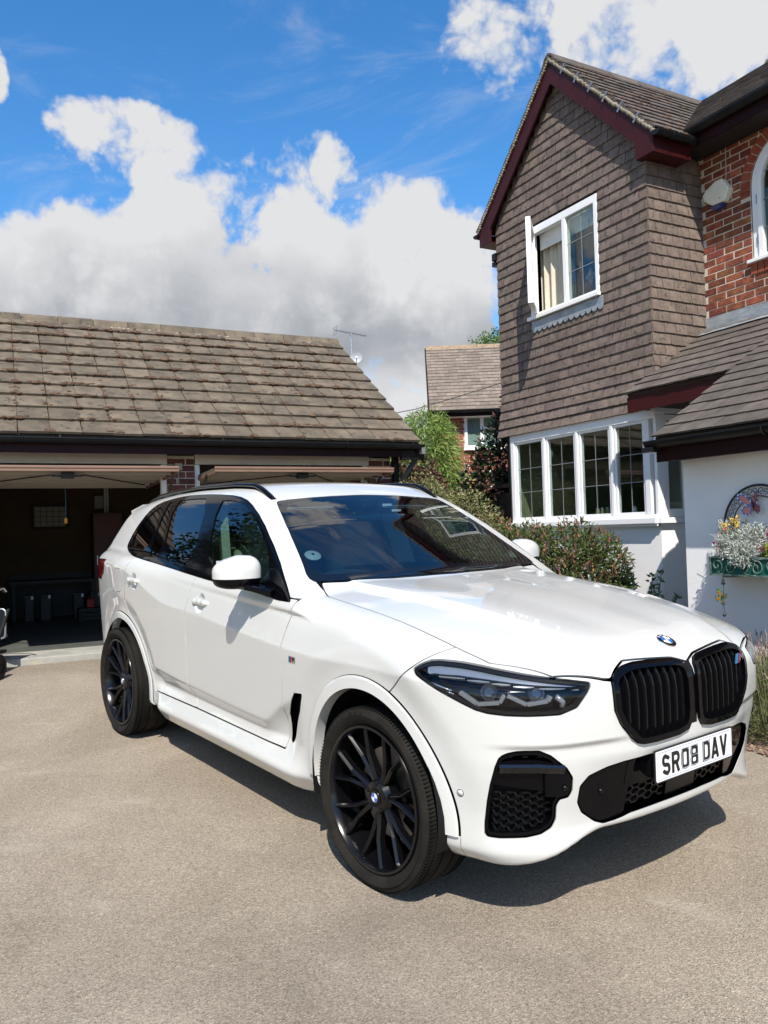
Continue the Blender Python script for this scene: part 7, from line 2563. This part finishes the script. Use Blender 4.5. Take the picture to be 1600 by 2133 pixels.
    for y in (-.36, .36):
        soft('sun_visor', car, (-1.43, y, 1.585), (.14, .40, .022), R(22), m_=mat('visor_grey', (.34, .36, .36), rough=.8) if 'visor_grey' not in MATS else MATS['visor_grey'])
    soft('cabin_mirror', car, (-1.30, 0, 1.515), (.03, .23, .065), R(-10), m_=CAR_SATIN, e=4)
    soft('camera_housing', car, (-1.33, .0, 1.585), (.12, .10, .05), R(28), m_=CAR_SATIN, e=4)
    tg = MB()
    for k, (y, z) in enumerate(((.12, 1.580), (.15, 1.545))):
        tg.box(-1.262 - (1.580 - z) * -1.7 * .9, -1.26 - (1.580 - z) * -1.7 * .9, y - .035, y + .035, z - .007, z + .007)
    tg.build('toll_sticker', BADGE_WHITE, car)
    # beige grey pillar trims that show through the far side windows
    for y in (-.70, .70):
        MB().bar((-1.80, y, 1.15), (-1.97, y * .92, 1.60), .05, .12).build('pillar_trim', MATS['visor_grey'], car)
    # things inside the car: a phone holder stuck to the glass
    M_ = CAR_TILT
    t = thing('phone_holder', 'round suction phone holder stuck inside the windscreen by the right pillar', 'phone holder', M_)
    cpos = Vector((-.885, -.655, 1.325))
    nn = Vector((.50, -.10, .86)).normalized(); ux = nn.orthogonal().normalized(); Mq = frame(cpos, ux, nn.cross(ux), nn)
    MB().lathe([(0, .006), (.012, .006), (.016, .010), (.030, .008), (.044, .0), (.044, -.004), (0, -.006)], Mq, 28).build('suction_cup', mat('pale_rubber', (.34, .42, .42), rough=.35), t, smooth=True, angle=.5)
    MB().lathe([(.0, .009), (.008, .009), (.008, .006)], Mq, 14).build('cap', CAR_DARK, t)
    MB().tube([Mq @ Vector((0, 0, -.006)), cpos + Vector((-.03, .0, -.06)), cpos + Vector((-.05, .02, -.10))], .008, 8).build('arm', CAR_DARK, t, smooth=True)
    MB().mbox(T(*(cpos + Vector((-.055, .02, -.125)))), -.02, .02, -.035, .035, -.03, .03).build('clamp', CAR_DARK, t, bevel=.006)
    return car


build_car()
# ------------------------------------------------------------------ fence, planter, wall ornaments, trolley
def build_misc():
    r = random.Random(17)
    at = lambda x, y, z: HM @ T(x, y, z)
    # dark fence between the house and the hedge
    t = thing('garden_fence', 'dark brown boarded fence with a top rail between house corner and shrubs', 'fence', at(-2.62, .25, .15) @ RZ(R(176)))
    L_ = 2.3
    bd = raw_mesh('board_face', MB().add([(0, -.012, 0), (L_, -.012, 0), (L_, -.004, .155), (0, -.004, .155), (0, .012, 0), (L_, .012, 0), (L_, .006, .155), (0, .006, .155)], [(0, 1, 2, 3), (4, 7, 6, 5), (0, 4, 5, 1), (3, 2, 6, 7), (0, 3, 7, 4), (1, 5, 6, 2)]), DARK_WOOD)
    for k in range(12):
        link('board', bd, t, M=T(0, r.uniform(-.002, .002), .06 + .142 * k))
    for x in (.03, .78, 1.55, 2.27):
        MB().box(x - .04, x + .04, -.06, .055, 0, 1.84).build('post', DARK_WOOD, t)
    MB().box(-.02, L_ + .03, -.075, .07, 1.845, 1.895).build('rail', mat('fence_rail', (.085, .045, .028), (.06, .032, .02), rough=.8, scale=6), t)

    # green planter on the porch wall
    y0 = -1.086
    green = mat('planter_green', (.008, .105, .080), (.010, .075, .060), rough=.45, scale=7, spots=((.03, .05, .03), 9, .38))
    iron = mat('verdigris_iron', (.16, .24, .20), (.055, .075, .065), rough=.6, scale=26, spots=((.22, .14, .08), 22, .38))
    px0, px1, pz0, pz1 = 1.70, 2.62, 1.055, 1.195
    t = thing('window_box', 'green metal window box with scrollwork front on the white porch wall', 'window box', at(0, 0, 0))
    b = MB(); b.box(px0, px1, y0 - .21, y0 - .205, pz0, pz1); b.box(px0, px0 + .005, y0 - .205, y0 - .01, pz0, pz1); b.box(px1 - .005, px1, y0 - .205, y0 - .01, pz0, pz1); b.box(px0, px1, y0 - .009, y0 - .004, pz0, pz1); b.box(px0 + .005, px1 - .005, y0 - .205, y0 - .01, pz0, pz0 + .005)
    b.build('trough', green, t)
    f = MB()
    yf = y0 - .218
    for z in (pz0 + .006, pz1 - .004):
        f.bar((px0 - .006, yf, z), (px1 + .006, yf, z), .010, .012)
    for x in (px0, px1):
        f.bar((x, yf, pz0), (x, yf, pz1), .010, .012)
    f.bar((px0, yf, pz1 - .004), (px0, y0, pz1 - .004), .010, .012); f.bar((px1, yf, pz1 - .004), (px1, y0, pz1 - .004), .010, .012)
    f.build('rim', iron, t)

    def spiral(cx, cz, r0, turns, a0, sgn, y, n=26):
        return [(cx + r0 * (1 - .86 * i / n) * math.cos(a0 + sgn * 2 * PI * turns * i / n), y, cz + r0 * (1 - .86 * i / n) * math.sin(a0 + sgn * 2 * PI * turns * i / n)) for i in range(n + 1)]
    k = 0
    x = px0 + .062
    while x < px1 - .03:
        s = 1 if k % 2 == 0 else -1
        cz = (pz0 + pz1) / 2
        pts = spiral(x, cz + s * .006, .053, 1.35, R(-90) * s, s, yf - .003)
        pts = [(x + .105, yf - .003, cz - s * .058), (x + .06, yf - .003, cz - s * .060)] + pts
        MB().tube(smooth_path(pts, 2), .0042, 6).build('scroll', iron, t, smooth=True)
        x += .112; k += 1
    for x in (px0 + .1, px1 - .1):
        MB().bar((x, y0 - .002, pz0 - .01), (x, y0 - .20, pz0 - .004), .012, .02).build('bracket', iron, t)
    MB().box(px0 + .006, px1 - .006, y0 - .204, y0 - .011, pz1 - .03, pz1 - .02).build('soil', mat('potting_soil', (.03, .022, .016), rough=1), t)
    # planting in it
    rs = np.random.RandomState(51)
    silver = leaf_mat('silver_leaf', (.50, .52, .47), (.38, .41, .36), rand=.25, hue=.01, trans=.1, rough=.8)
    t = thing('silver_plant', 'silvery white bushy cushion plant in the middle of the window box', 'plant', at(1.93, y0 - .12, pz1 - .02))
    blobs = [((0, 0, .11), (.155, .13, .13)), ((.10, 0, .14), (.11, .1, .12)), ((-.12, -.02, .09), (.10, .11, .10)), ((.05, -.10, .04), (.12, .06, .09))]
    P, D_ = shell_points(rs, blobs, 5200, .6, .12)
    np_mesh('foliage', [leaves(rs, P, D_ + [0, 0, .3], .030, .0065, 0, spread=.8)], silver, t)
    st = MB()
    for k in range(40):
        c = rs.normal(0, .06, 3); st.tube([(c[0] * .3, c[1] * .3, 0), (c[0], c[1], .10), (c[0] * 2.2, c[1] * 1.6, .19)], .002, 4)
    st.build('stem', mat('silver_stem', (.42, .44, .40), rough=.9), t, kind='stuff')
    t = thing('silver_sprig', 'tall frosted white sprig at the left end of the window box', 'plant', at(1.765, y0 - .11, pz1))
    LP = []; LD = []; st = MB()
    for k in range(16):
        a = rs.uniform(0, 6.28); e = Vector((math.cos(a) * rs.uniform(.01, .06) - .02, math.sin(a) * .03, rs.uniform(.18, .30)))
        p = smooth_path([Vector((0, 0, 0)), e * .5 + Vector((rs.normal(0, .01), 0, 0)), e], 6); st.tube(p, .0022, 4)
        for q in p[3:]:
            for _ in range(5):
                LP.append(np.array(q)); LD.append(rs.normal(0, 1, 3))
    st.build('stem', MATS['silver_stem'], t, kind='stuff')
    np_mesh('foliage', [leaves(rs, np.array(LP), np.array(LD), .020, .005, 0)], silver, t)
    yel = mat('yellow_flower', (.62, .38, .03), (.70, .48, .06), rough=.7, rand=.25)
    mag = mat('magenta_flower', (.42, .012, .17), (.30, .008, .11), rough=.7, rand=.3)
    org = mat('orange_flower', (.50, .13, .05), (.36, .08, .04), rough=.7, rand=.3)
    lime = leaf_mat('lime_leaf', (.30, .34, .04), (.20, .27, .03), rand=.3)

    def posy(name, lab, x, z, w, h, n, m, ht, seed, fl=.012, cat='flowers'):
        rs2 = np.random.RandomState(seed)
        t = thing(name, lab, cat, at(x, y0 - .12, pz1 - .01))
        s = MB(); P = []; D2 = []
        for k in range(n):
            e = Vector((rs2.uniform(-w, w), rs2.uniform(-.09, .06), h + rs2.uniform(-.035, .03)))
            s.tube([(e.x * .25, e.y * .3, -.01), (e.x * .6, e.y * .6, e.z * .55), e], .0016, 4, caps=False)
            for _ in range(9):
                P.append(np.array(e) + rs2.normal(0, fl * .75, 3)); D2.append(rs2.normal(0, 1, 3) + [0, -.4, .6])
        s.build('stem', GREEN_STEM, t, kind='stuff')
        np_mesh('flower_heads', [leaves(rs2, np.array(P), np.array(D2), fl * 1.5, fl * 1.3, 0)], m, t)
        return t
    posy('yellow_flowers', 'flat yellow flower heads above the left end of the window box', 1.845, 0, .085, .265, 15, yel, 0, 3, .010)
    posy('orange_flowers', 'small orange red flowers among the silver plant at left', 1.80, 0, .055, .20, 9, org, 0, 5, .009)
    posy('magenta_flowers', 'magenta flowers hanging at the left end of the window box', 1.735, 0, .035, .09, 9, mag, 0, 6, .013)
    posy('pink_flowers', 'bright pink flowers right of the silver plant', 2.08, 0, .05, .10, 10, mat('bright_pink_flower', (.58, .03, .30), (.46, .02, .22), rough=.7, rand=.3), 0, 7, .013)
    posy('tall_pink_flowers', 'tall magenta pink flowers at the right edge over the window box', 2.20, 0, .06, .19, 11, mag, 0, 8, .013)
    t = thing('lime_plant', 'lime yellow leafy plant at the right of the window box', 'plant', at(2.20, y0 - .13, pz1 - .02))
    P, D_ = shell_points(rs, [((0, 0, .05), (.10, .09, .08)), ((.12, 0, .05), (.10, .09, .08)), ((.3, 0, .06), (.14, .09, .09))], 900, .5, .1)
    np_mesh('foliage', [leaves(rs, P, D_ + [0, 0, .4], .030, .022, 0, spread=.7)], lime, t)

    # wrought iron arch with butterfly
    t = thing('wall_trellis', 'arched black wrought iron wall panel with curled scrolls above the window box', 'wall ornament', at(1.985, y0 - .022, 1.415))
    wire = mat('black_wire', (.016, .020, .022), rough=.45)
    Ra = .302
    MB().tube([(-Ra, 0, -.22)] + [(-Ra * math.cos(PI * i / 24), 0, Ra * math.sin(PI * i / 24)) for i in range(25)] + [(Ra, 0, -.22)], .0085, 8).build('outer_arch', wire, t, smooth=True)
    Rb = .222
    MB().tube([(-Rb, 0, -.22)] + [(-Rb * math.cos(PI * i / 24), 0, Rb * math.sin(PI * i / 24)) for i in range(25)] + [(Rb, 0, -.22)], .0042, 6).build('inner_arch', wire, t, smooth=True)
    for i in range(9):
        a = PI * (i + .5) / 9
        c = ((Ra + Rb) / 2 * math.cos(a), (Ra + Rb) / 2 * math.sin(a))
        for s in (-1, 1):
            pts = spiral(c[0] - s * .028 * math.sin(a), c[1] + s * .028 * math.cos(a), .027, 1.3, a + PI, s, 0, 18)
            MB().tube(pts, .0028, 5).build('scroll', wire, t, smooth=True)
    for s in (-1, 1):
        MB().tube(spiral(s * .155, -.02, .055, 1.2, R(90), s, 0, 20), .0035, 5).build('scroll', wire, t, smooth=True)
        for k in range(3):
            x1 = s * (.04 + .05 * k)
            MB().tube(smooth_path([(s * .02, 0, -.22), (x1 * .8, 0, -.12), (x1, 0, .0 - .03 * k)], 5), .003, 5).build('stem', wire, t)
            MB().prism([(0, 0), (.014, .028), (0, .075), (-.014, .028)], frame(Vector((x1 * .95, -.006, -.05 - .02 * k)), Vector((math.cos(s * .5), 0, -math.sin(s * .5))), Vector((math.sin(s * .5), 0, math.cos(s * .5))), Vector((0, -1, 0))), 0, .003).build('metal_leaf', mat('dark_green_metal', (.010, .045, .035), rough=.45) if 'dark_green_metal' not in MATS else MATS['dark_green_metal'], t)

    def butterfly(name, lab, M, sc_, outer, inner, dots, body_m, tilt=0.):
        t = thing(name, lab, 'butterfly ornament', M @ Matrix.Rotation(tilt, 4, 'Y'))
        up = [(.0, .0), (.12, .20), (.34, .62), (.62, .80), (.82, .78), (.86, .55), (.74, .28), (.45, .02), (.10, -.06)]
        dn = [(.06, -.06), (.42, -.02), (.70, -.12), (.74, -.38), (.55, -.62), (.30, -.66), (.12, -.40)]
        F_ = lambda pts, s, k: [(s * x * sc_ * k + s * (1 - k) * .36 * sc_, z * sc_ * k + (1 - k) * (.25 if pts is up else -.30) * sc_) for x, z in pts]
        for s in (-1, 1):
            Mf = frame(Vector((0, -.004, 0)), Vector((math.cos(.45), -s * math.sin(.45), 0)), Vector((0, 0, 1)), Vector((-s * math.sin(.45), -math.cos(.45), 0)))
            for pts in (up, dn):
                w = MB().prism(F_(pts, s, 1.)[::s], Mf, 0, .002).build('wing', outer, t)
                MB().prism(F_(pts, s, .68)[::s], Mf, .002, .0032).build('wing_panel', inner, w)
                for q in range(7):
                    i = 1 + q * (len(pts) - 2) // 7
                    x, z = F_(pts, s, .88)[i]
                    MB().lathe([(0, .0036), (.05 * sc_, .0036), (.06 * sc_, .002)], Mf @ T(x, z, 0), 8).build('wing_dot', dots, w)
        MB().tube([(0, -.008, -.40 * sc_), (0, -.012, 0), (0, -.010, .30 * sc_)], [.03 * sc_, .07 * sc_, .04 * sc_], 8).build('body', body_m, t, smooth=True)
        for s in (-1, 1):
            MB().tube([(0, -.01, .28 * sc_), (s * .10 * sc_, -.012, .48 * sc_), (s * .22 * sc_, -.012, .60 * sc_)], .010 * sc_, 5).build('antenna', body_m, t)
        return t
    indigo = mat('enamel_indigo', (.028, .022, .16), (.04, .04, .26), rough=.3, scale=30, coat=.5)
    orange = mat('enamel_orange', (.50, .075, .035), (.36, .12, .10), rough=.3, scale=45, coat=.5, spots=((.55, .55, .6), 60, .36))
    wdot = mat('enamel_white', (.62, .64, .70), rough=.3)
    butterfly('butterfly_ornament', 'orange and indigo enamel butterfly on the wrought iron arch', at(1.955, y0 - .035, 1.575), .122, indigo, orange, wdot, mat('enamel_brown', (.09, .02, .02), rough=.4), -.15)
    # hanging chimes
    gold = mat('enamel_amber', (.40, .20, .02), (.30, .14, .02), rough=.35, scale=30)
    teal = mat('enamel_teal', (.03, .26, .18), (.05, .34, .20), rough=.35, scale=30)
    copper = mat('copper_bell', (.36, .18, .07), (.24, .11, .04), rough=.3, scale=20, metal=.7)
    for k, (x, lab1, lab2) in enumerate(((1.795, 'hanging bead chain with a copper bell under the window box', 'teal and amber butterfly on the hanging chain under the window box'),
                                         (2.235, 'second hanging chain with a copper bell at the right edge', None))):
        t = thing('hanging_chime', lab1, 'chime', at(x, y0 - .20, 1.05), 'chimes hanging from the window box')
        MB().tube([(0, 0, 0), (.003, 0, -.10), (-.004, 0, -.2), (.002, 0, -.30)], .0022, 5).build('chain', wire, t)
        for z in (-.05, -.285):
            MB().ball((0, 0, z), .014, nu=10, nv=7).build('bead', mat('dark_bead', (.03, .03, .035), rough=.3) if 'dark_bead' not in MATS else MATS['dark_bead'], t, smooth=True)
        for z in (-.03, -.205):
            MB().tube([(.010 * math.cos(a), 0, z + .010 * math.sin(a)) for a in [2 * PI * i / 12 for i in range(12)]], .0022, 5, closed=True).build('link', wire, t)
        MB().lathe([(0, .03), (.012, .026), (.022, .0), (.026, -.028), (.020, -.040), (0, -.042)], T(0, 0, -.355), 14).build('bell', copper, t, smooth=True)
        if lab2:
            butterfly('chime_butterfly', lab2, at(x - .003, y0 - .205, .895), .068, teal, gold, MATS['dark_bead'], wire, .45)

    # wheeled trolley whose right side shows at the left edge
    wx, wy = -5.56, -1.235
    gz = ground_z(wx, wy)
    t = thing('trolley', 'black wheeled trolley with silver-edged panel at the garage mouth, cut by the left edge', 'trolley', T(wx, wy, gz) @ RZ(R(54)))
    # local x to the right in the picture, y away
    for x in (.0, -.46):
        w = MB().lathe([(0, -.022), (.05, -.022), (.058, -.030), (.105, -.030), (.118, -.018), (.118, .018), (.105, .030), (.058, .030), (.05, .022), (0, .022)], T(x, 0, .118) @ Matrix.Rotation(R(90), 4, 'Y'), 28)
        w = w.build('wheel', CAR_DARK, t, smooth=True, angle=.5)
        MB().lathe([(0, -.032), (.018, -.032), (.020, -.02)], T(x, 0, .118) @ Matrix.Rotation(R(90), 4, 'Y') , 12).build('hub', CAR_SATIN, w)
    MB().bar((-.50, 0, .118), (.02, 0, .118), .02).build('axle', STEEL, t)

    def rr(w_, h_, q, n=5):
        o = []
        for sx, sy, a0 in ((1, 1, 0), (-1, 1, 90), (-1, -1, 180), (1, -1, 270)):
            for i in range(n + 1):
                a = R(a0 + 90 * i / n); o.append((sx * (w_ / 2 - q) + q * math.cos(a), sy * (h_ / 2 - q) + q * math.sin(a)))
        return o
    Mp = frame(Vector((-.385, .40, .485)), Vector((1, 0, 0)), Vector((0, .10, .995)), Vector((0, -.995, .10)))
    MB().prism(rr(.56, .29, .04), Mp, -.06, .0).build('panel', CAR_SATIN, t)
    MB().tube([Mp @ Vector((x, y, .004)) for x, y in rr(.56, .29, .04)], .009, 6, closed=True).build('panel_edge', SILVER, t, smooth=True)
    for x in (-.10, -.45):
        MB().bar((x, .03, .12), (x, .46, .62), .025, .025).build('upright', CAR_DARK, t)
    MB().tube(smooth_path([(-.45, .46, .62), (-.45, .44, .80), (-.30, .40, .86), (-.14, .36, .84), (-.06, .30, .80)], 5), .014, 8).build('handle', CAR_DARK, t, smooth=True)
    MB().tube([(-.14, .35, .82), (-.07, .30, .84), (-.03, .26, .81)], .007, 6).build('brake_lever', SILVER, t)
    MB().box(-.44, -.11, .0, .42, .20, .23).build('toe_plate', CAR_DARK, t)


build_misc()
